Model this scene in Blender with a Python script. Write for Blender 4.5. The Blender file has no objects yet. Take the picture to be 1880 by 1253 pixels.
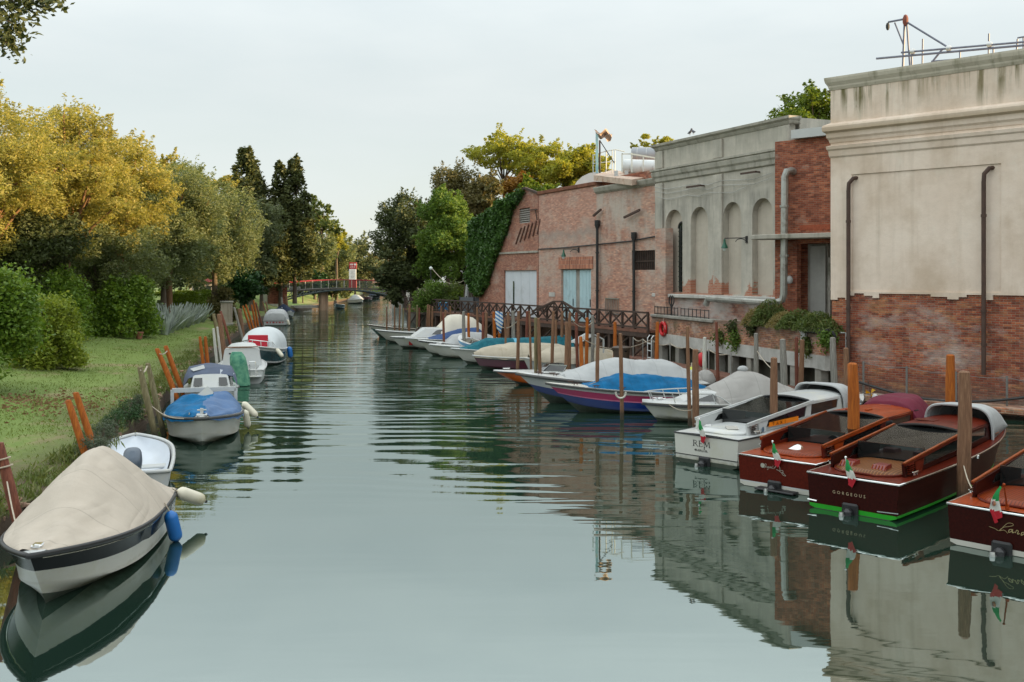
import bpy, math, random
import numpy as np
from mathutils import Vector, Matrix, noise
from mathutils.geometry import tessellate_polygon
random.seed(7)
RNG = np.random.default_rng(11)
PI = math.pi
R = math.radians
SC = bpy.context.scene
COL = SC.collection
# ---- the camera's place: 5 m above the water of the canal, on a bridge -------------------------
F = 1828.0; CX = 940.0; HY = 505.0; H = 5.0
def D(px, py, Y):            # point seen at photo pixel (px,py), Y metres down the canal
    return Vector(((px-CX)/F*Y, Y, H-(py-HY)/F*Y))
def G(px, py, z=0.0):        # point seen at photo pixel on the level z
    Y = F*(H-z)/(py-HY)
    return Vector(((px-CX)/F*Y, Y, z))
def lin(c):
    c = c/255.0
    return c/12.92 if c <= .04045 else ((c+.055)/1.055)**2.4
def rgb(r, g, b): return (lin(r), lin(g), lin(b), 1)
def mulc(c, k): return (min(1, c[0]*k), min(1, c[1]*k), min(1, c[2]*k), 1)

# ---- mesh builder ------------------------------------------------------------------------------
class MB:
    def __init__(self): self.v = []; self.f = []; self.m = []; self.mi = 0
    def add(self, vs, fs, mi=None):
        o = len(self.v); self.v.extend([tuple(p) for p in vs])
        for f in fs: self.f.append(tuple(i+o for i in f)); self.m.append(self.mi if mi is None else mi)
        return self
    def box(self, c, s, rz=0, mi=None, ch=0, tilt=None):
        x, y, z = s[0]/2, s[1]/2, s[2]/2
        if ch <= 0:
            vs = [(-x,-y,-z),(x,-y,-z),(x,y,-z),(-x,y,-z),(-x,-y,z),(x,-y,z),(x,y,z),(-x,y,z)]
            fs = [(0,3,2,1),(4,5,6,7),(0,1,5,4),(1,2,6,5),(2,3,7,6),(3,0,4,7)]
        else:
            k = min(ch, x*.9, y*.9, z*.9)
            vs = []
            for zz, q in ((-z, k), (-z+k, 0), (z-k, 0), (z, k)):
                a, b = x-q, y-q
                vs += [(-a+k*(q == 0), -b, zz), (a-k*(q == 0), -b, zz), (a, -b+k*(q == 0), zz), (a, b-k*(q == 0), zz),
                       (a-k*(q == 0), b, zz), (-a+k*(q == 0), b, zz), (-a, b-k*(q == 0), zz), (-a, -b+k*(q == 0), zz)]
            fs = [tuple(reversed(range(8))), tuple(range(24, 32))]
            for r in range(3):
                for i in range(8):
                    j = (i+1) % 8; fs.append((r*8+i, r*8+j, r*8+8+j, r*8+8+i))
        M4 = Matrix.Rotation(rz, 4, 'Z')
        if tilt: M4 = M4 @ Matrix.Rotation(tilt[0], 4, 'X') @ Matrix.Rotation(tilt[1], 4, 'Y')
        c = Vector(c)
        return self.add([c+(M4 @ Vector(p)) for p in vs], fs, mi)
    def bar(self, a, b, w, h=None, mi=None, up=(0, 0, 1)):
        a = Vector(a); b = Vector(b); h = w if h is None else h
        d = (b-a).normalized(); u = Vector(up)
        if abs(d.dot(u)) > .98: u = Vector((1, 0, 0))
        s = d.cross(u).normalized()*w/2; t = s.cross(d).normalized()*h/2
        vs = [a-s-t, a+s-t, a+s+t, a-s+t, b-s-t, b+s-t, b+s+t, b-s+t]
        return self.add(vs, [(0,1,2,3),(7,6,5,4),(0,4,5,1),(1,5,6,2),(2,6,7,3),(3,7,4,0)], mi)
    def tube(self, pts, r, n=8, mi=None, caps=True, squash=1.0):
        pts = [Vector(p) for p in pts]; k = len(pts)
        rs = r if isinstance(r, (list, tuple)) else [r]*k
        vs = []; fs = []; ref = None
        for i, p in enumerate(pts):
            d = (pts[min(i+1, k-1)]-pts[max(i-1, 0)]).normalized()
            if ref is None:
                ref = Vector((0, 0, 1)) if abs(d.z) < .9 else Vector((1, 0, 0))
            s = d.cross(ref)
            if s.length < 1e-4: s = d.orthogonal()
            s.normalize(); t = d.cross(s).normalized(); ref = s.cross(d)
            for j in range(n):
                a = 2*PI*j/n; vs.append(p+(s*math.cos(a)+t*math.sin(a)*squash)*rs[i])
        for i in range(k-1):
            for j in range(n):
                q = (j+1) % n; fs.append((i*n+j, i*n+q, (i+1)*n+q, (i+1)*n+j))
        if caps: fs.append(tuple(reversed(range(n)))); fs.append(tuple(range((k-1)*n, k*n)))
        return self.add(vs, fs, mi)
    def lathe(self, prof, c=(0, 0, 0), n=16, mi=None):
        c = Vector(c); vs = []; fs = []
        for (r, z) in prof:
            for j in range(n):
                a = 2*PI*j/n; vs.append(c+Vector((r*math.cos(a), r*math.sin(a), z)))
        for i in range(len(prof)-1):
            for j in range(n):
                q = (j+1) % n; fs.append((i*n+j, i*n+q, (i+1)*n+q, (i+1)*n+j))
        fs.append(tuple(reversed(range(n)))); fs.append(tuple(range((len(prof)-1)*n, len(prof)*n)))
        return self.add(vs, fs, mi)
    def ball(self, c, r, n=12, mi=None, rz=0):
        r = r if isinstance(r, (tuple, list)) else (r, r, r)
        c = Vector(c); vs = []; fs = []; m = n//2+1; M3 = Matrix.Rotation(rz, 3, 'Z')
        for i in range(m+1):
            th = PI*i/m
            for j in range(n):
                a = 2*PI*j/n
                vs.append(c+M3 @ Vector((r[0]*math.sin(th)*math.cos(a), r[1]*math.sin(th)*math.sin(a), -r[2]*math.cos(th))))
        for i in range(m):
            for j in range(n):
                q = (j+1) % n; fs.append((i*n+j, i*n+q, (i+1)*n+q, (i+1)*n+j))
        return self.add(vs, fs, mi)
    def grid(self, rows, mi=None, flip=False, skip=None):
        n = len(rows[0]); vs = [p for r in rows for p in r]; fs = []; ms = []
        for i in range(len(rows)-1):
            for j in range(n-1):
                if skip and skip(i, j): continue
                q = (i*n+j, i*n+j+1, (i+1)*n+j+1, (i+1)*n+j)
                fs.append(tuple(reversed(q)) if flip else q); ms.append((i, j))
        o = len(self.v); self.v.extend([tuple(p) for p in vs])
        for f, (i, j) in zip(fs, ms):
            self.f.append(tuple(a+o for a in f))
            self.m.append(mi(i, j) if callable(mi) else (self.mi if mi is None else mi))
        return self
    def poly(self, outline, holes, depth, to3, mi=0, mi_rev=None, back=None, both=False):
        """flat face of a 2-D outline with holes; to3(u,v,d) places it; reveals run back by depth"""
        mi_rev = mi if mi_rev is None else mi_rev
        loops = [[Vector((a, b, 0)) for a, b in outline]]+[[Vector((a, b, 0)) for a, b in h] for h in holes]
        flat = [p for l in loops for p in l]
        tris = tessellate_polygon(loops)
        def put(d, rev):
            vs = [to3(p.x, p.y, d) for p in flat]; fs = []
            for t in tris:
                a, b, c = [flat[i] for i in t]
                ccw = (b.x-a.x)*(c.y-a.y)-(b.y-a.y)*(c.x-a.x) > 0
                fs.append(tuple(t) if ccw != rev else tuple(reversed(t)))
            self.add(vs, fs, mi)
        put(0, False)
        if both: put(depth, True)
        for li, l in enumerate(loops):
            n = len(l)
            vs = [to3(p.x, p.y, 0) for p in l]+[to3(p.x, p.y, depth) for p in l]
            self.add(vs, [(i, (i+1) % n, n+(i+1) % n, n+i) for i in range(n)], mi_rev)
            if li > 0 and back is not None:
                bl = tessellate_polygon([l])
                self.add([to3(p.x, p.y, depth) for p in l], [tuple(t) for t in bl], back)
        return self
    def build(self, name, mats, parent=None, smooth=True, angle=35, kind=None, loc=None, rz=0):
        me = bpy.data.meshes.new(name); me.from_pydata(self.v, [], self.f)
        mats = mats if isinstance(mats, (list, tuple)) else [mats]
        for m in mats: me.materials.append(m)
        me.polygons.foreach_set('material_index', [min(i, len(mats)-1) for i in self.m])
        me.update()
        if smooth:
            me.shade_smooth(); me.set_sharp_from_angle(angle=R(angle))
        o = bpy.data.objects.new(name, me); COL.objects.link(o)
        if parent is not None: o.parent = parent
        if loc is not None: o.location = loc
        if rz: o.rotation_euler.z = rz
        if kind: o['kind'] = kind
        return o
def tag(o, label, cat, group=None, kind=None):
    o['label'] = label; o['category'] = cat
    if group: o['group'] = group
    if kind: o['kind'] = kind
    return o
def thing(name, label, cat, loc=(0, 0, 0), rz=0, group=None):
    o = bpy.data.objects.new(name, None); COL.objects.link(o)
    o.empty_display_size = .2; o.location = loc; o.rotation_euler = (0, 0, rz)
    return tag(o, label, cat, group)
def struct(o): o['kind'] = 'structure'; return o

# ---- materials ---------------------------------------------------------------------------------
class NT:
    def __init__(self, name):
        self.mat = bpy.data.materials.new(name); self.mat.use_nodes = True
        self.t = self.mat.node_tree; self.n = self.t.nodes; self.l = self.t.links
        self.b = self.n['Principled BSDF']
        self.tc = self.n.new('ShaderNodeTexCoord')
    def lk(self, a, b): self.l.new(a, b)
    def noise(self, vec=None, scale=5, detail=4, rough=.55, dist=0, sock='Fac'):
        x = self.n.new('ShaderNodeTexNoise'); x.inputs['Scale'].default_value = scale; x.inputs['Detail'].default_value = detail
        x.inputs['Roughness'].default_value = rough; x.inputs['Distortion'].default_value = dist
        self.lk(vec if vec is not None else self.tc.outputs['Object'], x.inputs['Vector'])
        return x.outputs[sock]
    def mapv(self, scale=(1, 1, 1), rot=(0, 0, 0), loc=(0, 0, 0), vec=None):
        x = self.n.new('ShaderNodeMapping'); x.inputs['Scale'].default_value = scale; x.inputs['Rotation'].default_value = rot
        x.inputs['Location'].default_value = loc
        self.lk(vec if vec is not None else self.tc.outputs['Object'], x.inputs['Vector']); return x.outputs['Vector']
    def ramp(self, fac, stops, interp='LINEAR'):
        x = self.n.new('ShaderNodeValToRGB'); x.color_ramp.interpolation = interp
        e = x.color_ramp.elements
        while len(e) < len(stops): e.new(.5)
        for i, (p, c) in enumerate(stops):
            e[i].position = p; e[i].color = c if len(c) == 4 else (*c, 1)
        self.lk(fac, x.inputs['Fac']); return x.outputs['Color']
    def g(self, fac, lo, hi):     # linear step lo..hi -> 0..1
        x = self.n.new('ShaderNodeMapRange'); x.inputs['From Min'].default_value = lo; x.inputs['From Max'].default_value = hi
        self.lk(fac, x.inputs['Value']); return x.outputs['Result']
    def math(self, op, a, b=None, c=None, clamp=False):
        x = self.n.new('ShaderNodeMath'); x.operation = op; x.use_clamp = clamp
        for i, s in enumerate((a, b, c)):
            if s is None: continue
            if isinstance(s, (int, float)): x.inputs[i].default_value = s
            else: self.lk(s, x.inputs[i])
        return x.outputs[0]
    def mix(self, fac, a, b, mode='MIX'):
        x = self.n.new('ShaderNodeMix'); x.data_type = 'RGBA'; x.blend_type = mode
        for s, i in ((fac, 0), (a, 6), (b, 7)):
            if isinstance(s, (int, float)): x.inputs[i].default_value = s
            elif isinstance(s, tuple): x.inputs[i].default_value = s if len(s) == 4 else (*s, 1)
            else: self.lk(s, x.inputs[i])
        return x.outputs[2]
    def xyz(self, vec=None):
        x = self.n.new('ShaderNodeSeparateXYZ'); self.lk(vec if vec is not None else self.tc.outputs['Object'], x.inputs[0]); return x.outputs
    def comb(self, x, y, z=0):
        c = self.n.new('ShaderNodeCombineXYZ')
        for i, s in enumerate((x, y, z)):
            if isinstance(s, (int, float)): c.inputs[i].default_value = s
            else: self.lk(s, c.inputs[i])
        return c.outputs[0]
    def color(self, c): self.lk(c, self.b.inputs['Base Color'])
    def set(self, **k):
        for a, v in k.items():
            s = self.b.inputs[a.replace('_', ' ')]
            if isinstance(v, (int, float, tuple)): s.default_value = v
            else: self.lk(v, s)
    def bump(self, h, strength=.3, dist=.02):
        x = self.n.new('ShaderNodeBump'); x.inputs['Strength'].default_value = strength; x.inputs['Distance'].default_value = dist
        self.lk(h, x.inputs['Height']); self.lk(x.outputs['Normal'], self.b.inputs['Normal'])
def mat(name, c, rough=.5, var=.14, scale=4, metal=0, c2=None, bump=0, bs=40, coat=0, stretch=(1, 1, 1), ior=1.5, dirt=None, fold=0):
    n = NT(name); v = n.mapv(stretch)
    f = n.noise(v, scale, 5, .6)
    a = mulc(c, 1-var); b = c2 if c2 else mulc(c, 1+var)
    col = n.ramp(f, [(.3, a), (.7, b)])
    if dirt:
        d = n.noise(n.mapv((1, 1, 1), loc=(3, 1, 7)), scale*.6, 6, .7)
        col = n.mix(n.g(d, .52, .72), col, dirt)
    if fold:      # sewn seams and soft creases of a cloth
        x = n.xyz(); sm = n.math('LESS_THAN', n.math('FRACT', n.math('ADD', n.math('MULTIPLY', x[0], .95), n.math('MULTIPLY', n.noise(None, 1.5, 2), .05))), .022)
        col = n.mix(n.math('MULTIPLY', sm, .35), col, mulc(c, .5))
        cr_ = n.noise(n.mapv((.7, 1.6, 1.2), rot=(0, 0, .6)), 1.0, 1, .4, .5); cr2 = n.noise(n.mapv((2.0, .6, .8), rot=(0, 0, -.5)), 1.1, 1, .4, .4)
        rid = n.math('ADD', n.math('ABSOLUTE', n.math('SUBTRACT', cr_, .5)), n.math('MULTIPLY', n.math('ABSOLUTE', n.math('SUBTRACT', cr2, .5)), .8))
        n.bump(n.math('ADD', rid, n.math('MULTIPLY', n.noise(None, 22, 3), .05)), fold, .22); bump = 0
    n.color(col); n.set(Roughness=rough, Metallic=metal, IOR=ior)
    if coat: n.set(Coat_Weight=coat, Coat_Roughness=.05)
    if bump: n.bump(n.noise(v, bs, 4, .6), bump, .02)
    return n.mat
def metal(name, c, rough=.25): return mat(name, c, rough, .08, 8, 1.0)
# ---- camera, light, sky ------------------------------------------------------------------------
cam = bpy.data.cameras.new('camera'); co = bpy.data.objects.new('camera', cam); COL.objects.link(co)
co.location = (0, 0, H); co.rotation_euler = (R(90), 0, 0)
cam.sensor_width = 36; cam.lens = 36*F/1880; cam.shift_y = -(626.5-HY)/1880; cam.clip_end = 6000; cam.clip_start = .1
SC.camera = co
SUN_DIR = Vector((1.0, -.06, .150)).normalized()       # towards the sun: low, beyond the buildings on the right
sun = bpy.data.lights.new('sun', 'SUN'); sun.energy = 5.0; sun.angle = R(.5); sun.color = (1, .70, .36)
so = bpy.data.objects.new('sun', sun); COL.objects.link(so); so.location = (60, -10, 40)
so.rotation_euler = (-SUN_DIR).to_track_quat('-Z', 'Y').to_euler()
w = bpy.data.worlds.new('World'); SC.world = w; w.use_nodes = True
wt = w.node_tree; wb = wt.nodes['Background']
sky = wt.nodes.new('ShaderNodeTexSky'); sky.sky_type = 'NISHITA'; sky.sun_disc = False
sky.sun_elevation = math.asin(SUN_DIR.z); sky.sun_rotation = math.atan2(SUN_DIR.x, SUN_DIR.y)
sky.air_density = 1.0; sky.dust_density = .6; sky.ozone_density = 1.0
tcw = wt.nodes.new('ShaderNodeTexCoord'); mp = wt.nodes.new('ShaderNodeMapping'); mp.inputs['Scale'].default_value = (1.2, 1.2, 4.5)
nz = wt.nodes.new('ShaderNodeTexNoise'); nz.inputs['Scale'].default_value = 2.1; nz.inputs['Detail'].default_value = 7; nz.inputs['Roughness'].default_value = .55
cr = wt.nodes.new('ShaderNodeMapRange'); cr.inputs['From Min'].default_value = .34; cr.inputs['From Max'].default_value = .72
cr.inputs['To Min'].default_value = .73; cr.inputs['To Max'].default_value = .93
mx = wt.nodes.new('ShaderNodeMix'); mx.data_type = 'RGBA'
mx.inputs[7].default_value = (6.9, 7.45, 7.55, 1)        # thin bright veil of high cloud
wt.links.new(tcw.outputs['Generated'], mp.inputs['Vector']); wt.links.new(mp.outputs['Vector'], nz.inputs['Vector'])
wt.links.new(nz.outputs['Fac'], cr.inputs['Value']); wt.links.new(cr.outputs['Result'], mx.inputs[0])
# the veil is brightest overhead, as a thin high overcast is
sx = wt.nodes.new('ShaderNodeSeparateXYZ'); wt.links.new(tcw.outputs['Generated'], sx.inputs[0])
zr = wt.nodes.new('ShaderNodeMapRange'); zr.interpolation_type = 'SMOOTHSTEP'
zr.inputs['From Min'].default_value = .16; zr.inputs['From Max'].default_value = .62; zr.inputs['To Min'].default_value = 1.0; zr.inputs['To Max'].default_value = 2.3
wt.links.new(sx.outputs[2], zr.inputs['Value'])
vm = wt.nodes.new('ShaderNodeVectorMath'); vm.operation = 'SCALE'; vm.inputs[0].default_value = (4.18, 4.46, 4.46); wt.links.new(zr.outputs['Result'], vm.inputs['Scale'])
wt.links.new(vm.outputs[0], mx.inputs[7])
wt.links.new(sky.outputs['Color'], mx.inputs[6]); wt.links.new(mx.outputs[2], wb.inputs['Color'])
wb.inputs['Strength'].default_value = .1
SC.view_settings.view_transform = 'Standard'; SC.view_settings.look = 'None'; SC.view_settings.gamma = 1
SC.view_settings.use_curve_mapping = False; SC.view_settings.exposure = 1.0
SC.cycles.max_bounces = 6; SC.cycles.transparent_max_bounces = 8; SC.cycles.caustics_reflective = False
SC.cycles.use_denoising = True

# ---- named materials ---------------------------------------------------------------------------
WHITE = mat('white gelcoat', rgb(186, 188, 187), .3, .05, 2, dirt=rgb(196, 194, 180))
OFFW = mat('off white gelcoat', rgb(190, 188, 178), .35, .07, 2, dirt=rgb(178, 174, 156))
HULLW = mat('white hull paint', rgb(196, 195, 186), .3, .05, 1.5, dirt=rgb(186, 184, 164))
def grime(m_):       # green brown tide stain along the waterline of a hull (z up from the water)
    t_ = m_.node_tree; n_ = t_.nodes; b_ = n_['Principled BSDF']; old = b_.inputs['Base Color'].links[0].from_socket
    tc_ = n_.new('ShaderNodeTexCoord'); sp = n_.new('ShaderNodeSeparateXYZ'); t_.links.new(tc_.outputs['Object'], sp.inputs[0])
    no = n_.new('ShaderNodeTexNoise'); no.inputs['Scale'].default_value = 6; no.inputs['Detail'].default_value = 5; t_.links.new(tc_.outputs['Object'], no.inputs['Vector'])
    ma = n_.new('ShaderNodeMath'); ma.operation = 'MULTIPLY_ADD'; ma.inputs[1].default_value = -.22; t_.links.new(no.outputs['Fac'], ma.inputs[0]); t_.links.new(sp.outputs[2], ma.inputs[2])
    mr = n_.new('ShaderNodeMapRange'); mr.inputs['From Min'].default_value = .09; mr.inputs['From Max'].default_value = -.06; mr.inputs['To Max'].default_value = .75; t_.links.new(ma.outputs[0], mr.inputs['Value'])
    mi = n_.new('ShaderNodeMix'); mi.data_type = 'RGBA'; mi.inputs[7].default_value = (.16, .15, .075, 1)
    t_.links.new(mr.outputs[0], mi.inputs[0]); t_.links.new(old, mi.inputs[6]); t_.links.new(mi.outputs[2], b_.inputs['Base Color'])
grime(HULLW)
BLACK = mat('black rubber', (.012, .012, .013, 1), .45, .3, 6)
BLKGLOSS = mat('black gloss hull paint', (.006, .008, .009, 1), .16, .3, 2, ior=1.3)
CHROME = metal('polished chrome', (.75, .75, .74, 1), .14)
STEEL = metal('brushed steel', (.55, .55, .54, 1), .34)
TINT = mat('dark tinted glass', (.012, .014, .014, 1), .05, .2, 2, ior=1.75)
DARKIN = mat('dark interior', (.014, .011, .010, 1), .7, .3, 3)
ANTIF = mat('bottom paint waterline grime', (.035, .045, .03, 1), .6, .4, 5)
NAVY = mat('navy canvas', rgb(38, 48, 66), .8, .2, 5, fold=.45)
BLUET = mat('blue tarpaulin', rgb(0, 92, 138), .6, .25, 3, fold=.45)
TEALT = mat('teal tarpaulin', rgb(10, 88, 104), .65, .3, 3, c2=rgb(34, 108, 120), fold=.45)
BEIGE = mat('beige canvas', rgb(182, 171, 157), .85, .06, 2.5, fold=.45)
STAINC = mat('stained cream tarpaulin', rgb(174, 164, 146), .8, .09, 1.2, dirt=rgb(142, 122, 82), fold=.45)
GREYC = mat('pale grey canvas', rgb(154, 151, 147), .85, .06, 2.5, fold=.45)
WHITEC = mat('white canvas', rgb(168, 170, 170), .8, .04, 2.5, fold=.45)
MAROONC = mat('maroon canvas', rgb(96, 10, 40), .8, .15, 3, fold=.45)
GREENNET = mat('green netting', rgb(58, 134, 112), .85, .3, 5, c2=rgb(110, 164, 132), bump=.6, bs=40)
REDP = mat('red paint', rgb(190, 24, 32), .4, .1, 4)
PINKP = mat('pink hull paint', rgb(160, 40, 88), .35, .08, 2, dirt=rgb(150, 60, 90))
BLUEP = mat('blue hull paint', rgb(2, 36, 100), .3, .1, 2)
ORANGEP = mat('orange hull paint', rgb(204, 94, 4), .35, .08, 2)
MAROONP = mat('maroon hull paint', rgb(84, 34, 50), .3, .15, 2)
TEALP = mat('dark teal hull paint', rgb(16, 58, 66), .25, .15, 2)
GREENP = mat('bright green waterline paint', rgb(24, 148, 18), .4, .1, 4)
RUBR = mat('grey rub rail', rgb(70, 70, 68), .6, .2, 6)
FENDW = mat('white fender vinyl', rgb(214, 208, 188), .45, .06, 3, dirt=rgb(180, 172, 140))
FENDB = mat('blue fender vinyl', rgb(28, 104, 176), .4, .12, 3)
ROPE = mat('weathered rope', rgb(176, 164, 146), .9, .2, 30)
CYL = mat('grey outboard cowling', rgb(74, 86, 100), .3, .1, 3)
for m_ in (BLKGLOSS, BLUET, TEALT, NAVY): m_.node_tree.nodes['Principled BSDF'].inputs['Specular IOR Level'].default_value = .15
STEELD = mat('dull steel', rgb(112, 110, 106), .55, .15, 6)
def mahog(name, c, scale=1.6):
    n = NT(name)
    f = n.noise(n.mapv((.35, 3.0, 3.0)), scale*4, 6, .62, .4)
    g2 = n.noise(n.mapv((1.2, 26, 26)), scale*3, 4, .6)
    col = n.ramp(n.math('ADD', n.math('MULTIPLY', f, .65), n.math('MULTIPLY', g2, .35)), [(.32, mulc(c, .55)), (.52, c), (.72, mulc(c, 1.5))])
    n.color(col); n.set(Roughness=.38, Coat_Weight=.16, Coat_Roughness=.08, Coat_IOR=1.35, Specular_IOR_Level=.08); return n.mat
MAHO = mahog('varnished mahogany hull', (.028, .0034, .0020, 1))
MAHOR = mahog('red varnished mahogany hull', (.085, .0095, .0042, 1))
MAHOD = mahog('varnished mahogany deck', (.105, .0125, .005, 1))
MAHOO = mahog('orange varnished mahogany', (.26, .040, .007, 1))
MAHOT = mahog('pale varnished rail top', (.24, .052, .012, 1))
def ribbed(name, c, line, pitch=16):
    n = NT(name); x = n.xyz()
    s = n.math('FRACT', n.math('MULTIPLY', x[1], pitch))
    k = n.math('LESS_THAN', s, .26)
    f = n.noise(n.mapv((.6, 8, 1)), 5, 5)
    n.color(n.mix(k, n.mix(f, mulc(c, .7), mulc(c, 1.35)), line)); n.set(Roughness=.4, Coat_Weight=.1, Coat_Roughness=.1, Specular_IOR_Level=.1); return n.mat
TEAKRIB = ribbed('ribbed teak hatch', (.105, .036, .010, 1), (.24, .10, .034, 1))
ORRIB = ribbed('ribbed orange hatch', (.19, .031, .006, 1), (.07, .010, .003, 1))
def pole_mat(name, c, c2, rough=.8):
    n = NT(name); x = n.xyz()
    f = n.noise(n.mapv((14, 14, 1.1)), 2.2, 6, .65)
    col = n.ramp(f, [(.3, mulc(c, .62)), (.5, c), (.72, c2)])
    wob = n.noise(n.mapv((3, 3, 3)), 2, 3)
    wet = n.g(n.math('ADD', x[2], n.math('MULTIPLY', wob, .5)), .75, .35)
    col = n.mix(n.math('MULTIPLY', wet, .85), col, (.022, .024, .015, 1))
    n.color(col); n.set(Roughness=rough); n.bump(f, .6, .02); return n.mat
POLE = {'brown': pole_mat('weathered brown pole wood', rgb(120, 86, 62), rgb(150, 116, 88)),
        'grey': pole_mat('weathered grey pole wood', rgb(128, 124, 116), rgb(160, 156, 146)),
        'orange': pole_mat('orange stained pole wood', rgb(158, 82, 12), rgb(184, 106, 26)),
        'rust': pole_mat('red brown pole wood', rgb(112, 62, 46), rgb(140, 84, 62)),
        'olive': pole_mat('olive grey pole wood', rgb(116, 106, 74), rgb(148, 138, 104)),
        'pale': pole_mat('bleached pale pole', rgb(190, 188, 178), rgb(216, 214, 206)),
        'metal': pole_mat('galvanised steel pole', rgb(150, 154, 150), rgb(178, 182, 178), .5)}
def brickmat(name, c1, c2, mortar, rows=.075, bw=.25, haze=None, hz=(.5, .7), hscale=.5, bump=.5, extra=None, msize=.012, tonek=.8):
    """coursed brick in the wall's own frame (x along, z up); haze = worn plaster or salts left on it"""
    n = NT(name); x = n.xyz()
    wob = n.noise(None, .7, 3)
    zz = n.math('ADD', x[2], n.math('MULTIPLY', wob, .014))
    b = n.n.new('ShaderNodeTexBrick'); n.lk(n.comb(n.math('ADD', x[0], x[1]), zz), b.inputs['Vector'])
    b.inputs['Scale'].default_value = 1; b.inputs['Brick Width'].default_value = bw; b.inputs['Row Height'].default_value = rows
    b.inputs['Mortar Size'].default_value = msize; b.inputs['Mortar Smooth'].default_value = .5; b.inputs['Bias'].default_value = -.1
    b.inputs['Color1'].default_value = c1; b.inputs['Color2'].default_value = c2; b.inputs['Mortar'].default_value = mortar
    # single bricks differ: one random tone per brick
    vor = n.n.new('ShaderNodeTexWhiteNoise'); vor.noise_dimensions = '2D'
    row = n.math('FLOOR', n.math('DIVIDE', zz, rows))
    sh = n.math('MULTIPLY', n.math('MODULO', row, 2.0), .5)
    cell = n.math('FLOOR', n.math('ADD', n.math('DIVIDE', n.math('ADD', x[0], x[1]), bw), sh))
    n.lk(n.comb(cell, row), vor.inputs['Vector'])
    tone = n.ramp(vor.outputs['Value'], [(0, (.42, .38, .38, 1)), (.3, (.9, .82, .8, 1)), (.7, (1.15, 1.12, 1.05, 1)), (1, (1.7, 1.65, 1.4, 1))])
    col = n.mix(tonek, b.outputs['Color'], tone, 'MULTIPLY')
    big = n.noise(n.mapv((1, 1, 1)), .35, 6, .65)
    col = n.mix(n.math('MULTIPLY', n.g(big, .35, .7), .45), col, mulc(c1, .62))
    if haze:
        hn = n.noise(n.mapv((.8, .8, 1.5), loc=(5, 2, 9)), hscale, 9, .68)
        hm = n.g(hn, hz[0], hz[1])
        col = n.mix(n.math('MULTIPLY', hm, .86), col, haze)
    if extra: col = extra(n, x, col)
    n.color(col); n.set(Roughness=.9)
    n.bump(n.math('ADD', n.math('MULTIPLY', b.outputs['Fac'], -.6), n.noise(None, 18, 4)), bump, .03)
    return n.mat
def plaster(name, c, c2, stain=None, streak=.35, scale=.6, extra=None):
    n = NT(name); x = n.xyz()
    f = n.noise(None, scale, 8, .62); f2 = n.noise(n.mapv((2.2, 2.2, .28)), 1.3, 7, .62)
    col = n.ramp(f, [(.3, c), (.68, c2)])
    f3 = n.noise(n.mapv((1, 1, 1.6), loc=(9, 4, 2)), 2.6, 8, .7)
    col = n.mix(n.math('MULTIPLY', n.g(f3, .45, .75), .35), col, mulc(c, .8))
    if stain: col = n.mix(n.math('MULTIPLY', n.g(f2, .5, .78), streak), col, stain)
    if extra: col = extra(n, x, col)
    n.color(col); n.set(Roughness=.9); n.bump(n.noise(None, 9, 7, .65), .25, .03); return n.mat
# ---- water, banks ------------------------------------------------------------------------------
def interp(t, v): return float(np.interp(v, [a for a, b in t], [b for a, b in t]))
LBANK = [(-10, -8.6), (14, -9.2), (23, -9.9), (35, -12.6), (55, -17.2), (98, -25.8), (130, -29.9), (150, -30.2), (172, -31), (208, -32.5), (235, -35), (300, -46), (420, -70)]
LTOP = [(0, .85), (30, 1.0), (66, 1.25), (90, 1.9), (130, 2.4), (145, 2.6), (300, 2.2), (500, 2)]
RBANK = [(0, 53.4), (39.6, 13.4), (56.6, 8.6), (71.5, 2.3), (80, -2), (92, -8.4), (106, -10.6), (140, -15.4), (170, -19), (208, -24.0), (235, -28), (300, -38), (420, -60)]
def gz(X, Y):
    t = interp(LBANK, Y)-X
    k = min(1, max(0, t/9)); k = k*k*(3-2*k)
    return .5+(interp(LTOP, Y)-.5)*k+.10*noise.noise(Vector((X*.25, Y*.25, 0)))+.035*noise.noise(Vector((X*1.1, Y*1.1, 5)))
n = NT('canal water'); x = n.xyz()
wv = n.noise(n.mapv((.07, .60, 1), rot=(0, 0, R(5))), 1.0, 3, .5, .3)
wv2 = n.noise(n.mapv((.28, 1.9, 1), rot=(0, 0, R(-4))), 1.0, 3, .5, .2)
wv4 = n.noise(n.mapv((.13, .95, 1), rot=(0, 0, R(-9)), loc=(7, 3, 0)), 1.0, 2, .5, .6)
wv3 = n.noise(n.mapv((.07, .16, 1), rot=(0, 0, R(12))), 1.0, 2, .5, .3)
calm = n.noise(n.mapv((.03, .05, 1), loc=(4, 1, 0)), 1.0, 2)
amp = n.g(n.math('ADD', x[1], n.math('MULTIPLY', n.math('SUBTRACT', calm, .5), 26)), 19, 36)
ampl = n.math('MULTIPLY', amp, n.g(calm, .2, .6))
hgt = n.math('MULTIPLY', n.math('ADD', n.math('ADD', n.math('MULTIPLY', wv, .8), n.math('MULTIPLY', wv4, .5)), n.math('MULTIPLY', wv2, .26)), n.math('ADD', n.math('MULTIPLY', ampl, .80), .035))
hgt = n.math('ADD', hgt, n.math('MULTIPLY', wv3, .16))
warp = n.noise(n.mapv((.05, .09, 1), loc=(2, 9, 0)), 1.0, 2, .5)
train = n.math('SINE', n.math('MULTIPLY', n.math('ADD', n.math('ADD', x[1], n.math('MULTIPLY', x[0], .06)), n.math('MULTIPLY', warp, 9)), 5.6))
trw = n.math('MULTIPLY', n.g(x[1], 21, 27), n.g(x[1], 58, 34))
hgt = n.math('ADD', hgt, n.math('MULTIPLY', n.math('MULTIPLY', train, trw), .029))
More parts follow.
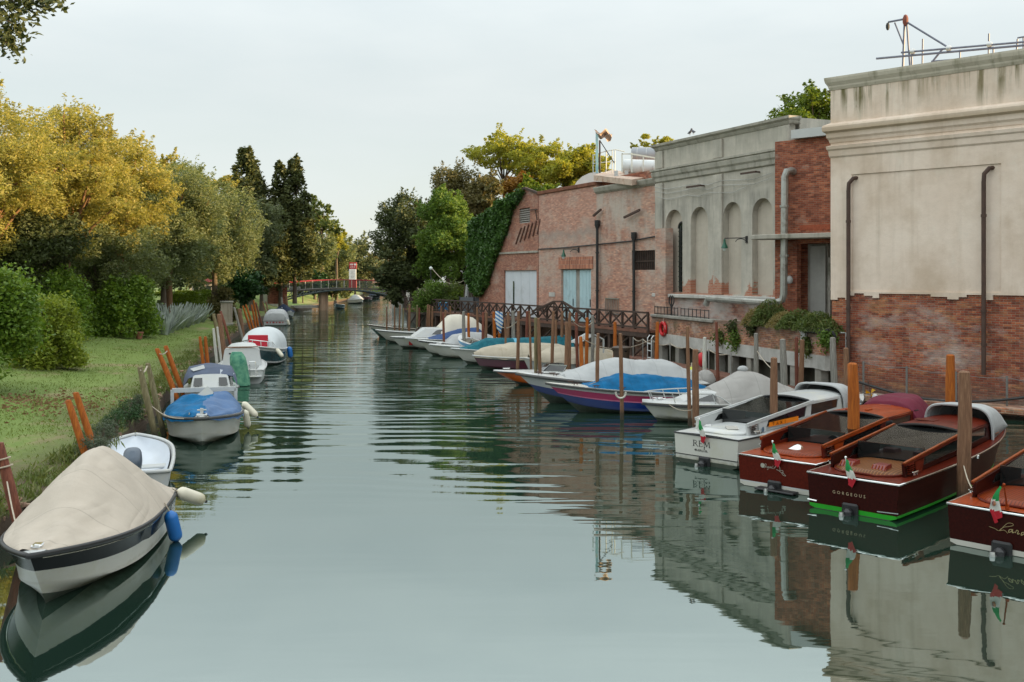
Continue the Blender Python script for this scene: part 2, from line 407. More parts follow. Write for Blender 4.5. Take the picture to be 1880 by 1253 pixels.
n.bump(hgt, 1.0, .135)
n.color(n.ramp(n.noise(n.mapv((.1, .1, 1)), .6, 3), [(.3, (.011, .026, .018, 1)), (.7, (.015, .034, .023, 1))]))
n.set(Roughness=.015, IOR=5.0, Specular_Tint=(.875, .965, .945, 1))
WATER = n.mat
b = MB()
ys = [-40, 0, 20, 40, 60, 80, 100, 140, 200, 300, 500, 1000, 2500]; xs = [-2500, -600, -200, -80, -40, -20, 0, 20, 40, 80, 200, 600, 2500]
b.grid([[(X, Y, 0) for X in xs] for Y in ys]); struct(b.build('water', WATER))
b = MB(); b.grid([[(X, Y, -2.2) for X in (-3000, -300, 0, 300, 3000)] for Y in (-300, 0, 300, 1000, 3500)])
struct(b.build('ground', mat('canal bed mud', (.05, .05, .035, 1), .9)))
n = NT('lawn'); x = n.xyz()
f = n.noise(n.mapv((1, .6, 1)), .5, 8, .68); f2 = n.noise(None, 6, 6, .7); f3 = n.noise(None, .16, 3)
col = n.ramp(f2, [(.3, (.100, .160, .026, 1)), (.7, (.165, .230, .044, 1))])
col = n.mix(n.math('MULTIPLY', n.g(f3, .4, .65), .35), col, (.21, .265, .062, 1))
col = n.mix(n.math('MULTIPLY', n.g(f, .53, .66), .7), col, (.30, .21, .125, 1))
col = n.mix(n.g(x[2], .62, .42), col, (.085, .055, .034, 1))
n.color(col); n.set(Roughness=.95); n.bump(n.noise(None, 14, 6, .7), .8, .05)
LAWN = n.mat
ys = list(np.arange(-10, 60, 1.0))+list(np.arange(60, 150, 3.0))+[150, 172, 208, 235, 300, 420]
ts = [-.06, -.04, 0, .5, 1, 1.6, 2.4, 3.4, 4.6, 6, 8, 10, 13, 17, 22, 30, 45, 80, 160, 500]
rows = []
for Y in ys:
    e = interp(LBANK, Y)+.22*noise.noise(Vector((0, Y*.8, 3))); r = []
    for i, t in enumerate(ts):
        X = e-t; z = -1.5 if i == 0 else (.25 if i == 1 else gz(X, Y)); r.append((X, Y, z))
    rows.append(r)
b = MB(); b.grid(rows); struct(b.build('lawn_bank', LAWN, angle=60))
LG = n = None
PAVE = mat('quay paving', (.075, .068, .048, 1), .9, .25, 1.5, bump=.3)
rows = []
for Y in [5, 20, 39.6, 56.6, 71.5, 80, 92, 106, 120, 140, 170, 208, 235, 300, 420]:
    e = interp(RBANK, Y); rows.append([(e+t, Y, -1.5 if i == 0 else 1.72) for i, t in enumerate([0, .02, 3, 8, 20, 50, 120, 500])])
b = MB(); b.grid(rows, flip=True); struct(b.build('quay_ground', PAVE, angle=30))
# far land closing the canal where it bends out of sight
b = MB(); b.grid([[(X, Y, 1.6+.4*math.sin(X*.1)) if i else (X, Y, -1) for X in range(-60, 20, 4)] for i, Y in enumerate((262, 262.1, 300, 400))])
struct(b.build('far_bank', LAWN))

# ---- walls -------------------------------------------------------------------------------------
class Wall:
    """a facade from p0 to p1 in plan; its frame: x along it, y into the building, z up"""
    def __init__(self, p0, p1):
        self.p0 = Vector((p0[0], p0[1], 0)); d = Vector((p1[0], p1[1], 0))-self.p0
        self.L = d.length; self.d = d/self.L; self.rz = math.atan2(d.y, d.x)
        self.nrm = Vector((-self.d.y, self.d.x, 0))
    def s(self, px):
        u = (px-CX)/F
        return (u*self.p0.y-self.p0.x)/(self.d.x-u*self.d.y)
    def at(self, px, py):
        s = self.s(px); P = self.p0+self.d*s
        return s, H-(py-HY)/F*P.y
    def w(self, s, y, z): return self.p0+self.d*s+self.nrm*y+Vector((0, 0, z))
    def empty(self, name, label, cat, s0=0):
        o = thing(name, label, cat, self.p0+self.d*s0, self.rz); return o
XZ = lambda u, v, d: (u, d, v)
def rect(a, b_, c, d): return [(a, b_), (c, b_), (c, d), (a, d)]
def arch(a, z0, c, z1, n=12):
    r = (c-a)/2; m = (a+c)/2
    return [(a, z0), (c, z0)]+[(m+r*math.cos(PI*i/n), z1-r+r*math.sin(PI*i/n)) for i in range(n+1)]
def body(mb, s0, s1, z1, y0, y1, z0=-1.2, mi=0): mb.box(((s0+s1)/2, (y0+y1)/2, (z0+z1)/2), (s1-s0, y1-y0, z1-z0), mi=mi)

MORT = (.36, .31, .26, 1); B1 = (.33, .115, .062, 1); B2 = (.47, .215, .125, 1)
HAZE = (.50, .44, .37, 1)
FAC = Wall((34.1-.45*71.5, 71.5), (34.1-.45*46.8, 46.8))        # the long brick and stucco front along the canal
def zb_extra(n, x, col):
    # upper band clean red brick, middle pale cement, low courses bare and red again
    wob = n.noise(n.mapv((.5, .5, .5), loc=(1, 7, 3)), 1, 6, .65)
    z = n.math('ADD', x[2], n.math('MULTIPLY', n.math('SUBTRACT', wob, .5), 2.2))
    band = n.math('MULTIPLY', n.g(z, 3.6, 4.4), n.g(z, 8.1, 7.6))
    f = n.noise(n.mapv((1, 1, 1.8)), 1.1, 9, .7)
    col = n.mix(n.math('MULTIPLY', n.math('MULTIPLY', band, n.g(f, .38, .6)), .62), col, (.50, .42, .35, 1))
    edge = n.math('MULTIPLY', n.g(z, 7.2, 7.7), n.g(z, 8.2, 7.8))
    col = n.mix(n.math('MULTIPLY', edge, .5), col, (.30, .27, .24, 1))
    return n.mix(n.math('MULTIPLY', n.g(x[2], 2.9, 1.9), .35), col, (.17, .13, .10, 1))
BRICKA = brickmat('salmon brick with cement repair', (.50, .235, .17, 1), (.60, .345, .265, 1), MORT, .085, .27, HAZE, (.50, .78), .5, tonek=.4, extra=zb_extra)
def zb2(n, x, col):
    f = n.noise(n.mapv((.9, .9, .5), loc=(2, 2, 2)), .7, 9, .68)
    z = n.math('ADD', x[2], n.math('MULTIPLY', n.math('SUBTRACT', n.noise(None, .8, 6, .65), .5), 3.0))
    m = n.math('MULTIPLY', n.g(z, 4.0, 5.4), n.g(f, .42, .62))
    col = n.mix(n.math('MULTIPLY', m, .78), col, (.50, .445, .385, 1))
    g2 = n.noise(n.mapv((2, 2, .3)), 1.4, 6)
    return n.mix(n.math('MULTIPLY', n.g(g2, .55, .8), .4), col, (.24, .21, .18, 1))
BRICKB = brickmat('worn brick under failing stucco', (.47, .21, .145, 1), (.59, .34, .25, 1), MORT, .085, .27, HAZE, (.46, .75), .7, tonek=.5, extra=zb2)
def greyx(n, x, col):
    st = n.noise(n.mapv((1.6, 1.6, .16), loc=(3, 3, 0)), 1.5, 7, .65)
    top = n.math('MULTIPLY', n.g(x[2], 6.0, 8.6), n.g(x[2], 9.4, 9.0))
    col = n.mix(n.math('MULTIPLY', n.math('MULTIPLY', n.g(st, .42, .66), top), .62), col, (.15, .15, .135, 1))
    top2 = n.math('MULTIPLY', n.g(x[2], 11.0, 12.1), n.g(st, .45, .7))
    col = n.mix(n.math('MULTIPLY', top2, .6), col, (.20, .20, .16, 1))
    f = n.noise(n.mapv((1, 1, 1), loc=(8, 1, 4)), .8, 8, .66)
    bz = n.math('MULTIPLY', n.g(x[2], 6.2, 4.0), .22)
    patch = n.math('MULTIPLY', n.math('MULTIPLY', n.g(x[0], FAC.s(1218), FAC.s(1232)), n.g(x[0], FAC.s(1345), FAC.s(1318))), n.g(x[2], 5.6, 4.3))
    bare = n.g(n.math('ADD', n.math('ADD', f, bz), n.math('MULTIPLY', patch, .16)), .70, .74)
    b = n.n.new('ShaderNodeTexBrick'); n.lk(n.comb(x[0], x[2]), b.inputs['Vector']); b.inputs['Scale'].default_value = 1
    b.inputs['Brick Width'].default_value = .27; b.inputs['Row Height'].default_value = .085; b.inputs['Mortar Size'].default_value = .012
    b.inputs['Color1'].default_value = (.36, .11, .06, 1); b.inputs['Color2'].default_value = (.46, .19, .11, 1); b.inputs['Mortar'].default_value = (.35, .28, .22, 1)
    low = n.g(x[2], 6.0, 4.6)
    hi = n.math('MULTIPLY', n.g(x[2], 9.6, 10.0), .55)
    return n.mix(n.math('MULTIPLY', bare, n.math('ADD', low, hi)), col, b.outputs['Color'])
GREYP = plaster('grey weathered stucco', (.40, .37, .315, 1), (.54, .50, .43, 1), (.19, .185, .165, 1), .5, .8, extra=greyx)
NICHE = plaster('buff niche stucco', (.46, .405, .335, 1), (.56, .50, .42, 1), (.36, .31, .25, 1), .4, .6)
CORN = plaster('mossy cornice stone', (.34, .32, .27, 1), (.46, .43, .37, 1), (.085, .085, .05, 1), .75, 1.2)
TRIMW = plaster('pale stone ledge', (.44, .43, .40, 1), (.56, .54, .50, 1), (.22, .21, .18, 1), .5, 2)
REDBLK = brickmat('dark red brick', (.27, .07, .036, 1), (.37, .125, .07, 1), (.27, .19, .14, 1), .085, .26, (.40, .35, .29, 1), (.58, .8), .9)
DOORB = mat('pale blue door paint', rgb(176, 204, 210), .6, .05, 1.5, dirt=rgb(150, 172, 176))
DOORW = mat('white door paint', rgb(206, 212, 218), .6, .04, 1.5, dirt=rgb(180, 184, 186))
IRON = mat('black iron', (.02, .02, .02, 1), .6, .3, 8)
RUSTP = mat('rusty brown pipe paint', (.062, .032, .022, 1), .65, .3, 3)
GALV = mat('galvanised duct', rgb(168, 168, 162), .45, .12, 3, .6, dirt=rgb(110, 100, 88))
GLASS = mat('old window glass', (.02, .035, .03, 1), .12, .4, 8, ior=1.7)
ROOFT = mat('terracotta roof', (.24, .10, .06, 1), .9, .3, 3)
CONC = mat('stained concrete', (.30, .285, .25, 1), .9, .25, 1.6, dirt=(.12, .12, .09, 1), bump=.4, bs=12)
DARKWOOD = mat('dark brown timber', (.060, .036, .026, 1), .85, .35, 5, stretch=(1, 1, 1), bump=.3)
PLANK = mat('reddish walkway plank', (.17, .075, .048, 1), .85, .3, 4, bump=.3)
GREENL = mat('green lamp enamel', rgb(18, 84, 62), .35, .1, 5)
LAMPW = mat('white lamp glass', rgb(214, 222, 218), .25, .03, 5)

def cornice(mb, s0, s1, z, prof, mi=0, ends=True):
    """mouldings that stand out of a wall: prof = [(height above z, stand-out)]"""
    rows = []
    for (dz, o) in prof: rows.append([(s0-(o if ends else 0), -o, z+dz), (s1+(o if ends else 0), -o, z+dz)])
    mb.grid(rows, mi)
    for s, sg in ((s0, -1), (s1, 1)):
        r = [[(s+(sg*o if ends else 0), -o, z+dz), (s+(sg*o if ends else 0), .5, z+dz)] for dz, o in prof]
        mb.grid(r, mi, flip=sg > 0)
    o = prof[-1][1]; a = s0-(o if ends else 0); c = s1+(o if ends else 0); zt = z+prof[-1][0]
    mb.add([(a, -o, zt), (c, -o, zt), (c, .5, zt), (a, .5, zt)], [(0, 1, 2, 3)], mi)
    o = prof[0][1]; zt = z+prof[0][0]
    mb.add([(a, -o, zt), (c, -o, zt), (c, .5, zt), (a, .5, zt)], [(3, 2, 1, 0)], mi)

def lamp(name, label, wpt, dirx, nrm, reach=1.1, k=1.0):
    """green bell lamp on a scrolled iron bracket: from the wall point out along nrm"""
    t = thing(name, label, 'wall lamp', wpt); o = Vector((0, 0, 0)); n_ = Vector(nrm)
    tip = n_*reach*k
    m = MB(); m.box(o+n_*.03, (.12*k, .12*k, .34*k)); m.bar(o+Vector((0, 0, .08)), tip+Vector((0, 0, .08)), .045*k)
    pts = [n_*(.08+.28*k*(1-math.cos(a)))+Vector((0, 0, -.12*k+.16*k*math.sin(a))) for a in np.linspace(0, PI, 9)]
    m.tube(pts, .02*k, 6); m.build('bracket', IRON, t)
    m = MB(); m.lathe([(.02, .05), (.05, .02), (.06, -.12), (.09, -.2), (.17, -.38), (.18, -.42)], tip); m.build('bell', GREENL, t)
    m = MB(); m.ball(tip+Vector((0, 0, -.45)), (.11, .11, .13), 10); m.build('bulb_globe', LAMPW, t)
    return t
def pipe_run(name, label, cat, pts, r, m_, collars=(), head=None):
    o = Vector(pts[0]); t = thing(name, label, cat, o)
    mb = MB(); mb.tube([Vector(p)-o for p in pts], r, 10); mb.build('pipe', m_, t)
    for c in collars:
        mb = MB(); c = Vector(c)-o; mb.lathe([(r*1.3, -.05), (r*1.3, .05)], c, 10); mb.build('collar', m_, t)
    if head:
        mb = MB(); c = Vector(head)-o; mb.lathe([(r, -.12), (r*1.9, .1), (r*1.9, .42), (r*1.6, .42)], c, 10); mb.build('hopper_head', m_, t)
    return t

# brick building with the blue doors (photo x 990-1095)
s0, s1 = 0.0, FAC.s(1095); s2 = FAC.s(1205); s3 = FAC.L
bA = FAC.empty('brick_building', 'salmon brick building with pale blue double doors beside the gabled shed', 'building')
da, zl = FAC.at(1030, 495); dc, _ = FAC.at(1085, 495); zt = 10.82
m = MB(); m.poly(rect(s0, -1, s1, zt), [rect(da, 1.75, dc, zl)], .32, XZ, 0, 0, back=None)
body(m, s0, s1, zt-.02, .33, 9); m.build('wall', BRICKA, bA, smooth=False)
m = MB(); cornice(m, s0, s1, zt-.1, [(0, .04), (.05, .12), (.22, .16), (.25, .16)], ends=False); m.build('eaves', ROOFT, bA, smooth=False)
m = MB(); m.box(((da+dc)/2, -.02, zl+.42), (dc-da+.6, .05, .8)); m.build('lintel', brickmat('lintel brick', (.40, .14, .08, 1), (.5, .2, .12, 1), MORT, .3, .09), bA, smooth=False)
for i in range(2):
    a = da+(dc-da)*(.0 if i == 0 else .56); c = da+(dc-da)*(.44 if i == 0 else 1)
    m = MB(); m.box(((a+c)/2, .2, (1.75+zl)/2), (c-a-.04, .08, zl-1.8), ch=.015)
    for k in range(1, 4): m.box((a+(c-a)*k/4, .155, (1.75+zl)/2), (.03, .02, zl-1.9))
    dr = m.build('door', DOORB, bA)
    hm = MB(); hm.bar((c-.35, .13, 2.9), (c-.35, .13, 3.4), .04); hm.build('handle', IRON, dr)
m = MB(); m.box((da+(dc-da)*.5, .22, (1.75+zl)/2), ((dc-da)*.12, .06, zl-1.8)); m.build('door_post', CONC, bA)
m = MB(); m.poly([(s0+.2, zt+.1), (s0+6.2, zt+.1)]+[(s0+3.2+3*math.cos(a), zt+.1+1.25*math.sin(a)) for a in np.linspace(.05, PI-.05, 10)], [], 5.0, lambda u, v, d: (u, d+2.6, v), 0, both=True)
m.build('skylight', mat('translucent rooflight', rgb(196, 198, 196), .5, .05, 2), bA)
m = MB(); a_, z_ = FAC.at(1014, 541); m.box((a_, -.02, z_), (.9, .05, .3)); m.build('wall_plate', TRIMW, bA)
# worn brick front with slit window (1095-1205)
bB = FAC.empty('worn_brick_building', 'worn brick and stucco building with barred slit window and two black downpipes', 'building')
z1 = FAC.at(1100, 346)[1]
wa, wz1 = FAC.at(1160, 461); wc, wz0 = FAC.at(1215, 497); wc = s2-.12; wz0 = FAC.at(1187, 496)[1]; wz1 = FAC.at(1187, 460)[1]
m = MB(); m.poly(rect(s1, -1, s2, z1), [rect(wa, wz0, wc, wz1)], .35, XZ, 0, 0)
body(m, s1, s2, z1-.02, .36, 9); m.build('wall', BRICKB, bB, smooth=False)
m = MB(); cornice(m, s1, s2, z1-.35, [(0, .03), (.12, .16), (.2, .2), (.34, .26), (.42, .26)], ends=False); m.build('cornice', CORN, bB, smooth=False)
m = MB(); m.box(((s1+s2)/2, .7, z1+.35), (s2-s1, .5, .6)); m.build('parapet', REDBLK, bB, smooth=False)
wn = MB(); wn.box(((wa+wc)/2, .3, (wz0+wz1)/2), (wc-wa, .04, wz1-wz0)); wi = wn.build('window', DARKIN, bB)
m = MB()
for k in range(13): m.bar((wa+(wc-wa)*(k+.5)/13, .08, wz0), (wa+(wc-wa)*(k+.5)/13, .08, wz1), .05)
m.bar((wa, .06, wz0+.45*(wz1-wz0)), (wc, .06, wz0+.45*(wz1-wz0)), .06); m.build('bars', DARKWOOD, wi)
for px, py, L in ((1102, 391, .9), (1166, 393, 1.7)):
    s_, z_ = FAC.at(px, py); m = MB(); m.bar((s_-L/2, -.25, z_-.18), (s_+L/2, -.2, z_+.18), .12); m.build('iron_stay', RUSTP, bB)
a_, z_ = FAC.at(1113, 573); a2, z2 = FAC.at(1137, 573)
m = MB()
for z in (z_-.1, z_+.85): m.bar((a_, -.06, z), (a2, -.06, z), .06)
for k in range(9): q = a_+(a2-a_)*k/8; m.bar((q, -.06, z_-.1), (q, -.06, z_+.85), .035)
m.build('wall_grille', STEEL, bB)
for px, yt, yb, lb in ((1101.5, 404, 580, 'black iron downpipe beside the pale blue doors'), (1169, 426, 580, 'black iron downpipe in front of the barred slit window')):
    s_, zt_ = FAC.at(px, yt); p = FAC.w(s_, -.2, zt_-.5)
    pipe_run('downpipe', lb, 'drainpipe', [p, FAC.w(s_, -.2, 1.9)], .09, IRON, [FAC.w(s_, -.2, z) for z in (4.0, 6.4)], FAC.w(s_, -.2, zt_-.45))
# grey arcaded building (1205-1450)
bG = FAC.empty('arcaded_building', 'grey stucco building with four blind arches and a tall leaded window', 'building')
zt = 12.45
holes = []; arcs = [(1222, 1253, 385), (1268, 1300, 380), (1328, 1361, 371), (1381, 1419, 364)]
sill = FAC.at(1300, 541)[1]
for i, (a, c, t) in enumerate(arcs):
    sa, sc_ = FAC.s(a), FAC.s(c); zt_ = FAC.at((a+c)/2, t)[1]; holes.append(arch(sa, sill+(.05 if i else .05), sc_, zt_))
m = MB(); m.poly(rect(s2, -1, s3, zt), holes, .34, XZ, 0, 0, back=1)
body(m, s2, s3, zt-.02, .6, 10); m.build('wall', [GREYP, NICHE], bG, smooth=False)
zc = FAC.at(1300, 303)[1]
m = MB(); cornice(m, s2, s3, zc-.3, [(-.25, .05), (-.2, .10), (0, .12), (.1, .2), (.3, .24), (.36, .2), (.4, .28), (.5, .28)], ends=True); m.build('cornice', CORN, bG, smooth=False)
m = MB(); cornice(m, s2, s3, zt-.35, [(0, .04), (.1, .1), (.16, .12), (.24, .24), (.36, .26)], ends=True); m.build('coping', CORN, bG, smooth=False)
for px in (1212, 1320, 1441):
    s_ = FAC.s(px); m = MB(); m.box((s_, -.06, (zc+.25+zt-.4)/2), (.75, .12, zt-.4-zc-.25), ch=.02)
    if px < 1400: m.box((s_, -.06, (sill+zc-.6)/2), (.75, .12, zc-.6-sill), ch=.02)
    m.build('pilaster', GREYP, bG)
# leaded window in the first arch, with its brick pier
sa, sc_ = FAC.s(1239), FAC.s(1252); zw = FAC.at(1245, 408)[1]
wm = MB(); wm.poly(arch(sa, sill+.1, sc_, zw), [], .05, lambda u, v, d: (u, .26+d, v), 0); wi = wm.build('window', GLASS, bG, smooth=False)
m = MB()
for k in range(1, 3): m.bar((sa+(sc_-sa)*k/3, .25, sill+.1), (sa+(sc_-sa)*k/3, .25, zw-.2), .05)
for k in range(1, 13): z = sill+.1+(zw-.6-sill)*k/12; m.bar((sa, .24, z), (sc_, .24, z), .04)
a8 = arch(sa, sill+.1, sc_, zw)[1:]
m.tube([(u, .24, v) for u, v in a8], .05, 6); m.build('frame', IRON, wi)
q0 = FAC.s(1217); q1 = FAC.s(1239); zq = FAC.at(1228, 420)[1]
m = MB(); m.box(((q0+q1)/2-.1, -.25, (zq+1.2)/2), (q1-q0-.15, .5, zq-1.2)); m.build('pier', BRICKB, bG, smooth=False)
m = MB(); m.box(((s2+s3)/2, -.18, sill-.12), (s3-s2-.1, .36, .2), ch=.03); m.build('sill_ledge', TRIMW, bG)
m = MB(); m.poly(rect(s2+.05, 1.4, s3-.05, sill-.22), [], .3, lambda u, v, d: (u, d-.1, v), 0)
m.build('plinth', brickmat('salt stained plinth brick', (.34, .12, .08, 1), (.42, .2, .14, 1), MORT, .085, .27, (.50, .46, .43, 1), (.36, .6), .8), bG, smooth=False)
for px, py, L in ((1282, 343, 1.3), (1383, 318, 1.2)):
    s_, z_ = FAC.at(px, py); m = MB(); m.bar((s_-L/2, -.3, z_), (s_+L/2, -.3, z_), .09); m.bar((s_+L/2-.1, -.3, z_), (s_+L/2-.1, 0.1, z_), .07); m.build('iron_stay', RUSTP, bG)
for k, (pa, pb) in enumerate((((1205, 344), (1420, 318)), ((1205, 352), (1420, 327)), ((1210, 362), (1372, 344)))):
    a = FAC.at(*pa); c = FAC.at(*pb); pts = []
    for i in range(9): t_ = i/8; pts.append(FAC.w(a[0]+(c[0]-a[0])*t_, -.12, a[1]+(c[1]-a[1])*t_-.22*math.sin(PI*((t_*3) % 1))))
    o = MB().tube([p-pts[0] for p in pts], .016, 5).build('wall_cable', GALV, loc=pts[0])
    tag(o, ['topmost grey cable strung across the arcaded front', 'middle grey cable strung across the arcaded front', 'lowest grey cable ending above the third arch'][k], 'cable')
s_, z_ = FAC.at(1048, 463); lamp('wall_lamp', 'green bell lamp on bracket above the pale blue doors', FAC.w(s_+1.2, 0, z_+.1), None, -FAC.nrm*.5-FAC.d*1.0, 1.15)
s_, z_ = FAC.at(1372, 440); lamp('wall_lamp', 'green bell lamp on scrolled bracket between the two right hand arches', FAC.w(s_, 0, z_), None, -FAC.nrm*.55-FAC.d*.75, 1.25)
pts = [FAC.w(FAC.s(a), -.08, FAC.at(a, c)[1]) for a, c in ((990, 458), (1040, 455), (1100, 449), (1160, 443), (1212, 433))]
tag(MB().tube([p-pts[0] for p in pts], .04, 5).build('wall_cable', IRON, loc=pts[0]), 'dark conduit running along the salmon brick wall above the doors', 'cable')

# red brick block with the canopy (1420-1525)
BLK = Wall((12.28, 46.5), (16.4, 42.5))
bR = BLK.empty('brick_annex', 'dark red brick block with mossy canopy, wedged between grey and cream fronts', 'building')
zt = BLK.at(1470, 256)[1]; dl = BLK.s(1463); zd = BLK.at(1490, 447)[1]; e = BLK.L
m = MB(); m.poly([(0, -1), (dl, -1), (dl, zd), (e, zd), (e, zt), (0, zt)], [], .4, XZ, 0)
body(m, 0, e, zt-.02, 1.2, 9); m.build('wall', REDBLK, bR, smooth=False)
m = MB(); m.box(((dl+e)/2, 1.1, zd/2), (e-dl, .1, zd)); m.box((dl+1.0, 1.0, zd/2), (.12, .1, zd)); m.build('recess', CONC, bR, smooth=False)
m = MB(); m.box((dl+.62, .85, zd/2+.9), (.75, .1, zd-2.0)); m.build('shutter_panel', plaster('grey weathered shutter', (.28, .28, .265, 1), (.36, .36, .34, 1), (.18, .18, .16, 1)), bR)
m = MB(); m.box((dl+2.1, .95, 2.85), (1.5, .06, 2.3)); m.build('door', DOORW, bR)
m = MB(); m.box((dl+2.0, .9, 4.35), (1.9, .1, .12)); m.box((dl+1.15, .9, 4), (.1, .1, 3.6)); m.build('door_frame', CONC, bR)
cs, cz = BLK.at(1397, 437)
m = MB(); m.box(((cs+e)/2, -.35, cz), (e-cs, 1.2, .22), ch=.03); m.build('canopy', CORN, bR)
m = MB(); m.box(((cs+e)/2+1, .02, cz+.4), (e-cs-2, .06, .22)); m.build('flashing', mat('rusty red flashing', (.30, .07, .03, 1), .8, .3, 6), bR)
m = MB(); m.box((e*.62, 1.2, zt+.22), (e*.9, 3, .4)); m.build('roof_edge', WHITE, bR)
m = MB(); m.box((e*.72, 4.2, zt+1.0), (2.3, 2.2, 1.5), ch=.05); m.build('roof_box', mat('pale blue sheet cladding', rgb(150, 186, 204), .5, .06, 2), bR)
def bw(px, py, y): s_, z_ = BLK.at(px, py); return BLK.w(s_, y, z_)
P = [bw(1457, 316, .1), bw(1457, 314, -.22), bw(1453, 316, -.42), bw(1450, 326, -.45), bw(1449, 420, -.45), bw(1448, 540, -.45), bw(1445, 551, -.45), bw(1437, 555, -.5), bw(1420, 555.5, -.6), FAC.w(FAC.s(1380), -.75, FAC.at(1380, 552)[1]), FAC.w(FAC.s(1322), -.75, FAC.at(1322, 548)[1]), FAC.w(FAC.s(1318), -.75, FAC.at(1318, 553)[1]-.2)]
pipe_run('heating_duct', 'fat grey metal duct falling down red brick then turning along the ledge', 'duct', P, .165, GALV, [bw(1449, 470, -.45), bw(1449, 380, -.45)])
p = bw(1454, 514, -.3)
t = tag(MB().ball((0, 0, 0), (.2, .12, .2), 12).build('alarm_dome', WHITE, loc=p), 'round white dome fitting on the red brick beside the duct', 'wall fitting')

# cream building on the right
CR = Wall((12.8, 40.0), (50.8, 2.0))
bC = CR.empty('cream_building', 'tall cream stucco building with bare red brick base and mossy cornices', 'building')
zp = lambda px, py: CR.at(px, py)[1]
zt = zp(1530, 147); zbr = zp(1600, 552)
def creamx(n, x, col):
    wob = n.noise(n.mapv((1, 1, 1), loc=(2, 0, 5)), .9, 6, .6)
    st = n.noise(n.mapv((1.5, 1.5, .09), loc=(1, 1, 0)), 1.9, 6, .62)
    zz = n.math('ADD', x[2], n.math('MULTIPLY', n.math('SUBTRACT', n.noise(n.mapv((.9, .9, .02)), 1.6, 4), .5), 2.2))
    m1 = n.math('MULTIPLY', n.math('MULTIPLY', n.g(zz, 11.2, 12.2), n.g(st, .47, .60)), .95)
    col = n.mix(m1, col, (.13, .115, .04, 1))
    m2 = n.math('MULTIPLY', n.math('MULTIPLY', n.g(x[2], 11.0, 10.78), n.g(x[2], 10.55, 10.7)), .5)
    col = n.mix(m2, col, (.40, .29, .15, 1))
    f = n.noise(n.mapv((1, 1, 1), loc=(4, 4, 4)), .45, 8, .62)
    f2 = n.noise(n.mapv((1.4, 1.4, .8), loc=(9, 2, 6)), .9, 9, .72)
    col = n.mix(n.math('MULTIPLY', n.g(f2, .56, .66), .38), col, (.78, .70, .60, 1))
    st2 = n.noise(n.mapv((2.4, 2.4, .12), loc=(5, 1, 0)), 1.2, 7, .65)
    col = n.mix(n.math('MULTIPLY', n.g(st2, .54, .74), .32), col, (.36, .275, .19, 1))
    col = n.mix(n.math('MULTIPLY', n.math('MULTIPLY', n.g(x[2], 5.4, 4.2), n.g(f2, .38, .55)), .35), col, (.46, .34, .235, 1))
    return n.mix(n.math('MULTIPLY', n.g(f, .46, .66), .6), col, (.50, .375, .265, 1))
CREAM = plaster('cream stucco', (.73, .59, .48, 1), (.81, .685, .575, 1), (.58, .45, .345, 1), .35, .4, extra=creamx)
BRICKC = brickmat('multicoloured weathered brick', (.24, .052, .028, 1), (.40, .135, .065, 1), (.30, .235, .18, 1), .088, .27, (.52, .45, .40, 1), (.50, .74), .75, 1.0,
                  extra=lambda n, x, col: n.mix(n.math('MULTIPLY', n.g(n.noise(n.mapv((1, 1, 2.4), loc=(7, 7, 1)), 1.3, 7, .7), .52, .7), .65), n.mix(n.math('MULTIPLY', n.g(x[2], 1.3, .6), .6), col, (.10, .075, .06, 1)), (.50, .27, .12, 1)))
Lc = CR.L
# the edge where the stucco has come away is a real, ragged step
edge = []; ss = 0.0; lv = 0.0
while ss < Lc:
    edge.append((ss, zbr+lv)); ss2 = ss+random.uniform(.14, .62); edge.append((min(ss2, Lc), zbr+lv)); ss = ss2
    lv = max(-.18, min(.27, lv+random.choice((-.088, .088, .088, -.088, .176, -.176)))) if ss < 9 else random.choice((0, .3, -.2, .5, .8))
m = MB(); m.poly([(0, zt)]+edge+[(Lc, zt)], [rect(CR.s(1563), zbr+.35, CR.s(1838), zp(1600, 318))], .06, XZ, 0)
m.poly(rect(CR.s(1563), zbr+.35, CR.s(1838), zp(1600, 318)), [], .01, lambda u, v, d: (u, .045+d, v), 0)
body(m, 0, Lc, zt-.02, .10, 16, 4.2); m.build('stucco', CREAM, bC, smooth=False)
m = MB(); m.poly(rect(.02, -1.2, Lc, zbr+1.3), [], .1, lambda u, v, d: (u, .065+d, v), 0); m.build('brick_base', BRICKC, bC, smooth=False)
m = MB(); body(m, .03, Lc, 4.15, .2, 15.9); m.build('core', BRICKC, bC, smooth=False)
m = MB(); cornice(m, 0, Lc, zt-.42, [(0, .02), (.1, .07), (.16, .08), (.3, .16), (.42, .19), (.5, .19)]); m.build('coping', plaster('cream mossy coping', (.50, .45, .36, 1), (.60, .55, .45, 1), (.12, .11, .04, 1), .8, 1.2), bC, smooth=False)
zc = zp(1530, 240)
m = MB(); cornice(m, 0, Lc, zc-.5, [(0, .03), (.12, .06), (.2, .12), (.38, .14), (.46, .24), (.62, .26), (.7, .22), (.8, .02)]); m.build('cornice', CREAM, bC, smooth=False)
zs_ = zp(1530, 272)
m = MB(); cornice(m, 0, Lc, zs_-.4, [(0, .01), (.06, .05), (.28, .07), (.34, .12), (.46, .14), (.5, .02)]); m.build('string_course', CREAM, bC, smooth=False)
for px, yt, yb, lb in ((1561, 333, 692, 'rusty brown downpipe at the left side of the cream panel'), (1809, 315, 688, 'rusty brown downpipe at the right side of the cream panel')):
    s_ = CR.s(px); za, zb_ = zp(px, yt), zp(px, yb)
    pipe_run('downpipe', lb, 'drainpipe', [CR.w(s_+.25, .1, za+.12), CR.w(s_+.18, -.1, za+.1), CR.w(s_+.02, -.16, za-.1), CR.w(s_, -.16, za-.4), CR.w(s_, -.16, zb_)], .078, RUSTP, [CR.w(s_, -.16, za-1.6), CR.w(s_, -.16, zbr-.3), CR.w(s_, -.16, 2.5)])
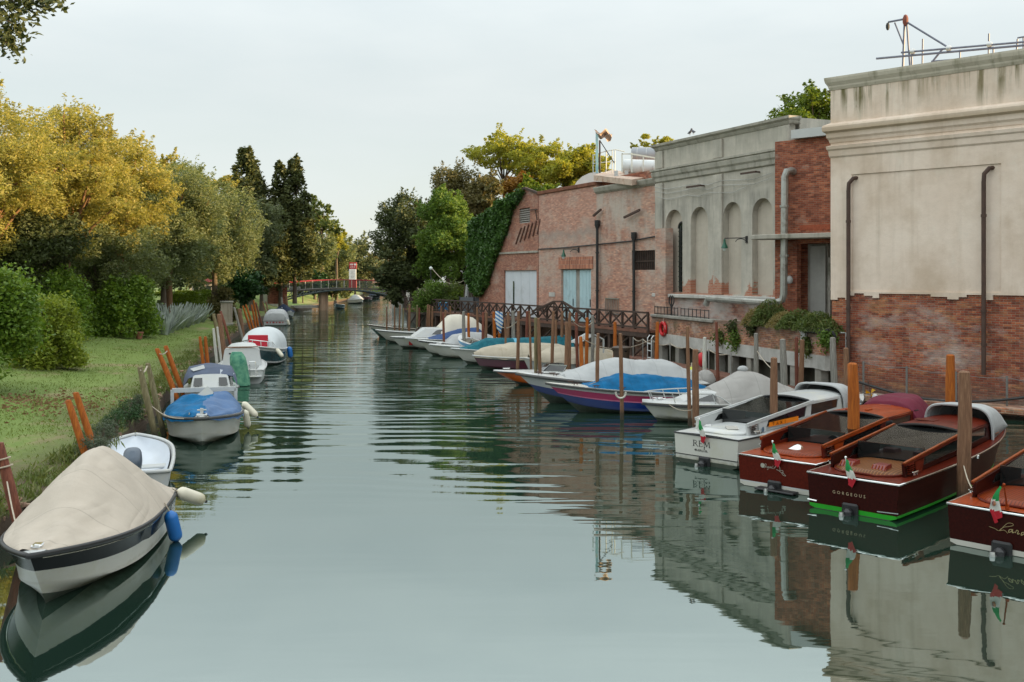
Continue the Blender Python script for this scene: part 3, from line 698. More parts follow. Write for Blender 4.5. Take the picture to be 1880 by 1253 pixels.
s_, z_ = CR.at(1880, 146); lamp('wall_lamp', 'dark green lamp high on the cream wall at the picture edge', CR.w(s_+.95, 0, z_), None, -CR.nrm*.6-CR.d*.6, .9)
# pipe rack on its roof
RK = mat('weathered scaffold tube', rgb(104, 108, 124), .5, .2, 6)
def cw(px, py, y): s_ = CR.s(px); P = CR.w(s_, y, 0); return Vector((P.x, P.y, H-(py-HY)/F*P.y))
o0 = cw(1640, 130, 1.0)
rk = thing('scaffold_rack', 'thin metal mast and pipe rails rising from the cream building roof', 'scaffold', o0)
def rbar(a, c, r=.035, nm='rail'):
    MB().tube([cw(*a, 1.0)-o0, cw(*c, 1.0)-o0], r, 6).build(nm, RK, rk)
for a, c, r, nm in (((1588, 108), (1880, 82), .045, 'rail'), ((1634, 97), (1880, 76), .04, 'rail'), ((1637, 128), (1641, 28), .045, 'mast'), ((1650, 120), (1644, 36), .035, 'mast'), ((1610, 41), (1642, 35), .04, 'arm'),
                    ((1622, 42), (1638, 82), .03, 'brace'), ((1646, 42), (1722, 88), .04, 'brace'), ((1673, 122), (1674, 72), .03, 'post'), ((1796, 104), (1797, 62), .03, 'post'), ((1690, 116), (1711, 90), .04, 'brace'),
                    ((1654, 122), (1653, 96), .035, 'post'), ((1743, 110), (1743, 92), .03, 'post'), ((1805, 104), (1805, 86), .03, 'post'), ((1848, 98), (1850, 72), .03, 'post'), ((1861, 96), (1861, 70), .03, 'post'), ((1850, 70), (1880, 65), .03, 'rail'), ((1690, 113), (1800, 104), .03, 'rail')):
    rbar(a, c, r, nm)
MB().ball(cw(1609, 49, 1.0)-o0, (.08, .08, .16), 8).build('pulley', IRON, rk)
MB().ball(cw(1642, 38, 1.0)-o0, (.12, .12, .24), 8).build('clamp', mat('rust red clamp', (.2, .05, .03, 1), .7), rk)
for q in ((1655, 95), (1798, 82), (1722, 89)): MB().ball(cw(*q, 1.0)-o0, (.12, .1, .13), 8).build('clamp', STEEL, rk)
# ---- low quay wall with the undercroft, walkways, railings -------------------------------------
PL = Wall((7.95, 56.7), (12.55, 39.8))
q = PL.empty('quay_wall', 'low brick quay wall over a concrete beam with dark openings, under the duct and weeds', 'wall')
Lq = PL.L; zl, zr = 2.68, 2.85
def mossx(n, x, col):
    f = n.noise(n.mapv((1, 1, 1), loc=(3, 3, 3)), 1.2, 8, .7)
    col = n.mix(n.math('MULTIPLY', n.g(f, .5, .68), .7), col, (.09, .09, .045, 1))
    return n.mix(n.math('MULTIPLY', n.g(x[2], 2.3, 2.75), .7), col, (.12, .10, .08, 1))
PLB = brickmat('mossy quay brick', (.32, .12, .07, 1), (.42, .21, .12, 1), MORT, .085, .27, (.50, .45, .40, 1), (.5, .72), .9, extra=mossx)
m = MB(); m.poly([(0, 1.74), (Lq, 1.74), (Lq, zr), (0, zl)], [], .5, XZ, 0); m.build('brick_face', PLB, q, smooth=False)
m = MB(); m.box((Lq*.22, .2, zl+.02), (Lq*.44, .6, .16), ch=.03); m.build('coping', CONC, q)
BEAMC = plaster('limewashed concrete beam', (.36, .35, .32, 1), (.58, .57, .54, 1), (.20, .20, .17, 1), .5, 1.0)
m = MB(); bt = [(0, 1.18)]+[(Lq*.05*i, 1.18+random.uniform(-.05, .05)) for i in range(1, 20)]+[(Lq, 1.16), (Lq, 1.75), (0, 1.75)]
m.poly(bt, [], .45, lambda u, v, d: (u, d-.05, v), 0); m.build('beam', BEAMC, q, smooth=False)
for s_ in (1.2, 3.4, 5.7, 8.0, 9.4, 11.2, 13.4, 15.0, 16.9):
    m = MB(); m.box((s_, .2, .2), (.42, .4, 2.4), ch=.03); m.build('pier', CONC, q)
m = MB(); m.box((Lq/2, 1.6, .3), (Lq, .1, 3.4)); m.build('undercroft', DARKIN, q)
m = MB(); m.box((Lq*.5, 2.4, 2.3), (Lq, 3.6, .5)); m.build('terrace_fill', CONC, q)
# brown plank gangway at its foot
g_ = thing('gangway', 'low reddish plank gangway running along the foot of the quay wall', 'walkway', PL.p0, PL.rz)
for k, (a, c) in enumerate(((-1, 4.4), (4.42, 9.9), (9.92, 17))):
    m = MB(); m.box(((a+c)/2, -.85, .32), (c-a, 1.1, .09), ch=.01); m.build('deck', PLANK, g_)
m = MB(); m.box((8, -1.42, .22), (18, .06, .2)); m.build('fascia', PLANK, g_)
for s_ in (0, 3, 6, 9, 12, 15):
    m = MB(); m.box((s_, -.9, -.2), (.16, .9, .9)); m.build('pile', DARKWOOD, g_)
# railing posts with a rope along the gangway
gr = thing('rope_railing', 'thin steel posts carrying a slack rope along the reddish gangway', 'railing', PL.p0, PL.rz)
pts = []
for s_ in (.2, 1.6, 3.0, 5.2, 7.4, 9.6, 11.8):
    m = MB(); m.tube([(s_, -1.2, .3), (s_, -1.2, 1.5)], .035, 6); m.build('post', STEEL, gr); pts.append(s_)
m = MB()
rp = []
for a, c in zip(pts, pts[1:]):
    for i in range(6): t_ = i/6; rp.append((a+(c-a)*t_, -1.2, 1.46-.16*math.sin(PI*t_)))
m.tube(rp, .022, 5); m.build('rope', ROPE, gr)
# small iron fence with a heart on the quay wall, lifebuoy
f_ = thing('iron_fence', 'low rusty iron fence with a heart shaped finial on the quay wall', 'fence', PL.w(0, .1, zl+.1), PL.rz)
m = MB()
for z in (.05, .42): m.bar((.2, 0, z), (3.3, 0, z), .035); m.bar((3.7, 0, z), (7.0, 0, z), .035)
for k in range(8): m.bar((.2+k*.443, 0, 0), (.2+k*.443, 0, .46), .03); m.bar((3.7+k*.47, 0, 0), (3.7+k*.47, 0, .46), .03)
m.build('rails', IRON, f_)
m = MB(); hx = 2.5
m.bar((hx, 0, 0), (hx, 0, 1.0), .05)
for sg in (-1, 1): m.tube([(hx, 0, .42), (hx+sg*.3, 0, .72), (hx+sg*.3, 0, .98), (hx+sg*.12, 0, 1.08), (hx, 0, .95)], .035, 6)
m.build('heart_finial', IRON, f_)
s_ = PL.s(1221); z_ = PL.at(1221, 604)[1]
lb = thing('lifebuoy', 'red lifebuoy ring hanging on the brick quay wall', 'lifebuoy', PL.w(s_, -.12, z_), PL.rz)
m = MB(); ring = [(.33*math.cos(a), 0, .33*math.sin(a)) for a in np.linspace(0, 2*PI, 25)]; m.tube(ring, .095, 10); m.build('ring', REDP, lb)
m = MB(); m.tube([(.40*math.cos(a), -.03-.02*math.sin(6*a), .40*math.sin(a)) for a in np.linspace(0, 2*PI, 40)], .018, 5); m.tube([(0, 0, .4), (.05, .05, .7)], .015, 5); m.build('grab_line', ROPE, lb)
def ladder(name, label, p, rz, h, n=4):
    t = thing(name, label, 'ladder', p, rz)
    for sg in (-1, 1):
        m = MB(); m.tube([(sg*.26, 0, -.3), (sg*.26, 0, h), (sg*.26, .12, h+.16), (sg*.26, .35, h+.12)], .035, 7); m.build('stile', STEEL, t)
    for k in range(n): m = MB(); m.tube([(-.26, 0, .1+k*h/n), (.26, 0, .1+k*h/n)], .028, 6); m.build('rung', STEEL, t)
s_ = PL.s(1240); ladder('boarding_ladder', 'steel boarding ladder against the concrete beam below the lifebuoy', PL.w(s_, -1.5, .1), PL.rz, 1.5)
# raised timber walkway with lattice railing in front of the brick buildings
RW = Wall((-9.9, 92.5), (7.6, 55.6))
ZD = 1.9
rw = RW.empty('timber_walkway', 'raised dark timber walkway on piles running past the brick buildings', 'walkway')
m = MB(); m.box((RW.L/2, .75, ZD-.08), (RW.L, 1.7, .14)); m.build('deck', PLANK, rw)
m = MB(); m.box((RW.L/2, -.02, ZD-.28), (RW.L, .12, .26)); m.build('edge_beam', DARKWOOD, rw)
for k in range(17):
    m = MB(); s_ = .6+k*RW.L/17; m.bar((s_, .1, -1), (s_, .1, ZD-.2), .26); m.bar((s_, 1.3, -1), (s_, 1.3, ZD-.2), .26); m.bar((s_, .1, .3), (s_+2.2, .1, ZD-.4), .09); m.build('pile', DARKWOOD, rw)
rl = RW.empty('lattice_railing', 'dark timber railing with crossed braces along the raised walkway', 'railing')
m = MB(); m.bar((0, 0, ZD+.98), (RW.L, 0, ZD+.98), .12, .10); m.build('top_rail', DARKWOOD, rl)
m = MB(); m.bar((0, 0, ZD+.12), (RW.L, 0, ZD+.12), .10, .10); m.build('bottom_rail', DARKWOOD, rl)
nb = 30
for k in range(nb+1):
    s_ = RW.L*k/nb; m = MB(); m.bar((s_, 0, ZD-.3), (s_, 0, ZD+.96), .12); m.build('post', DARKWOOD, rl)
    if k < nb:
        e_ = RW.L*(k+1)/nb; m = MB(); m.bar((s_, .0, ZD+.15), (e_, .0, ZD+.94), .075); m.bar((s_, .01, ZD+.94), (e_, .01, ZD+.15), .07); m.build('brace', DARKWOOD, rl)
hr = RW.empty('humped_railing', 'dark truss railing rising to a hump in front of the pale blue doors', 'railing')
def rws(px): return RW.s(px)
def rwp(px, py): s_, z_ = RW.at(px, py); return (s_, -.25, z_)
HP = [rwp(983, 572), rwp(1023, 554), rwp(1039, 554), rwp(1080, 579)]
for a, c in zip(HP, HP[1:]): m = MB(); m.bar(a, c, .11); m.build('top_rail', DARKWOOD, hr)
base = [rwp(983, 578), rwp(1003, 577), rwp(1023, 578), rwp(1039, 579), rwp(1058, 580), rwp(1080, 582)]
m = MB()
for a, c in ((base[0], HP[1]), (base[1], HP[1]), (base[2], HP[1]), (base[3], HP[2]), (base[4], HP[2]), (base[2], HP[2]), (base[3], HP[1]), (base[4], rwp(1060, 567)), (base[1], rwp(1003, 563)), (base[5], HP[2]), (base[4], HP[3])): m.bar(a, c, .075)
m.build('lattice', DARKWOOD, hr)
# iron water stairs/pier timbers stand in the gap between walkway and boats
# gabled shed with white folding doors
SH = Wall((-4.3, 85.4), (1.9, 71.65))
sh = SH.empty('gabled_shed', 'gabled brick shed with white folding doors and a louvred opening, half hidden by ivy', 'building')
Z = lambda px, py: SH.at(px, py)
L_ = SH.L
ap_s, ap_z = Z(966, 348); el = Z(905, 440)
a = Z(925, 497); c = Z(985, 497)
sl_ = Z(869, 410)[0]
lv0 = Z(953, 411); lv1 = Z(973, 381)
m = MB(); m.poly([(sl_, -1), (L_, -1), (L_, Z(989, 358)[1]), (ap_s, ap_z), (sl_, Z(869, 410)[1])], [rect(a[0], 1.75, c[0], a[1]), rect(lv0[0], lv0[1], lv1[0], lv1[1])], .3, XZ, 0, 0)
BRICKS_ = brickmat('shed brick', (.34, .125, .08, 1), (.46, .21, .14, 1), MORT, .085, .27, HAZE, (.52, .75), .6, tonek=.45)
m.box(((L_+sl_)/2, 3.3, 3.2), (L_-sl_-.2, 5, 8.4)); m.build('wall', BRICKS_, sh, smooth=False)
for i in range(4):
    m = MB(); s0_ = a[0]+(c[0]-a[0])*i/4; m.box((s0_+(c[0]-a[0])/8, .16, (1.75+a[1])/2), ((c[0]-a[0])/4-.04, .07, a[1]-1.78), ch=.012); d_ = m.build('door_leaf', DOORW, sh)
    if i == 1:
        m = MB(); m.box((s0_+.15, .11, (1.75+a[1])/2-.4), (.22, .03, a[1]-2.6)); m.build('glass_slit', GLASS, d_)
m = MB(); m.box(((lv0[0]+lv1[0])/2, .28, (lv0[1]+lv1[1])/2), (lv1[0]-lv0[0], .04, lv1[1]-lv0[1])); lo = m.build('louvre', DARKIN, sh)
m = MB()
for k in range(7): z_ = lv0[1]+(lv1[1]-lv0[1])*(k+.3)/7; m.box(((lv0[0]+lv1[0])/2, .12, z_), (lv1[0]-lv0[0], .2, .05), tilt=(R(35), 0))
m.build('slats', mat('grey louvre slats', (.36, .33, .30, 1), .8), lo)
m = MB(); s5 = Z(918, 462)[0]; m.box(((s5+L_)/2, -.05, Z(950, 464)[1]), (L_-s5, .1, .14)); m.build('band', CORN, sh)
m = MB(); m.bar((ap_s, -.1, ap_z+.1), (L_+.2, -.1, Z(989, 358)[1]+.1), .16); m.bar((ap_s, -.1, ap_z+.1), (sl_, -.1, Z(869, 410)[1]+.1), .16); m.build('verge', DARKWOOD, sh)
m = MB(); s6 = Z(960, 448)[0]
for k in range(6): m.bar((s6-1.2+k*.75, -.05, Z(950, 436)[1]+.12*k-.5), (s6-.2+k*.65, -.05, Z(950, 427)[1]+.1*k+.3), .09)
m.build('tile_insets', mat('dark tile inset', (.16, .08, .06, 1), .9), sh)
p = SH.w(Z(985, 392)[0], -.15, Z(985, 392)[1]); t = thing('iron_bracket', 'small rusty iron bracket on the shed wall beside the louvres', 'bracket', p, SH.rz)
MB().bar((-1.0, 0, .3), (.4, 0, .25), .08).bar((.1, 0, .3), (.4, 0, -.5), .06).build('arm', RUSTP, t)
# roof terrace, tanks, flag
RT = lambda px, py, Y: D(px, py, Y)
o0 = RT(1100, 318, 63.5)
te = thing('roof_terrace', 'pale rusty steel roof platform with thin railings above the worn brick front', 'roof terrace', o0)
def rt(px, py, Y=63.5): return RT(px, py, Y)-o0
CREAMR = mat('cream painted railing', rgb(206, 208, 200), .5, .06, 4)
m = MB(); P = [rt(1090, 322, 64), rt(1124, 312, 66), rt(1200, 323, 60), rt(1160, 330, 58.5)]
m.add([p for p in P]+[p-Vector((0, 0, .35)) for p in P], [(0, 3, 2, 1), (4, 5, 6, 7), (0, 1, 5, 4), (1, 2, 6, 5), (2, 3, 7, 6), (3, 0, 4, 7)]); m.build('platform', mat('rust stained pale steel', rgb(190, 168, 150), .7, .15, 3, dirt=rgb(150, 92, 66)), te, smooth=False)
for px in (1089, 1102, 1113, 1124, 1129): m = MB(); m.tube([rt(px, 318), rt(px, 277 if px > 1110 else 284)], .035, 6); m.build('railing_post', CREAMR, te)
m = MB(); m.tube([rt(1088, 286), rt(1112, 278), rt(1130, 275), rt(1147, 279)], .035, 6); m.build('handrail', CREAMR, te)
m = MB(); m.tube([rt(1088, 301), rt(1112, 298), rt(1130, 297)], .03, 6); m.build('handrail', CREAMR, te)
for px, y0 in ((1142, 282), (1160, 281), (1181, 287), (1203, 290)): m = MB(); m.bar(rt(px, 317, 60), rt(px, y0, 60), .07); m.build('fence_post', CREAMR, te)
m = MB(); m.bar(rt(1142, 283, 60), rt(1160, 283, 60), .07); m.bar(rt(1158, 283, 60), rt(1206, 291, 60), .09); m.build('fence_rail', CREAMR, te)
for px in (1131, 1150): m = MB(); m.bar(rt(px, 330, 62), rt(px, 314, 62), .22); m.build('leg', STEEL, te)
def tank(name, label, a, c, r, mm):
    a = Vector(a); c = Vector(c); t = thing(name, label, 'tank', (a+c)/2); d = (c-a)/2
    MB().tube([-d*1.04, -d, -d*.98, d*.98, d, d*1.04], [r*.4, r*.85, r, r, r*.85, r*.4], 20).build('shell', mm, t)
    for k in (-.6, 0, .6): MB().tube([d*k-d*.012, d*k+d*.012], r*1.02, 20).build('hoop', STEEL, t)
TKW = mat('white tank paint', rgb(206, 208, 208), .45, .05, 1.5, dirt=rgb(178, 180, 178)); TKG = mat('grey tank paint', rgb(150, 154, 160), .5, .06, 1.5)
tank('storage_tank', 'lower white tank behind the roof terrace railing', RT(1146, 306, 63), RT(1216, 308, 62), .46, TKW)
tank('storage_tank', 'upper grey tank above the white tank on the roof', RT(1160, 285, 66.5), RT(1216, 285, 66), .52, TKG)
m = thing('tarpaulin_mast', 'pale blue post with a wind blown beige cloth on the roof terrace', 'mast', RT(1096, 318, 63.4)); oo = RT(1096, 318, 63.4)
MB().bar((0, 0, 0), RT(1096, 246, 63.4)-oo, .16).build('post', mat('peeling pale blue paint', rgb(150, 190, 196), .6, .1, 4, dirt=rgb(190, 176, 150)), m)
MB().bar((.18, 0, 0), RT(1101, 258, 63.4)-oo, .10).build('rail', RUSTP, m)
MB().bar(RT(1101, 258, 63.4)-oo, RT(1128, 300, 63.4)-oo, .05).build('stay', IRON, m)
rows = []
for i in range(15):
    u = i/14; top = Vector(RT(1091+33*u, 238+6*u+3*math.sin(u*7), 63.4)-oo); bot = Vector(RT(1097+24*u, 251+9*u, 63.4)-oo)
    rows.append([top.lerp(bot, v/8)+Vector((0, .22*math.sin(u*9+v*.8)*(.4+u)+.12*math.sin(v*1.7+u*4), .08*math.sin(u*12+v))) for v in range(9)])
g2 = MB().grid(rows).build('cloth', mat('beige cloth', rgb(160, 136, 120), .9, .14, 4, c2=rgb(186, 168, 152)), m)
for i, (px, py, dr) in enumerate(((1269, 251, 1), (1276, 250, -1))):
    s_ = FAC.s(px); p = FAC.w(s_, -.1, 12.58)
    t = thing('pigeon', ['grey pigeon on the arcaded cornice, left of the pair', 'grey pigeon on the arcaded cornice, right of the pair'][i], 'pigeon', p, FAC.rz)
    PG = mat('pigeon grey', (.10, .10, .12, 1), .7, .3, 20)
    mm = MB(); mm.tube([(-.2*dr, 0, .12), (-.1*dr, 0, .13), (0, 0, .15), (.1*dr, 0, .2), (.13*dr, 0, .27), (.16*dr, 0, .33), (.21*dr, 0, .34)], [.015, .045, .075, .06, .035, .04, .012], 8)
    for sg in (-1, 1): mm.tube([(0, sg*.03, .12), (0, sg*.03, 0)], .012, 5)
    mm.build('body', PG, t)
pv = thing('crow', 'small black bird perched on the grey post by the cream corner', 'bird', D(1530.5, 620, 39.0))
MB().tube([(.12, 0, -.02), (.06, 0, .06), (0, 0, .14), (-.03, 0, .22), (-.08, 0, .25)], [.015, .05, .06, .04, .01], 8).build('body', IRON, pv)

# ---- bridge --------------------------------------------------------------------------------------
BW = Wall((-31.5, 135.0), (-15.8, 146.0))
br = BW.empty('footbridge', 'low arched iron footbridge with a red handrail crossing the canal', 'bridge')
LB = BW.L; bz = lambda s: 2.75+.42*math.sin(PI*min(1, max(0, s/LB)))
IRONG = mat('grey green bridge iron', rgb(58, 70, 68), .6, .2, 3)
rows = [[(LB*i/16, y, bz(LB*i/16)) for y in (0, 2.6)] for i in range(17)]
m = MB(); m.grid(rows, flip=True); m.grid([[(p[0], p[1], p[2]-.2) for p in r] for r in rows]); m.grid([[(r[0][0], 0, r[0][2]), (r[0][0], 0, r[0][2]-.2)] for r in rows]); m.grid([[(r[0][0], 2.6, r[0][2]), (r[0][0], 2.6, r[0][2]-.2)] for r in rows], flip=True); m.build('deck', mat('bridge deck edge', rgb(84, 80, 72), .8, .2, 2), br, smooth=False)
low = lambda s: bz(s)-.3-1.15*(2*s/LB-1)**2
for y in (.1, 2.5):
    m = MB(); m.tube([(LB*i/20, y, low(LB*i/20)) for i in range(21)], .12, 6); m.build('arch_rib', IRONG, br)
m = MB()
for i in range(22):
    s_ = LB*i/22; e_ = LB*(i+1)/22
    m.bar((s_, .08, low(s_)), (e_, .08, bz(e_)-.2), .08); m.bar((s_, .08, bz(s_)-.2), (s_, .08, low(s_)), .07)
m.build('truss', mat('pale truss bars', rgb(112, 122, 120), .6, .15, 3), br)
for y in (.06, 2.54):
    m = MB(); m.tube([(LB*i/20-1.5*(i == 0), y, bz(LB*i/20)+1.12) for i in range(21)], .07, 6); m.build('handrail', mat('dull red handrail', rgb(140, 18, 34), .6), br)
    m = MB()
    for i in range(100): s_ = LB*i/99; m.bar((s_, y, bz(s_)), (s_, y, bz(s_)+1.1), .035)
    m.build('balusters', IRONG, br)
    for i in range(9): s_ = LB*i/8; m = MB(); m.bar((s_, y, bz(s_)-.1), (s_, y, bz(s_)+1.18), .09); m.build('post', STEEL, br)
PALEW = plaster('pale abutment stone', (.48, .46, .41, 1), (.58, .56, .51, 1), (.2, .2, .16, 1), .5, 1)
m = MB(); m.box((-.6, 1.3, 1.0), (2.2, 3.2, 3.6), ch=.05); m.build('abutment', PALEW, br); m = MB(); m.box((LB+.6, 1.3, 1.0), (2.2, 3.2, 3.6), ch=.05); m.build('abutment', PALEW, br)
for k, (px, w_) in enumerate(((595, .42), (600, .36), (606, .42))):
    P = D(px, 568, 141); m = MB(); loc = P-BW.p0; loc = Vector((loc.dot(BW.d), 1.4+.1*k, 0)); m.tube([(BW.s(px), 1.0+.2*k, -1), (BW.s(px), 1.0+.2*k, bz(5)-.3)], w_*.8, 10); m.build('pile', mat('pale brown bridge pile', rgb(168, 140, 116), .8, .2, 2, stretch=(4, 4, .5)), br)
m = MB(); m.box((BW.s(578), 2.0, .55), (5, 1.2, .35)); m.build('landing', PALEW, br)
# sign by the bridge
sgp = D(648, 535, 150); sg = thing('boat_stop_sign', 'tall red and white boat stop sign rising behind the bridge rail', 'sign', (sgp.x, sgp.y, 2.4))
SGR = mat('red sign sheet', rgb(170, 40, 46), .4, .05, 3); SGW = mat('white sign sheet', rgb(226, 228, 228), .4, .03, 3)
k = 150/F
def sq(y0, y1): return H-(y0-HY)*k-2.4, H-(y1-HY)*k-2.4
z1_, z0_ = sq(482, 494); m = MB(); m.box((0, 0, (z1_+z0_)/2), (14*k, .18, z1_-z0_), ch=.02); hd = m.build('header_panel', SGR, sg)
m = MB(); zc_ = (z1_+z0_)/2
for xo in (-.36, -.18, 0): m.box((xo-.02, -.1, zc_+.16), (.10, .012, .24))
m.lathe([(.17, 0), (.17, .012)], (0, 0, 0), 14)
m.v = [(x_+(.33 if i >= 24 else 0), (y_ if i < 24 else -.092-z_), (z_ if i < 24 else zc_+.16+y_)) for i, (x_, y_, z_) in enumerate(m.v)]
for xo in (-.3, -.02, .27): m.box((xo, -.1, zc_-.22), (.2, .012, .09))
m.build('lettering', SGW, hd)
z1_, z0_ = sq(494.4, 514); m = MB(); m.box((-.05, 0, (z1_+z0_)/2), (13*k, .16, z1_-z0_), ch=.02); pn = m.build('timetable_panel', SGW, sg)
m = MB()
for i in range(6): m.box((-.05, -.085, z1_-.3-i*.2), (.6-.2*(i % 2), .01, .05))
m.build('printed_lines', mat('grey print', rgb(150, 156, 160), .6), pn)
z1_, z0_ = sq(514.4, 535); m = MB(); m.box((-.02, .02, (z1_+z0_)/2), (14*k, .2, z1_-z0_), ch=.02); m.build('base_panel', SGR, sg)
# pink house and pale house far away
def house(name, label, c, w_, d_, h_, rz, wall, roof, nwin=5, rows=2, rh=1.6):
    t = thing(name, label, 'house', c, rz)
    MB().box((0, 0, h_/2-.5), (w_, d_, h_+1)).build('wall', wall, t, smooth=False)
    MB().add([(-w_/2-.3, -d_/2-.3, h_), (w_/2+.3, -d_/2-.3, h_), (w_/2+.3, d_/2+.3, h_), (-w_/2-.3, d_/2+.3, h_), (-w_/2+1.2, 0, h_+rh), (w_/2-1.2, 0, h_+rh)], [(0, 1, 5, 4), (1, 2, 5), (2, 3, 4, 5), (3, 0, 4), (3, 2, 1, 0)]).build('roof', roof, t, smooth=False)
    for j in range(rows):
        for i in range(nwin):
            x_ = -w_/2+w_*(i+.5)/nwin; z_ = h_*(j+.5)/rows
            wn = MB().box((x_, -d_/2-.01, z_), (w_/nwin*.38, .06, h_/rows*.5)).build('window', GLASS, t)
            MB().box((x_, -d_/2-.05, z_-h_/rows*.27), (w_/nwin*.5, .14, .1)).build('sill', TRIMW, wn)
    return t
house('pink_house', 'faded pink house far off where the canal bends', (-36.5, 276, 1.5), 14, 9, 3.6, R(8), mat('faded pink render', rgb(206, 160, 146), .9, .08, .5), mat('pale tile roof', (.34, .22, .17, 1), .9, .2, 2), 6, 2)
house('garden_kiosk', 'small pale garden hut with a red door among the olive trees', (-38.4, 124, 2.2), 3.0, 2.5, 1.9, R(10), mat('white kiosk wall', rgb(186, 178, 166), .8), mat('red kiosk roof', (.30, .06, .05, 1), .8), 2, 1, .5)
# stone gate post with clipped hedge cap on the left bank
P = D(416, 585, 86); zg = gz(P.x, P.y)
gp = thing('stone_post', 'square pale stone post streaked with grey on the left bank', 'post', (P.x, P.y, zg), R(14))
MB().box((0, 0, .95), (.95, .9, 2.1), ch=.04).build('shaft', plaster('streaked pale stone', (.34, .285, .225, 1), (.44, .385, .315, 1), (.12, .085, .06, 1), .8, 1.5), gp)
MB().box((0, 0, 2.03), (1.1, 1.05, .14), ch=.03).build('cap', CONC, gp)
MB().box((0, 0, .06), (1.1, 1.05, .3), ch=.03).build('foot', CONC, gp)
# red brick pier by the bridge
P = D(509, 560, 128)
t = thing('brick_pier', 'low red brick pier overgrown at the top beside the bridge', 'wall', (P.x, P.y, 1.6), R(25))
MB().box((0, 0, .8), (2.2, 1.6, 2.2)).build('wall', REDBLK, t, smooth=False)
MB().box((0, 0, 1.95), (2.4, 1.8, .14), ch=.03).build('coping', CONC, t)
# planter on the bridge end
P = BW.w(2.3, .35, bz(2)); t = thing('planter', 'small pale planter of greenery at the left end of the bridge', 'planter', P, BW.rz)
MB().box((0, 0, .25), (1.5, .45, .5), ch=.03).build('trough', PALEW, t)
# closed parasol and grey fence panels on the right bank
P = D(862, 552, 84); par = thing('parasol', 'closed white parasol standing by the hedge on the far quay', 'parasol', (P.x, P.y, 1.75))
MB().tube([(0, 0, 0), (0, 0, 3.1)], .04, 8).build('pole', STEEL, par)
rows = []
for z_, r in ((3.15, .03), (2.9, .12), (2.3, .26), (1.5, .33), (.9, .28), (.6, .36)): rows.append([(r*(1+.22*math.cos(6*a))*math.cos(a), r*(1+.22*math.cos(6*a))*math.sin(a), z_) for a in np.linspace(0, 2*PI, 37)])
MB().grid(rows).build('canopy', WHITEC, par)
MB().lathe([(.4, 0), (.4, .1), (.06, .14)]).build('base', CONC, par)
GP = mat('grey fence panel', rgb(92, 98, 102), .7, .1, 3)
for i, (px, w_) in enumerate(((857, 1.3), (875, 1.9))):
    P = D(px, 550, 82); t = thing('fence_panel', ['narrow grey fence panel by the closed parasol', 'wide grey fence panel beside the ivy'][i], 'fence', (P.x, P.y, 1.75), R(-24))
    MB().box((0, 0, .75), (w_, .06, 1.3)).build('panel', GP, t)
    for sg_ in (-1, 1): MB().box((sg_*w_/2, 0, .75), (.08, .1, 1.5)).build('post', IRON, t)
P = D(791, 493, 93); lp = thing('street_lamp', 'white globe lamp on a thin post among the right bank trees', 'street lamp', (P.x, P.y, 1.7))
MB().tube([(0, 0, 0), (0, 0, P.z-1.75)], .05, 8).build('post', IRON, lp); MB().ball((0, 0, P.z-1.7), .17, 10).build('globe', LAMPW, lp)
a = D(793, 493, 93); c = D(862, 509, 86)
tag(MB().tube([(a.lerp(c, i/10)-Vector((0, 0, 1.0*math.sin(PI*i/10))))-a for i in range(11)], .03, 5).build('lamp_cable', ROPE, loc=a), 'slack pale cable hanging from the white globe lamp to the parasol', 'cable')

# unseen brick block added behind the trees: keeps the low sun off the canal
house('sun_blocker', 'long unseen brick block added behind the right bank trees to shade the canal', (15, 114, 1.7), 62, 12, 7.2, R(90), BRICKS_, ROOFT, 12, 2, 1.5)
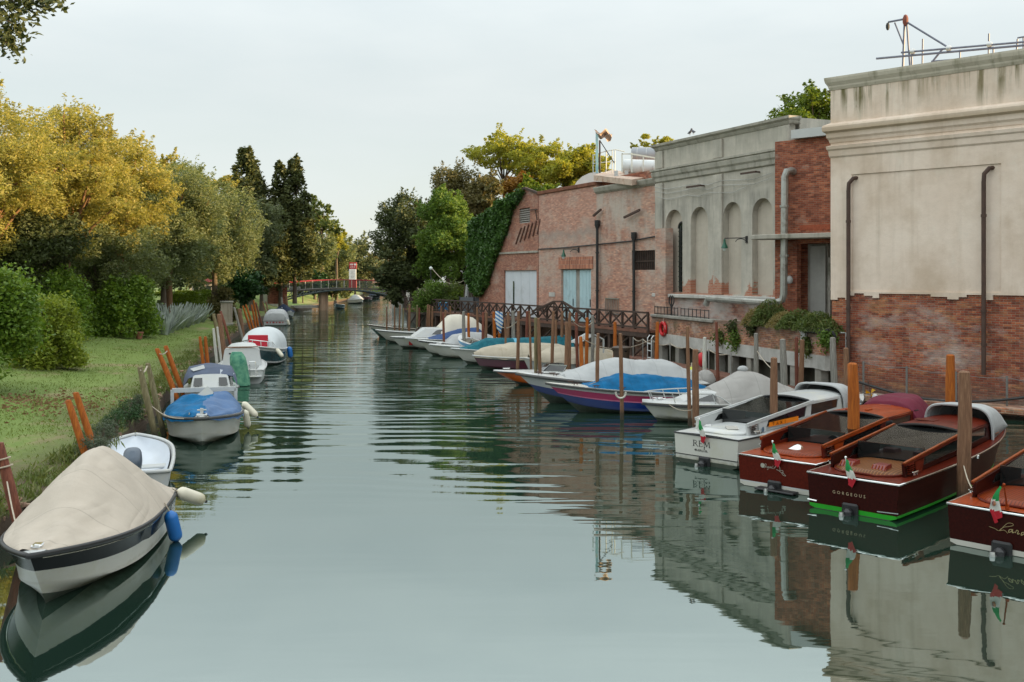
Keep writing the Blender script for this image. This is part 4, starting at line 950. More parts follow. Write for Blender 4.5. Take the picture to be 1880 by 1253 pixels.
# ---- boats ---------------------------------------------------------------------------------------
class Boat:
    """frame: x from the transom to the bow, y to port, z up from the waterline"""
    def __init__(s, name, label, pos, head, L, B, fs, fb, rake, tf=.82, p=2.3, cat='boat', group=None, mid=.42):
        s.L, s.B, s.fs, s.fb, s.rake, s.tf, s.p, s.mid = L, B, fs, fb, rake, tf, p, mid
        s.o = thing(name, label, cat, (pos[0], pos[1], 0), R(head), group); s.hd = R(head); s.pos = Vector((pos[0], pos[1], 0))
    def half(s, x):
        t = min(1, max(0, x/s.L))
        if t < s.mid: k = s.tf+(1-s.tf)*math.sin(PI/2*t/s.mid)
        else: k = 1-((t-s.mid)/(1-s.mid))**s.p
        return s.B/2*max(0, k)
    def sheer(s, x):
        t = min(1, max(0, x/s.L)); return s.fs+(s.fb-s.fs)*t**2
    def world(s, p): return s.pos+Matrix.Rotation(s.hd, 3, 'Z') @ Vector(p)
    def pt(s, x, k):          # k: 0 sheer ... 1 chine ... 2 keel; half section
        t = x/s.L; zs = s.sheer(x); hb = s.half(x)
        zc = .05+(.40*zs-.05)*t**3; cf = .95-.33*t**2.2; zk = -.28+.22*max(0, (t-.6)/.4)
        if k <= 1:
            z = zs+(zc-zs)*k; y = hb*(1+(cf-1)*k-.05*math.sin(PI*k)*(t > .5))
        else:
            q = k-1; z = zc+(zk-zc)*q; y = hb*cf*(1-q)
        xx = x-s.rake*(1-max(-.4, z/max(zs, .1)))*t**5
        return xx, y, z
    def hull(s, bands, mats, chinemat=None, bottom=ANTIF, n=22):
        """bands: list of (k_end, material index) going down from the sheer; the last reaches the keel"""
        ks = [0]; mi = []
        for ke, m_ in bands:
            st = 2 if ke-ks[-1] > .3 else 1; k0 = ks[-1]
            for i in range(st): ks.append(k0+(ke-k0)*(i+1)/st); mi.append(m_)
        rows_p = []; xs = [s.L*(1-(1-i/n)**1.25) for i in range(n+1)]
        for x in xs: rows_p.append([s.pt(x, k) for k in ks])
        m = MB()
        m.grid([[(a, b, c) for a, b, c in r] for r in rows_p], mi=lambda i, j: mi[j], flip=True)
        m.grid([[(a, -b, c) for a, b, c in r] for r in rows_p], mi=lambda i, j: mi[j])
        r = rows_p[0]; nk = len(r)
        m.grid([[(a, b, c) for a, b, c in r], [(a, -b, c) for a, b, c in r]], mi=lambda i, j: mi[j])
        s.hullo = m.build('hull', mats, s.o, angle=50); return s
    def edge(s, r=.035, mt=None, name='rub_rail', z=-.03, x0=0, out=.012, n=26, transom=True):
        m = MB(); L = s.L
        side = [(x, s.half(x)+out, s.sheer(x)+z) for x in [x0+(L-x0)*(1-(1-i/n)**1.3) for i in range(n+1)]]
        side[-1] = (L+out, 0, s.sheer(L)+z)
        pts = [(a, b, c) for a, b, c in side]+[(a, -b, c) for a, b, c in side[-2::-1]]
        if transom: pts = [(x0-.01, 0, s.sheer(x0)+z)]+pts+[(x0-.01, 0, s.sheer(x0)+z)]
        m.tube(pts, r, 7); return m.build(name, mt or RUBR, s.o, angle=60)
    def deck(s, mt, hole=None, inset=.0, camber=.04, drop=0, name='deck', inner=None, floor=.12, n=24, hw=.72, x0=0, m2=None):
        xs = sorted(set([x0+(s.L-x0)*(1-(1-i/n)**1.2) for i in range(n+1)]+(list(hole) if hole else []))); m = MB(); rows = []
        ws = [-1, -hw, -.35, 0, .35, hw, 1]
        for x in xs:
            hb = max(0, s.half(x)-inset); rows.append([(x, hb*v, s.sheer(x)-drop+camber*(1-v*v)) for v in ws])
        m.grid(rows, flip=True, skip=(lambda i, j: hole and hole[0]-1e-6 <= xs[i] < hole[1]-1e-6 and 1 <= j <= 4))
        o = m.build(name, mt, s.o, angle=40)
        if hole:
            m = MB(); hx = [x for x in xs if hole[0]-1e-6 <= x <= hole[1]+1e-6]
            for sg in (-1, 1): m.grid([[(x, sg*(s.half(x)-inset)*hw, s.sheer(x)-drop+camber*(1-hw*hw)), (x, sg*(s.half(x)-inset)*hw, floor)] for x in hx], flip=sg < 0)
            for x, fl in ((hx[0], True), (hx[-1], False)):
                hb = (s.half(x)-inset)*hw; m.grid([[(x, -hb, s.sheer(x)-drop), (x, -hb, floor)], [(x, hb, s.sheer(x)-drop), (x, hb, floor)]], flip=not fl)
            m.grid([[(x, (s.half(x)-inset)*hw*v, floor) for v in (-1, 1)] for x in hx], flip=True)
            m.build('cockpit', inner or DARKIN, s.o, angle=40)
        return o
    def tarp(s, prof, mt, e=2.0, skirt=.14, over=.03, name='cover', wr=.03, seed=0, n=30, m2=None, split=None, ridge=None, base=0.0, yw=1.0):
        """prof: [(x, height of the crown above the sheer)]; a cloth draped over the gunwales"""
        x0, x1 = prof[0][0], prof[-1][0]; rows = []; nv = 26
        for i in range(n+1):
            x = x0+(x1-x0)*i/n; h = interp(prof, x); hb = (s.half(x)*yw+over); zs = s.sheer(x)+.02+base
            tx = min(1, max(0, x)/s.L)
            row = []
            for j in range(nv+1):
                v = -1+2*j/nv
                if j in (0, nv):
                    sk = skirt*(.8+.5*noise.noise(Vector((x*2.3, j, seed)))); row.append((x, hb*v*1.01, zs-sk)); continue
                sh = 1-abs(v)**e
                if ridge: sh = (1-abs(v))**ridge if abs(v) > .12 else (1-.12)**ridge
                z = zs+h*sh
                wz = wr*(noise.noise(Vector((x*1.3+seed, v*2.2, seed)))+.6*noise.noise(Vector((x*3.5, v*3+x, seed+3))))
                wz += wr*.7*math.sin(x*5.5+seed+2.2*math.sin(v*2.5))*abs(v)*(1-abs(v))*2
                row.append((x, hb*v, z+wz*(1-abs(v)**6)))
            rows.append(row)
        first = [(x0-.02, p[1]*.99, min(p[2], s.sheer(x0)-skirt*.6)) for p in rows[0]]
        m = MB(); m.grid([first]+rows, flip=True, mi=(lambda i, j: 1 if split and split(i/n, -1+2*j/nv) else 0))
        if x1 < s.L-.3:
            last = [(x1+.02, p[1]*.99, min(p[2], s.sheer(x1)+.01)) for p in rows[-1]]; m.grid([rows[-1], last], flip=True)
        return m.build(name, [mt, m2 or mt], s.o, angle=70)
    def cabin(s, x0, x1, h, w0, w1, mt, lean=(.25, .5), name='cabin', win=None, z0=None, roofover=.0, wm=TINT):
        """low house between x0 (aft) and x1 (fore); w = half widths; win = [(xa,xb,ka,kb)] side windows"""
        zb = lambda x: (s.sheer(x) if z0 is None else z0)-.03
        def P(x, y, top): return (x+(lean[0] if x < (x0+x1)/2 else -lean[1])*top, y*(1-.14*top), zb(x)+h*top)
        m = MB(); cs = []
        for x, w_ in ((x0, w0), ((x0*2+x1)/3, w0), ((x0+2*x1)/3, (w0+w1)/2), (x1, w1)):
            cs.append((x, w_))
        rows = []
        for x, w_ in cs:
            fx = (x-x0)/(x1-x0); lx = lean[0]*(1-fx)-lean[1]*fx; r = []
            for (v, k) in ((-1, 0), (-1, .9), (-.93, 1), (-.5, 1.06), (0, 1.08), (.5, 1.06), (.93, 1), (1, .9), (1, 0)):
                r.append((x+lx*min(k, 1), w_*v*(1-.14*min(k, 1)), zb(x)+h*k))
            rows.append(r)
        m.grid(rows, flip=True); m.add(rows[0], [tuple(range(9))]); m.add(rows[-1], [tuple(reversed(range(9)))])
        o = m.build(name, mt, s.o, angle=30)
        def side(x, k, sg):
            fx = (x-x0)/(x1-x0); w_ = w0 if fx < 1/3 else (w0+((w0+w1)/2-w0)*(fx-1/3)*3 if fx < 2/3 else (w0+w1)/2+(w1-(w0+w1)/2)*(fx-2/3)*3)
            lx = lean[0]*(1-fx)-lean[1]*fx
            return (x+lx*k, sg*(w_*(1-.14*k)+.012), zb(x)+h*k)
        for (xa, xb, ka, kb) in (win or []):
            for sg in (-1, 1):
                mm = MB(); nn = 8
                top = [side(xa+(xb-xa)*i/nn, ka+(kb-ka)*min(1, 1.6*math.sin(PI*i/nn)**.6), sg) for i in range(nn+1)]
                bot = [side(xa+(xb-xa)*i/nn, ka, sg) for i in range(nn+1)]
                mm.grid([bot, top], flip=sg < 0); mm.build('window', wm, o)
        return o
    def screen(s, x, w_, h, mt=TINT, fr=CHROME, back=.45, side=.9, rake=.35):
        """windscreen: raked front pane and two side panes in a metal frame"""
        z = s.sheer(x)+.03; t = MB()
        A = [(x, -w_*.55, z), (x, w_*.55, z), (x-rake, w_*.5, z+h), (x-rake, -w_*.5, z+h)]
        Bp = [(x, -w_*.55, z), (x-rake, -w_*.5, z+h), (x-rake-side*.8, -w_*.92, z+h*.9), (x-side, -w_, z)]
        C_ = [(a, -b, c) for a, b, c in Bp]
        o = MB(); o.add(A, [(0, 1, 2, 3)]); o.add(Bp, [(0, 1, 2, 3)]); o.add(C_, [(3, 2, 1, 0)]); g_ = o.build('windscreen', mt, s.o, smooth=False)
        for q in (A, Bp, C_):
            for a, c in zip(q, q[1:]+q[:1]): t.bar(a, c, .04)
        t.build('frame', fr, g_); return g_
    def bowrail(s, x0, h=.4, mt=CHROME, inset=.1, gap=False):
        m = MB(); pts = [(x, s.half(x)-inset, s.sheer(x)+h*min(1, (x-x0)/.5)) for x in np.linspace(x0, s.L-.25, 9)]
        pts = [(max(0, 0)+p[0], max(.03, p[1]), p[2]) for p in pts]
        ring = pts+[(s.L-.05, 0, s.sheer(s.L)+h*.95)]+[(p[0], -p[1], p[2]) for p in pts[::-1]]
        m.tube(ring, .022, 6)
        for i in (2, 4, 6, 8):
            for sg in (-1, 1): p = pts[i]; m.tube([(p[0], sg*p[1], p[2]), (p[0]-.12, sg*p[1], s.sheer(p[0]))], .018, 5)
        return m.build('bow_rail', mt, s.o)
    def cleat(s, x, y, z=None, rz=0, k=1, mt=CHROME):
        z = s.sheer(x)+.05 if z is None else z; m = MB(); c = math.cos(rz); d = math.sin(rz)
        for sg in (-1, 1): m.box((x+c*.07*k*sg, y+d*.07*k*sg, z+.03*k), (.035*k, .035*k, .07*k))
        m.tube([(x-c*.17*k, y-d*.17*k, z+.075*k), (x-c*.1*k, y-d*.1*k, z+.065*k), (x+c*.1*k, y+d*.1*k, z+.065*k), (x+c*.17*k, y+d*.17*k, z+.075*k)], [.012*k, .022*k, .022*k, .012*k], 6)
        return m.build('cleat', mt, s.o)
    def bitt(s, x, mt=WHITE):
        z = s.sheer(x)+.03; m = MB(); m.box((x, 0, z+.02), (.3, .3, .05), ch=.015); m.box((x, 0, z+.11), (.09, .09, .2)); m.tube([(x, -.13, z+.16), (x, .13, z+.16)], .025, 6)
        return m.build('bow_bitt', mt, s.o)
    def outboard(s, x=-.25, z=.35, tilt=0.0, mt=CYL, k=1.0, y=0):
        t = Matrix.Rotation(tilt, 3, 'Y'); o = Vector((x, y, z)); T = lambda p: o+t @ (Vector(p)*k)
        m = MB(); rows = []
        for z_, a, b, cx_ in ((.18, .20, .13, .0), (.22, .27, .18, -.02), (.36, .31, .20, -.03), (.50, .30, .19, -.05), (.60, .22, .14, -.07), (.63, .1, .06, -.08)):
            rows.append([T((cx_+a*math.copysign(abs(math.cos(q))**.7, math.cos(q)), b*math.copysign(abs(math.sin(q))**.7, math.sin(q)), z_)) for q in np.linspace(0, 2*PI, 21)])
        m.grid(rows); m.add(rows[-1][:-1], [tuple(range(20))]); c = m.build('outboard_cowling', mt, s.o, angle=60)
        MB().tube([T((-.31, -.1, .38)), T((-.33, 0, .40)), T((-.31, .1, .38))], .012*k, 5).build('stripe', WHITE, c)
        m = MB(); m.add([T(p) for p in ((-.10, -.07, .2), (.14, -.07, .2), (.14, .07, .2), (-.10, .07, .2), (-.07, -.05, -.7), (.08, -.05, -.7), (.08, .05, -.7), (-.07, .05, -.7))], [(0, 3, 2, 1), (4, 5, 6, 7), (0, 1, 5, 4), (1, 2, 6, 5), (2, 3, 7, 6), (3, 0, 4, 7)])
        m.tube([T((-.32, 0, -.62)), T((.0, 0, -.66)), T((.2, 0, -.66))], [.04*k, .07*k, .02*k], 8)
        for a in range(3): q = a*2*PI/3; m.bar(T((-.34, 0, -.62)), T((-.36, .16*math.cos(q), -.62+.16*math.sin(q))), .08*k, .015*k)
        m.build('outboard_leg', BLACK, s.o)
        m = MB(); m.add([T(p) for p in ((.1, -.14, .25), (.32, -.14, .25), (.32, .14, .25), (.1, .14, .25), (.16, -.1, -.15), (.3, -.1, -.15), (.3, .1, -.15), (.16, .1, -.15))], [(0, 3, 2, 1), (4, 5, 6, 7), (0, 1, 5, 4), (1, 2, 6, 5), (2, 3, 7, 6), (3, 0, 4, 7)]); m.build('outboard_bracket', BLACK, s.o)
def fender(label, p, q, r=.12, mt=FENDW, rope_to=None, tipm=None):
    p = Vector(p); q = Vector(q); d = (q-p); t = thing('fender', label, 'fender', p)
    ks = (0, .04, .12, .2, .8, .88, .96, 1); rs = (.25, .55, .92, 1, 1, .92, .55, .3)
    MB().tube([d*k_ for k_ in ks], [r*k_ for k_ in rs], 12).build('body', mt, t)
    MB().tube([d*.99, d*1.08], r*.25, 8).build('end_eye', tipm or BLACK, t)
    if rope_to is not None: MB().tube([Vector(rope_to)-p, Vector((0, 0, 0))], .012, 5).build('lanyard', ROPE, t)
    return t
def ropeline(label, a, c, sag=.25, r=.016, n=10, mt=None):
    a = Vector(a); c = Vector(c)
    o = MB().tube([(a.lerp(c, i/n)-Vector((0, 0, sag*math.sin(PI*i/n))))-a for i in range(n+1)], r, 5).build('mooring_rope', mt or ROPE, loc=a)
    return tag(o, label, 'rope')

# ---------- left bank boats ----------
b = Boat('covered_runabout', 'black and white runabout under a beige canvas cover, nearest on the left', (-7.80, 20.1), -81.9, 5.75, 2.2, .64, .95, .75, tf=.9, p=2.6)
b.hull([(.06, 0), (.55, 1), (.92, 0), (1.0, 2), (1.4, 0), (2, 3)], [HULLW, BLKGLOSS, OFFW, ANTIF], n=30); L1 = b
b.deck(WHITE, inset=.0, camber=.03); b.edge(.045, BLACK, 'rub_rail', -.02)
m = MB()
for sg in (-1, 1): m.tube([(p_[0], sg*(p_[1]+.004), p_[2]) for p_ in [b.pt(x_, .16) for x_ in np.linspace(.3, 5.6, 30)]], .010, 5)
m.build('trim_strip', CHROME, b.o)
b.tarp([(-.02, .12), (.35, .34), (1.0, .86), (1.7, 1.14), (2.6, 1.12), (3.3, .86), (4.0, .50), (4.8, .20), (5.35, .05), (5.5, .02)], BEIGE, e=1.5, ridge=None, skirt=.05, wr=.06, seed=4, n=44)
m = MB(); m.box((5.36, 0, .98), (.2, .16, .06), ch=.02); m.tube([(5.42, -.05, .99), (5.5, 0, 1.02), (5.42, .05, .99)], .02, 6); m.build('bow_fitting', CHROME, b.o)
m = MB(); m.tube([(5.05, -.0, .55), (5.1, 0, .5)], .03, 8); m.build('bow_eye', CHROME, b.o)
for k in range(4):
    m = MB()
    m.box((.45+.16*(k % 2), b.half(.5)-.004, .44-.085*(k//2)), (.13, .02, .06)); m.box((.53+.16*(k % 2), b.half(.5)-.004, .40-.085*(k//2)), (.05, .02, .10)); m.build('white_emblem', WHITE, b.o)
fender('white cylinder fender hanging off the stern quarter of the black runabout', b.world((.30, 1.06, .66)), b.world((-.12, 1.52, .36)), .13, FENDW, b.world((.5, 1.0, .76)))
fender('blue cylinder fender on the side of the black runabout', b.world((1.75, 1.19, .60)), b.world((1.62, 1.30, .0)), .125, FENDB, b.world((1.75, 1.1, .76)), FENDB)

b = Boat('dinghy', 'white open dinghy with a grey outboard behind the beige covered boat', (-8.72, 22.9), 110, 4.75, 1.85, .44, .62, .25, tf=.86, p=3.0, mid=.5)
b.hull([(.15, 0), (.9, 0), (1.2, 1), (2, 1)], [WHITE, ANTIF]); b.edge(.05, WHITE, 'gunwale', 0)
m = MB(); xs = np.linspace(.25, 4.68, 22)
rows = []
for x in xs:
    hb = max(.02, b.half(x)-.08); zs = b.sheer(x); rows.append([(x, hb*v, zs-.34*(1-abs(v)**4)*min(1, (4.72-x)/.5)-.02) for v in np.linspace(-1, 1, 13)])
m.grid(rows, flip=True); m.grid([[(x, sg*(b.half(x)+.0), b.sheer(x)) for x in (0, .25)] for sg in (-1, 1)]); m.build('liner', mat('pale inner gelcoat', rgb(206, 212, 220), .3, .04, 2), b.o, angle=50)
m = MB(); m.box((1.5, 0, .3), (.34, 1.5, .06), ch=.02); m.build('thwart', WHITE, b.o)
b.outboard(-.12, .5, R(-38), CYL, 1.05)
b.cleat(4.4, 0, .66); DINGHY = b

b = Boat('tarped_motorboat', 'white motorboat with a patched blue tarpaulin over its bow', (-10.35, 33.6), -74, 5.2, 2.35, .66, .92, .55, tf=.9, p=2.7)
b.hull([(.14, 0), (.22, 1), (.9, 0), (1.0, 2), (1.5, 0), (2, 3)], [HULLW, RUBR, OFFW, ANTIF], n=28); b.deck(WHITE, camber=.03); b.edge(.04, RUBR, 'rub_rail', -.05)
b.tarp([(1.7, .52), (2.2, .50), (2.9, .34), (3.8, .2), (4.6, .08), (5.0, .02)], BLUET, e=3.0, skirt=.2, wr=.12, seed=9, n=36, m2=mat('faded slate blue tarpaulin', rgb(62, 96, 138), .6, .12, 3, bump=.25, bs=14), split=lambda u, v: v > .06+.1*math.sin(u*9))
m = MB(); m.bar((1.55, -.98, 1.30), (1.55, .98, 1.30), .10, .14); m.bar((1.55, -.98, .7), (1.55, -.98, 1.32), .1); m.bar((1.55, .98, .7), (1.55, .98, 1.32), .1); m.build('windscreen_frame', WHITE, b.o)
m = MB(); m.box((2.12, .05, 1.22), (.06, .42, .30), tilt=(R(40), R(-18))); m.build('torn_panel', WHITE, b.o)
b.bitt(4.95); b.cleat(4.7, -.35); L3 = b
fender('white fender hanging at the bow side of the blue tarped boat', b.world((2.2, 1.25, .68)), b.world((2.05, 1.36, .10)), .11, FENDW, b.world((2.2, 1.1, .75)))
fender('cream fender angled outward behind the blue tarped boat', b.world((1.0, 1.2, .78)), b.world((1.25, 1.66, .32)), .11, FENDW, b.world((1.0, 1.05, .8)), NAVY)

b = Boat('canvas_top_boat', 'small white cabin boat with a torn slate canvas top', (-12.3, 40.6), -73, 4.7, 2.1, .62, .85, .45)
b.hull([(.1, 0), (.9, 0), (1.4, 0), (2, 1)], [WHITE, ANTIF]); b.deck(WHITE, camber=.03); b.edge(.035, RUBR)
c_ = b.cabin(1.0, 3.4, .50, .88, .72, WHITE, (.1, .35), win=[(1.4, 3.0, .35, .8)])
m = MB(); m.box((3.12, 0, .98), (.03, .6, .06)); m.build('front_vent', DARKIN, c_)
for sg in (-1, 1):
    m = MB(); m.add([(3.36, sg*.3, .84), (3.40, sg*.62, .84), (3.16, sg*.58, 1.12), (3.13, sg*.30, 1.12)], [(0, 1, 2, 3), (3, 2, 1, 0)]); m.build('front_window', TINT, c_)
NAVYF = mat('faded slate canvas', rgb(74, 84, 104), .85, .15, 3, bump=.3, bs=9)
rows = []
for i in range(13):
    x = .7+2.35*i/12; rows.append([(x, .98*v, 1.28+.16*(1-v*v)+.05*noise.noise(Vector((x*2, v*2, 4)))-.30*(abs(v) > .95)-.22*max(0, (i-8)/4)**2) for v in np.linspace(-1, 1, 13)])
m = MB(); m.grid(rows, flip=True); cv = m.build('canvas_top', NAVYF, b.o, angle=60)
m = MB(); m.add([(2.2, -.25, 1.53), (2.55, -.75, 1.42), (2.75, -.62, 1.34), (2.5, -.2, 1.42)], [(0, 1, 2, 3), (3, 2, 1, 0)]); m.build('torn_patch', WHITEC, cv)
m = MB(); m.add([(2.62, .35, 1.38), (2.72, .88, 1.22), (3.0, .8, 1.10), (2.95, .35, 1.24)], [(0, 1, 2, 3), (3, 2, 1, 0)]); m.build('clear_patch', mat('clear plastic pane', rgb(150, 158, 168), .2, .1, 4), cv)

b = Boat('cabin_boat', 'white cabin boat seen from its stern with a green netted outboard', (-12.45, 45.6), 103, 5.4, 2.25, .62, .9, .4, tf=.9)
b.hull([(.12, 0), (.9, 0), (1.3, 0), (2, 1)], [WHITE, ANTIF]); b.deck(WHITE, hole=(.35, 1.9), inner=WHITE, floor=.35); b.edge(.035, WHITE, 'gunwale', 0)
c_ = b.cabin(1.9, 4.2, .85, .92, .7, WHITE, (.12, .6), win=[(2.3, 3.8, .45, .8)])
m = MB(); m.box((2.0, -.25, .98), (.05, .55, .75), ch=.01, tilt=(0, R(8))); m.build('cabin_door', OFFW, c_)
m = MB(); m.bar((2.0, -.75, 1.55), (2.0, .75, 1.55), .06, .05); m.build('grab_rail', mat('teak handrail', (.20, .09, .04, 1), .6), c_)
m = MB(); m.box((1.97, .55, 1.25), (.03, .09, .06)); m.box((1.97, .3, 1.25), (.03, .09, .06)); m.build('vent', BLACK, c_)
m = MB(); m.box((-.18, 0, .36), (.5, 1.9, .06), ch=.02); m.build('swim_platform', WHITE, b.o)
m = MB(); m.tube([(-.3, -.72, .4), (-.25, -.70, .95), (.1, -.66, 1.0), (.1, -.4, 1.0)], .025, 6); m.tube([(-.3, -.45, .4), (-.28, -.42, .92)], .022, 6); m.build('boarding_rail', CHROME, b.o)
b.outboard(-.55, .62, 0, BLACK, 1.1, .12)
rows = []
for i, z_ in enumerate(np.linspace(1.52, .02, 14)):
    r = .12+.28*math.sin(min(1, (i+1)/5)*PI/2)-.004*i; rows.append([(-.62-.012*i+r*(1+.10*noise.noise(Vector((a*2, z_*4, 2))))*math.cos(a)*.9, .12-.018*i+r*(1+.12*noise.noise(Vector((a*2, z_*3, 7))))*math.sin(a), z_) for a in np.linspace(0, 2*PI, 25)])
m = MB(); m.grid(rows, flip=True); m.add(rows[0][:-1], [tuple(range(24))]); m.build('motor_cover', GREENNET, b.o, angle=80)

b = Boat('domed_cabin_boat', 'dark teal hulled boat with a white domed tent and red panel', (-14.35, 58.6), -86, 5.7, 2.45, .72, 1.22, .7, tf=.9)
b.hull([(.22, 0), (.9, 1), (1.0, 0), (1.4, 0), (2, 2)], [WHITE, TEALP, ANTIF]); b.deck(WHITE, camber=.05); b.edge(.045, WHITE, 'gunwale', 0)
DOME = mat('pale grey tent canvas', rgb(196, 202, 204), .75, .05, 2, bump=.15, bs=8)
rows = []
for i in range(15):
    x = .3+3.0*i/14; hh = 1.25*(1-max(0, (i-7)/7)**2.5*.55); rows.append([(x, 1.14*math.cos(a)*(1-.12*max(0, (i-8)/6)), b.sheer(x)+hh*math.sin(a)**.8) for a in np.linspace(0, PI, 19)])
m = MB(); m.grid(rows, flip=False); m.add(rows[-1], [tuple(reversed(range(19)))]); m.add(rows[0], [tuple(range(19))]); te_ = m.build('tent', DOME, b.o, angle=50)
m = MB(); m.box((3.36, .02, 1.33), (.05, 1.1, .66), ch=.02, tilt=(0, R(0))); m.build('red_panel', mat('red canvas panel', rgb(178, 22, 44), .6, .06, 3), te_)
b.bowrail(3.4, .34, CHROME); b.bitt(5.3)
fender('white fender at the bow of the domed teal boat', b.world((3.9, 1.12, .92)), b.world((4.15, 1.5, .50)), .12, FENDW, b.world((3.9, 1.0, 1.0)))
FENDT = fender('bright blue fender on the far side of the domed tent boat', b.world((.5, 1.3, .8)), b.world((.5, 1.38, .15)), .15, FENDB)

b = Boat('covered_workboat', 'white boat under a stiff white cover farther along the left bank', (-23.2, 97.5), 100, 5.2, 2.4, .62, .8, .4, tf=.92)
b.hull([(.1, 0), (.9, 0), (1.3, 1), (2, 1)], [WHITE, ANTIF]); b.deck(WHITE)
b.tarp([(-.05, .55), (.5, .85), (2.5, .9), (4.3, .4), (4.9, .05)], WHITEC, e=4.5, skirt=.2, wr=.03, seed=2)
m = MB()
for k in range(6): m.box((-.03, -.75+.3*k, .34), (.03, .18 if k % 2 else .1, .14))
m.build('red_registration', mat('faded red lettering', rgb(170, 70, 72), .6), b.o)
fender('pale fender at the stern of the stiff white covered boat', b.world((.0, -1.2, .6)), b.world((-.1, -1.35, .05)), .13)
b = Boat('covered_launch', 'small white boat under a peaked navy canvas by the bridge', (-27.6, 118.2), -62, 4.8, 2.2, .6, .85, .5)
b.hull([(.1, 0), (.9, 0), (1.3, 1), (2, 1)], [WHITE, ANTIF]); b.deck(WHITE)
b.tarp([(0, .15), (1.0, .8), (2.0, .95), (3.6, .35), (4.5, .03)], NAVY, e=1.4, skirt=.12, wr=.05, seed=5)
m = MB(); m.box((2.9, -.4, 1.12), (.25, .3, .05), tilt=(R(-40), R(20))); m.build('white_patch', WHITEC, b.o)
# beyond the bridge
def farboat(name, label, P, head, L, hullm, cov, prof, fs=.6, fb=.85):
    b = Boat(name, label, P, head, L, L*.4, fs, fb, .4); b.hull([(.1, 0), (.9, 1), (1.3, 2), (2, 2)], [WHITE, hullm, ANTIF]); b.deck(WHITE)
    if cov: b.tarp(prof, cov, e=2, skirt=.1, wr=.03, seed=L)
    return b
farboat('skiff', 'tiny teal skiff just behind the bridge piles', (-25.6, 149.5), -95, 3.2, TEALP, None, None, .55, .75)
farboat('covered_launch', 'pale boat with a dark stripe down its cover beyond the bridge', (-28.3, 176), -60, 5, HULLW, WHITEC, [(.1, .3), (1.2, .9), (2.8, .8), (4.6, .05)])
farboat('work_skiff', 'dark hulled boat moored beyond the bridge, left of two', (-29.0, 196), -75, 6, MAROONP, None, None)
farboat('work_skiff', 'dark hulled boat moored beyond the bridge, right of two', (-29.6, 212), -75, 6, BLKGLOSS, NAVY, [(.1, .3), (2.2, .8), (4.6, .05)])
# ---------- right hand moorings: small boats, bows out into the canal ----------
def RB(name, label, px, py, Y, head, L, B, fs, rake, tf=.85, p=2.2, fb=None):
    P = D(px, py, Y); d = Vector((math.cos(R(head)), math.sin(R(head)), 0)); q = P-d*L
    return Boat(name, label, (q.x, q.y), head, L, B, fs, P.z if fb is None else fb, rake, tf, p)
b = RB('covered_cruiser', 'white cabin cruiser with a pale grey canvas and black stripe, left of the white taxi', 1179, 743, 34.0, 189, 6.0, 2.15, .62, .55, tf=.85, p=2.9, fb=.66)
b.hull([(.08, 0), (.2, 1), (.9, 0), (1.0, 0), (1.4, 0), (2, 2)], [HULLW, BLACK, ANTIF], n=28); b.deck(WHITE, camber=.10); b.edge(.03, BLACK, 'rub_rail', -.07)
b.cabin(1.8, 4.9, .40, .88, .52, WHITE, (.1, .9), win=[(2.9, 4.6, .28, .82)])
b.tarp([(.1, .22), (1.0, .55), (1.9, .98), (2.6, 1.02), (3.1, .72), (3.6, .45)], GREYC, e=2.0, skirt=.06, wr=.05, seed=8, yw=.93)
b.bowrail(3.2, .36, WHITE, .08); b.cleat(5.4, .15); b.cleat(5.4, -.15)
m = MB(); m.ball((2.35, -.1, 1.72), (.2, .14, .12), 10); m.build('wrapped_lamp', WHITEC, b.o)
m = MB(); m.lathe([(.06, 0), (.30, .05), (.34, .25), (.30, .48), (.12, .58)], (-.35, .3, .55), 14); m.build('outboard_cover', WHITEC, b.o)
COVC = b
b = RB('pink_blue_boat', 'pink and royal blue hulled boat with a bright blue tarpaulin', 1003, 703, 36.0, 191, 7.2, 2.1, .68, 1.25, tf=.8, p=2.1)
b.hull([(.22, 0), (.30, 1), (.52, 1), (.58, 4), (.98, 2), (1.04, 2), (1.3, 3), (2, 3)], [WHITE, PINKP, BLUEP, ANTIF, mat('pale pink rubbing strake', rgb(196, 110, 140), .5)], n=30)
b.deck(OFFW, camber=.03); b.edge(.04, RUBR, 'rub_rail', -.03)
b.tarp([(1.0, .12), (1.8, .38), (3.2, .52), (4.6, .50), (5.3, .22), (5.75, .03)], BLUET, e=2.0, skirt=.02, wr=.09, seed=3, yw=.8, n=40)
for x in (4.6, 5.5, 6.2):
    for sg in (-1, 1): b.cleat(x, sg*(b.half(x)-.1), k=.8, mt=RUSTP)
PINK = b
b = RB('blue_white_boat', 'white topped boat with a blue bottom and a long white cover', 948, 684, 38.6, 192, 7.6, 2.25, .72, 1.35, tf=.8, p=2.1)
b.hull([(.10, 0), (.17, 1), (.62, 0), (.68, 2), (1.0, 2), (1.2, 3), (2, 3)], [WHITE, RUBR, BLUEP, ANTIF], n=30)
b.deck(WHITE, camber=.04); b.edge(.045, RUBR, 'rub_rail', -.07)
b.tarp([(.4, .35), (1.4, .82), (3.6, .86), (4.6, .62), (5.4, .25), (5.75, .05)], WHITEC, e=2.2, skirt=.03, wr=.08, seed=6, yw=.88)
for x in (6.1, 6.7): b.cleat(x, .2, k=.8, mt=RUSTP); b.cleat(x, -.25, k=.8, mt=RUSTP)
m = MB()
for i in range(3): m.ball((-.25+.4*i, -.1, .72-.12*i), (.42-.06*i, .4, .46-.08*i), 12)
for i, v in enumerate(m.v): m.v[i] = tuple(Vector(v)+Vector((1, 1, 1))*.05*noise.noise(Vector(v)*4))
m.build('motor_cover', GREYC, b.o)
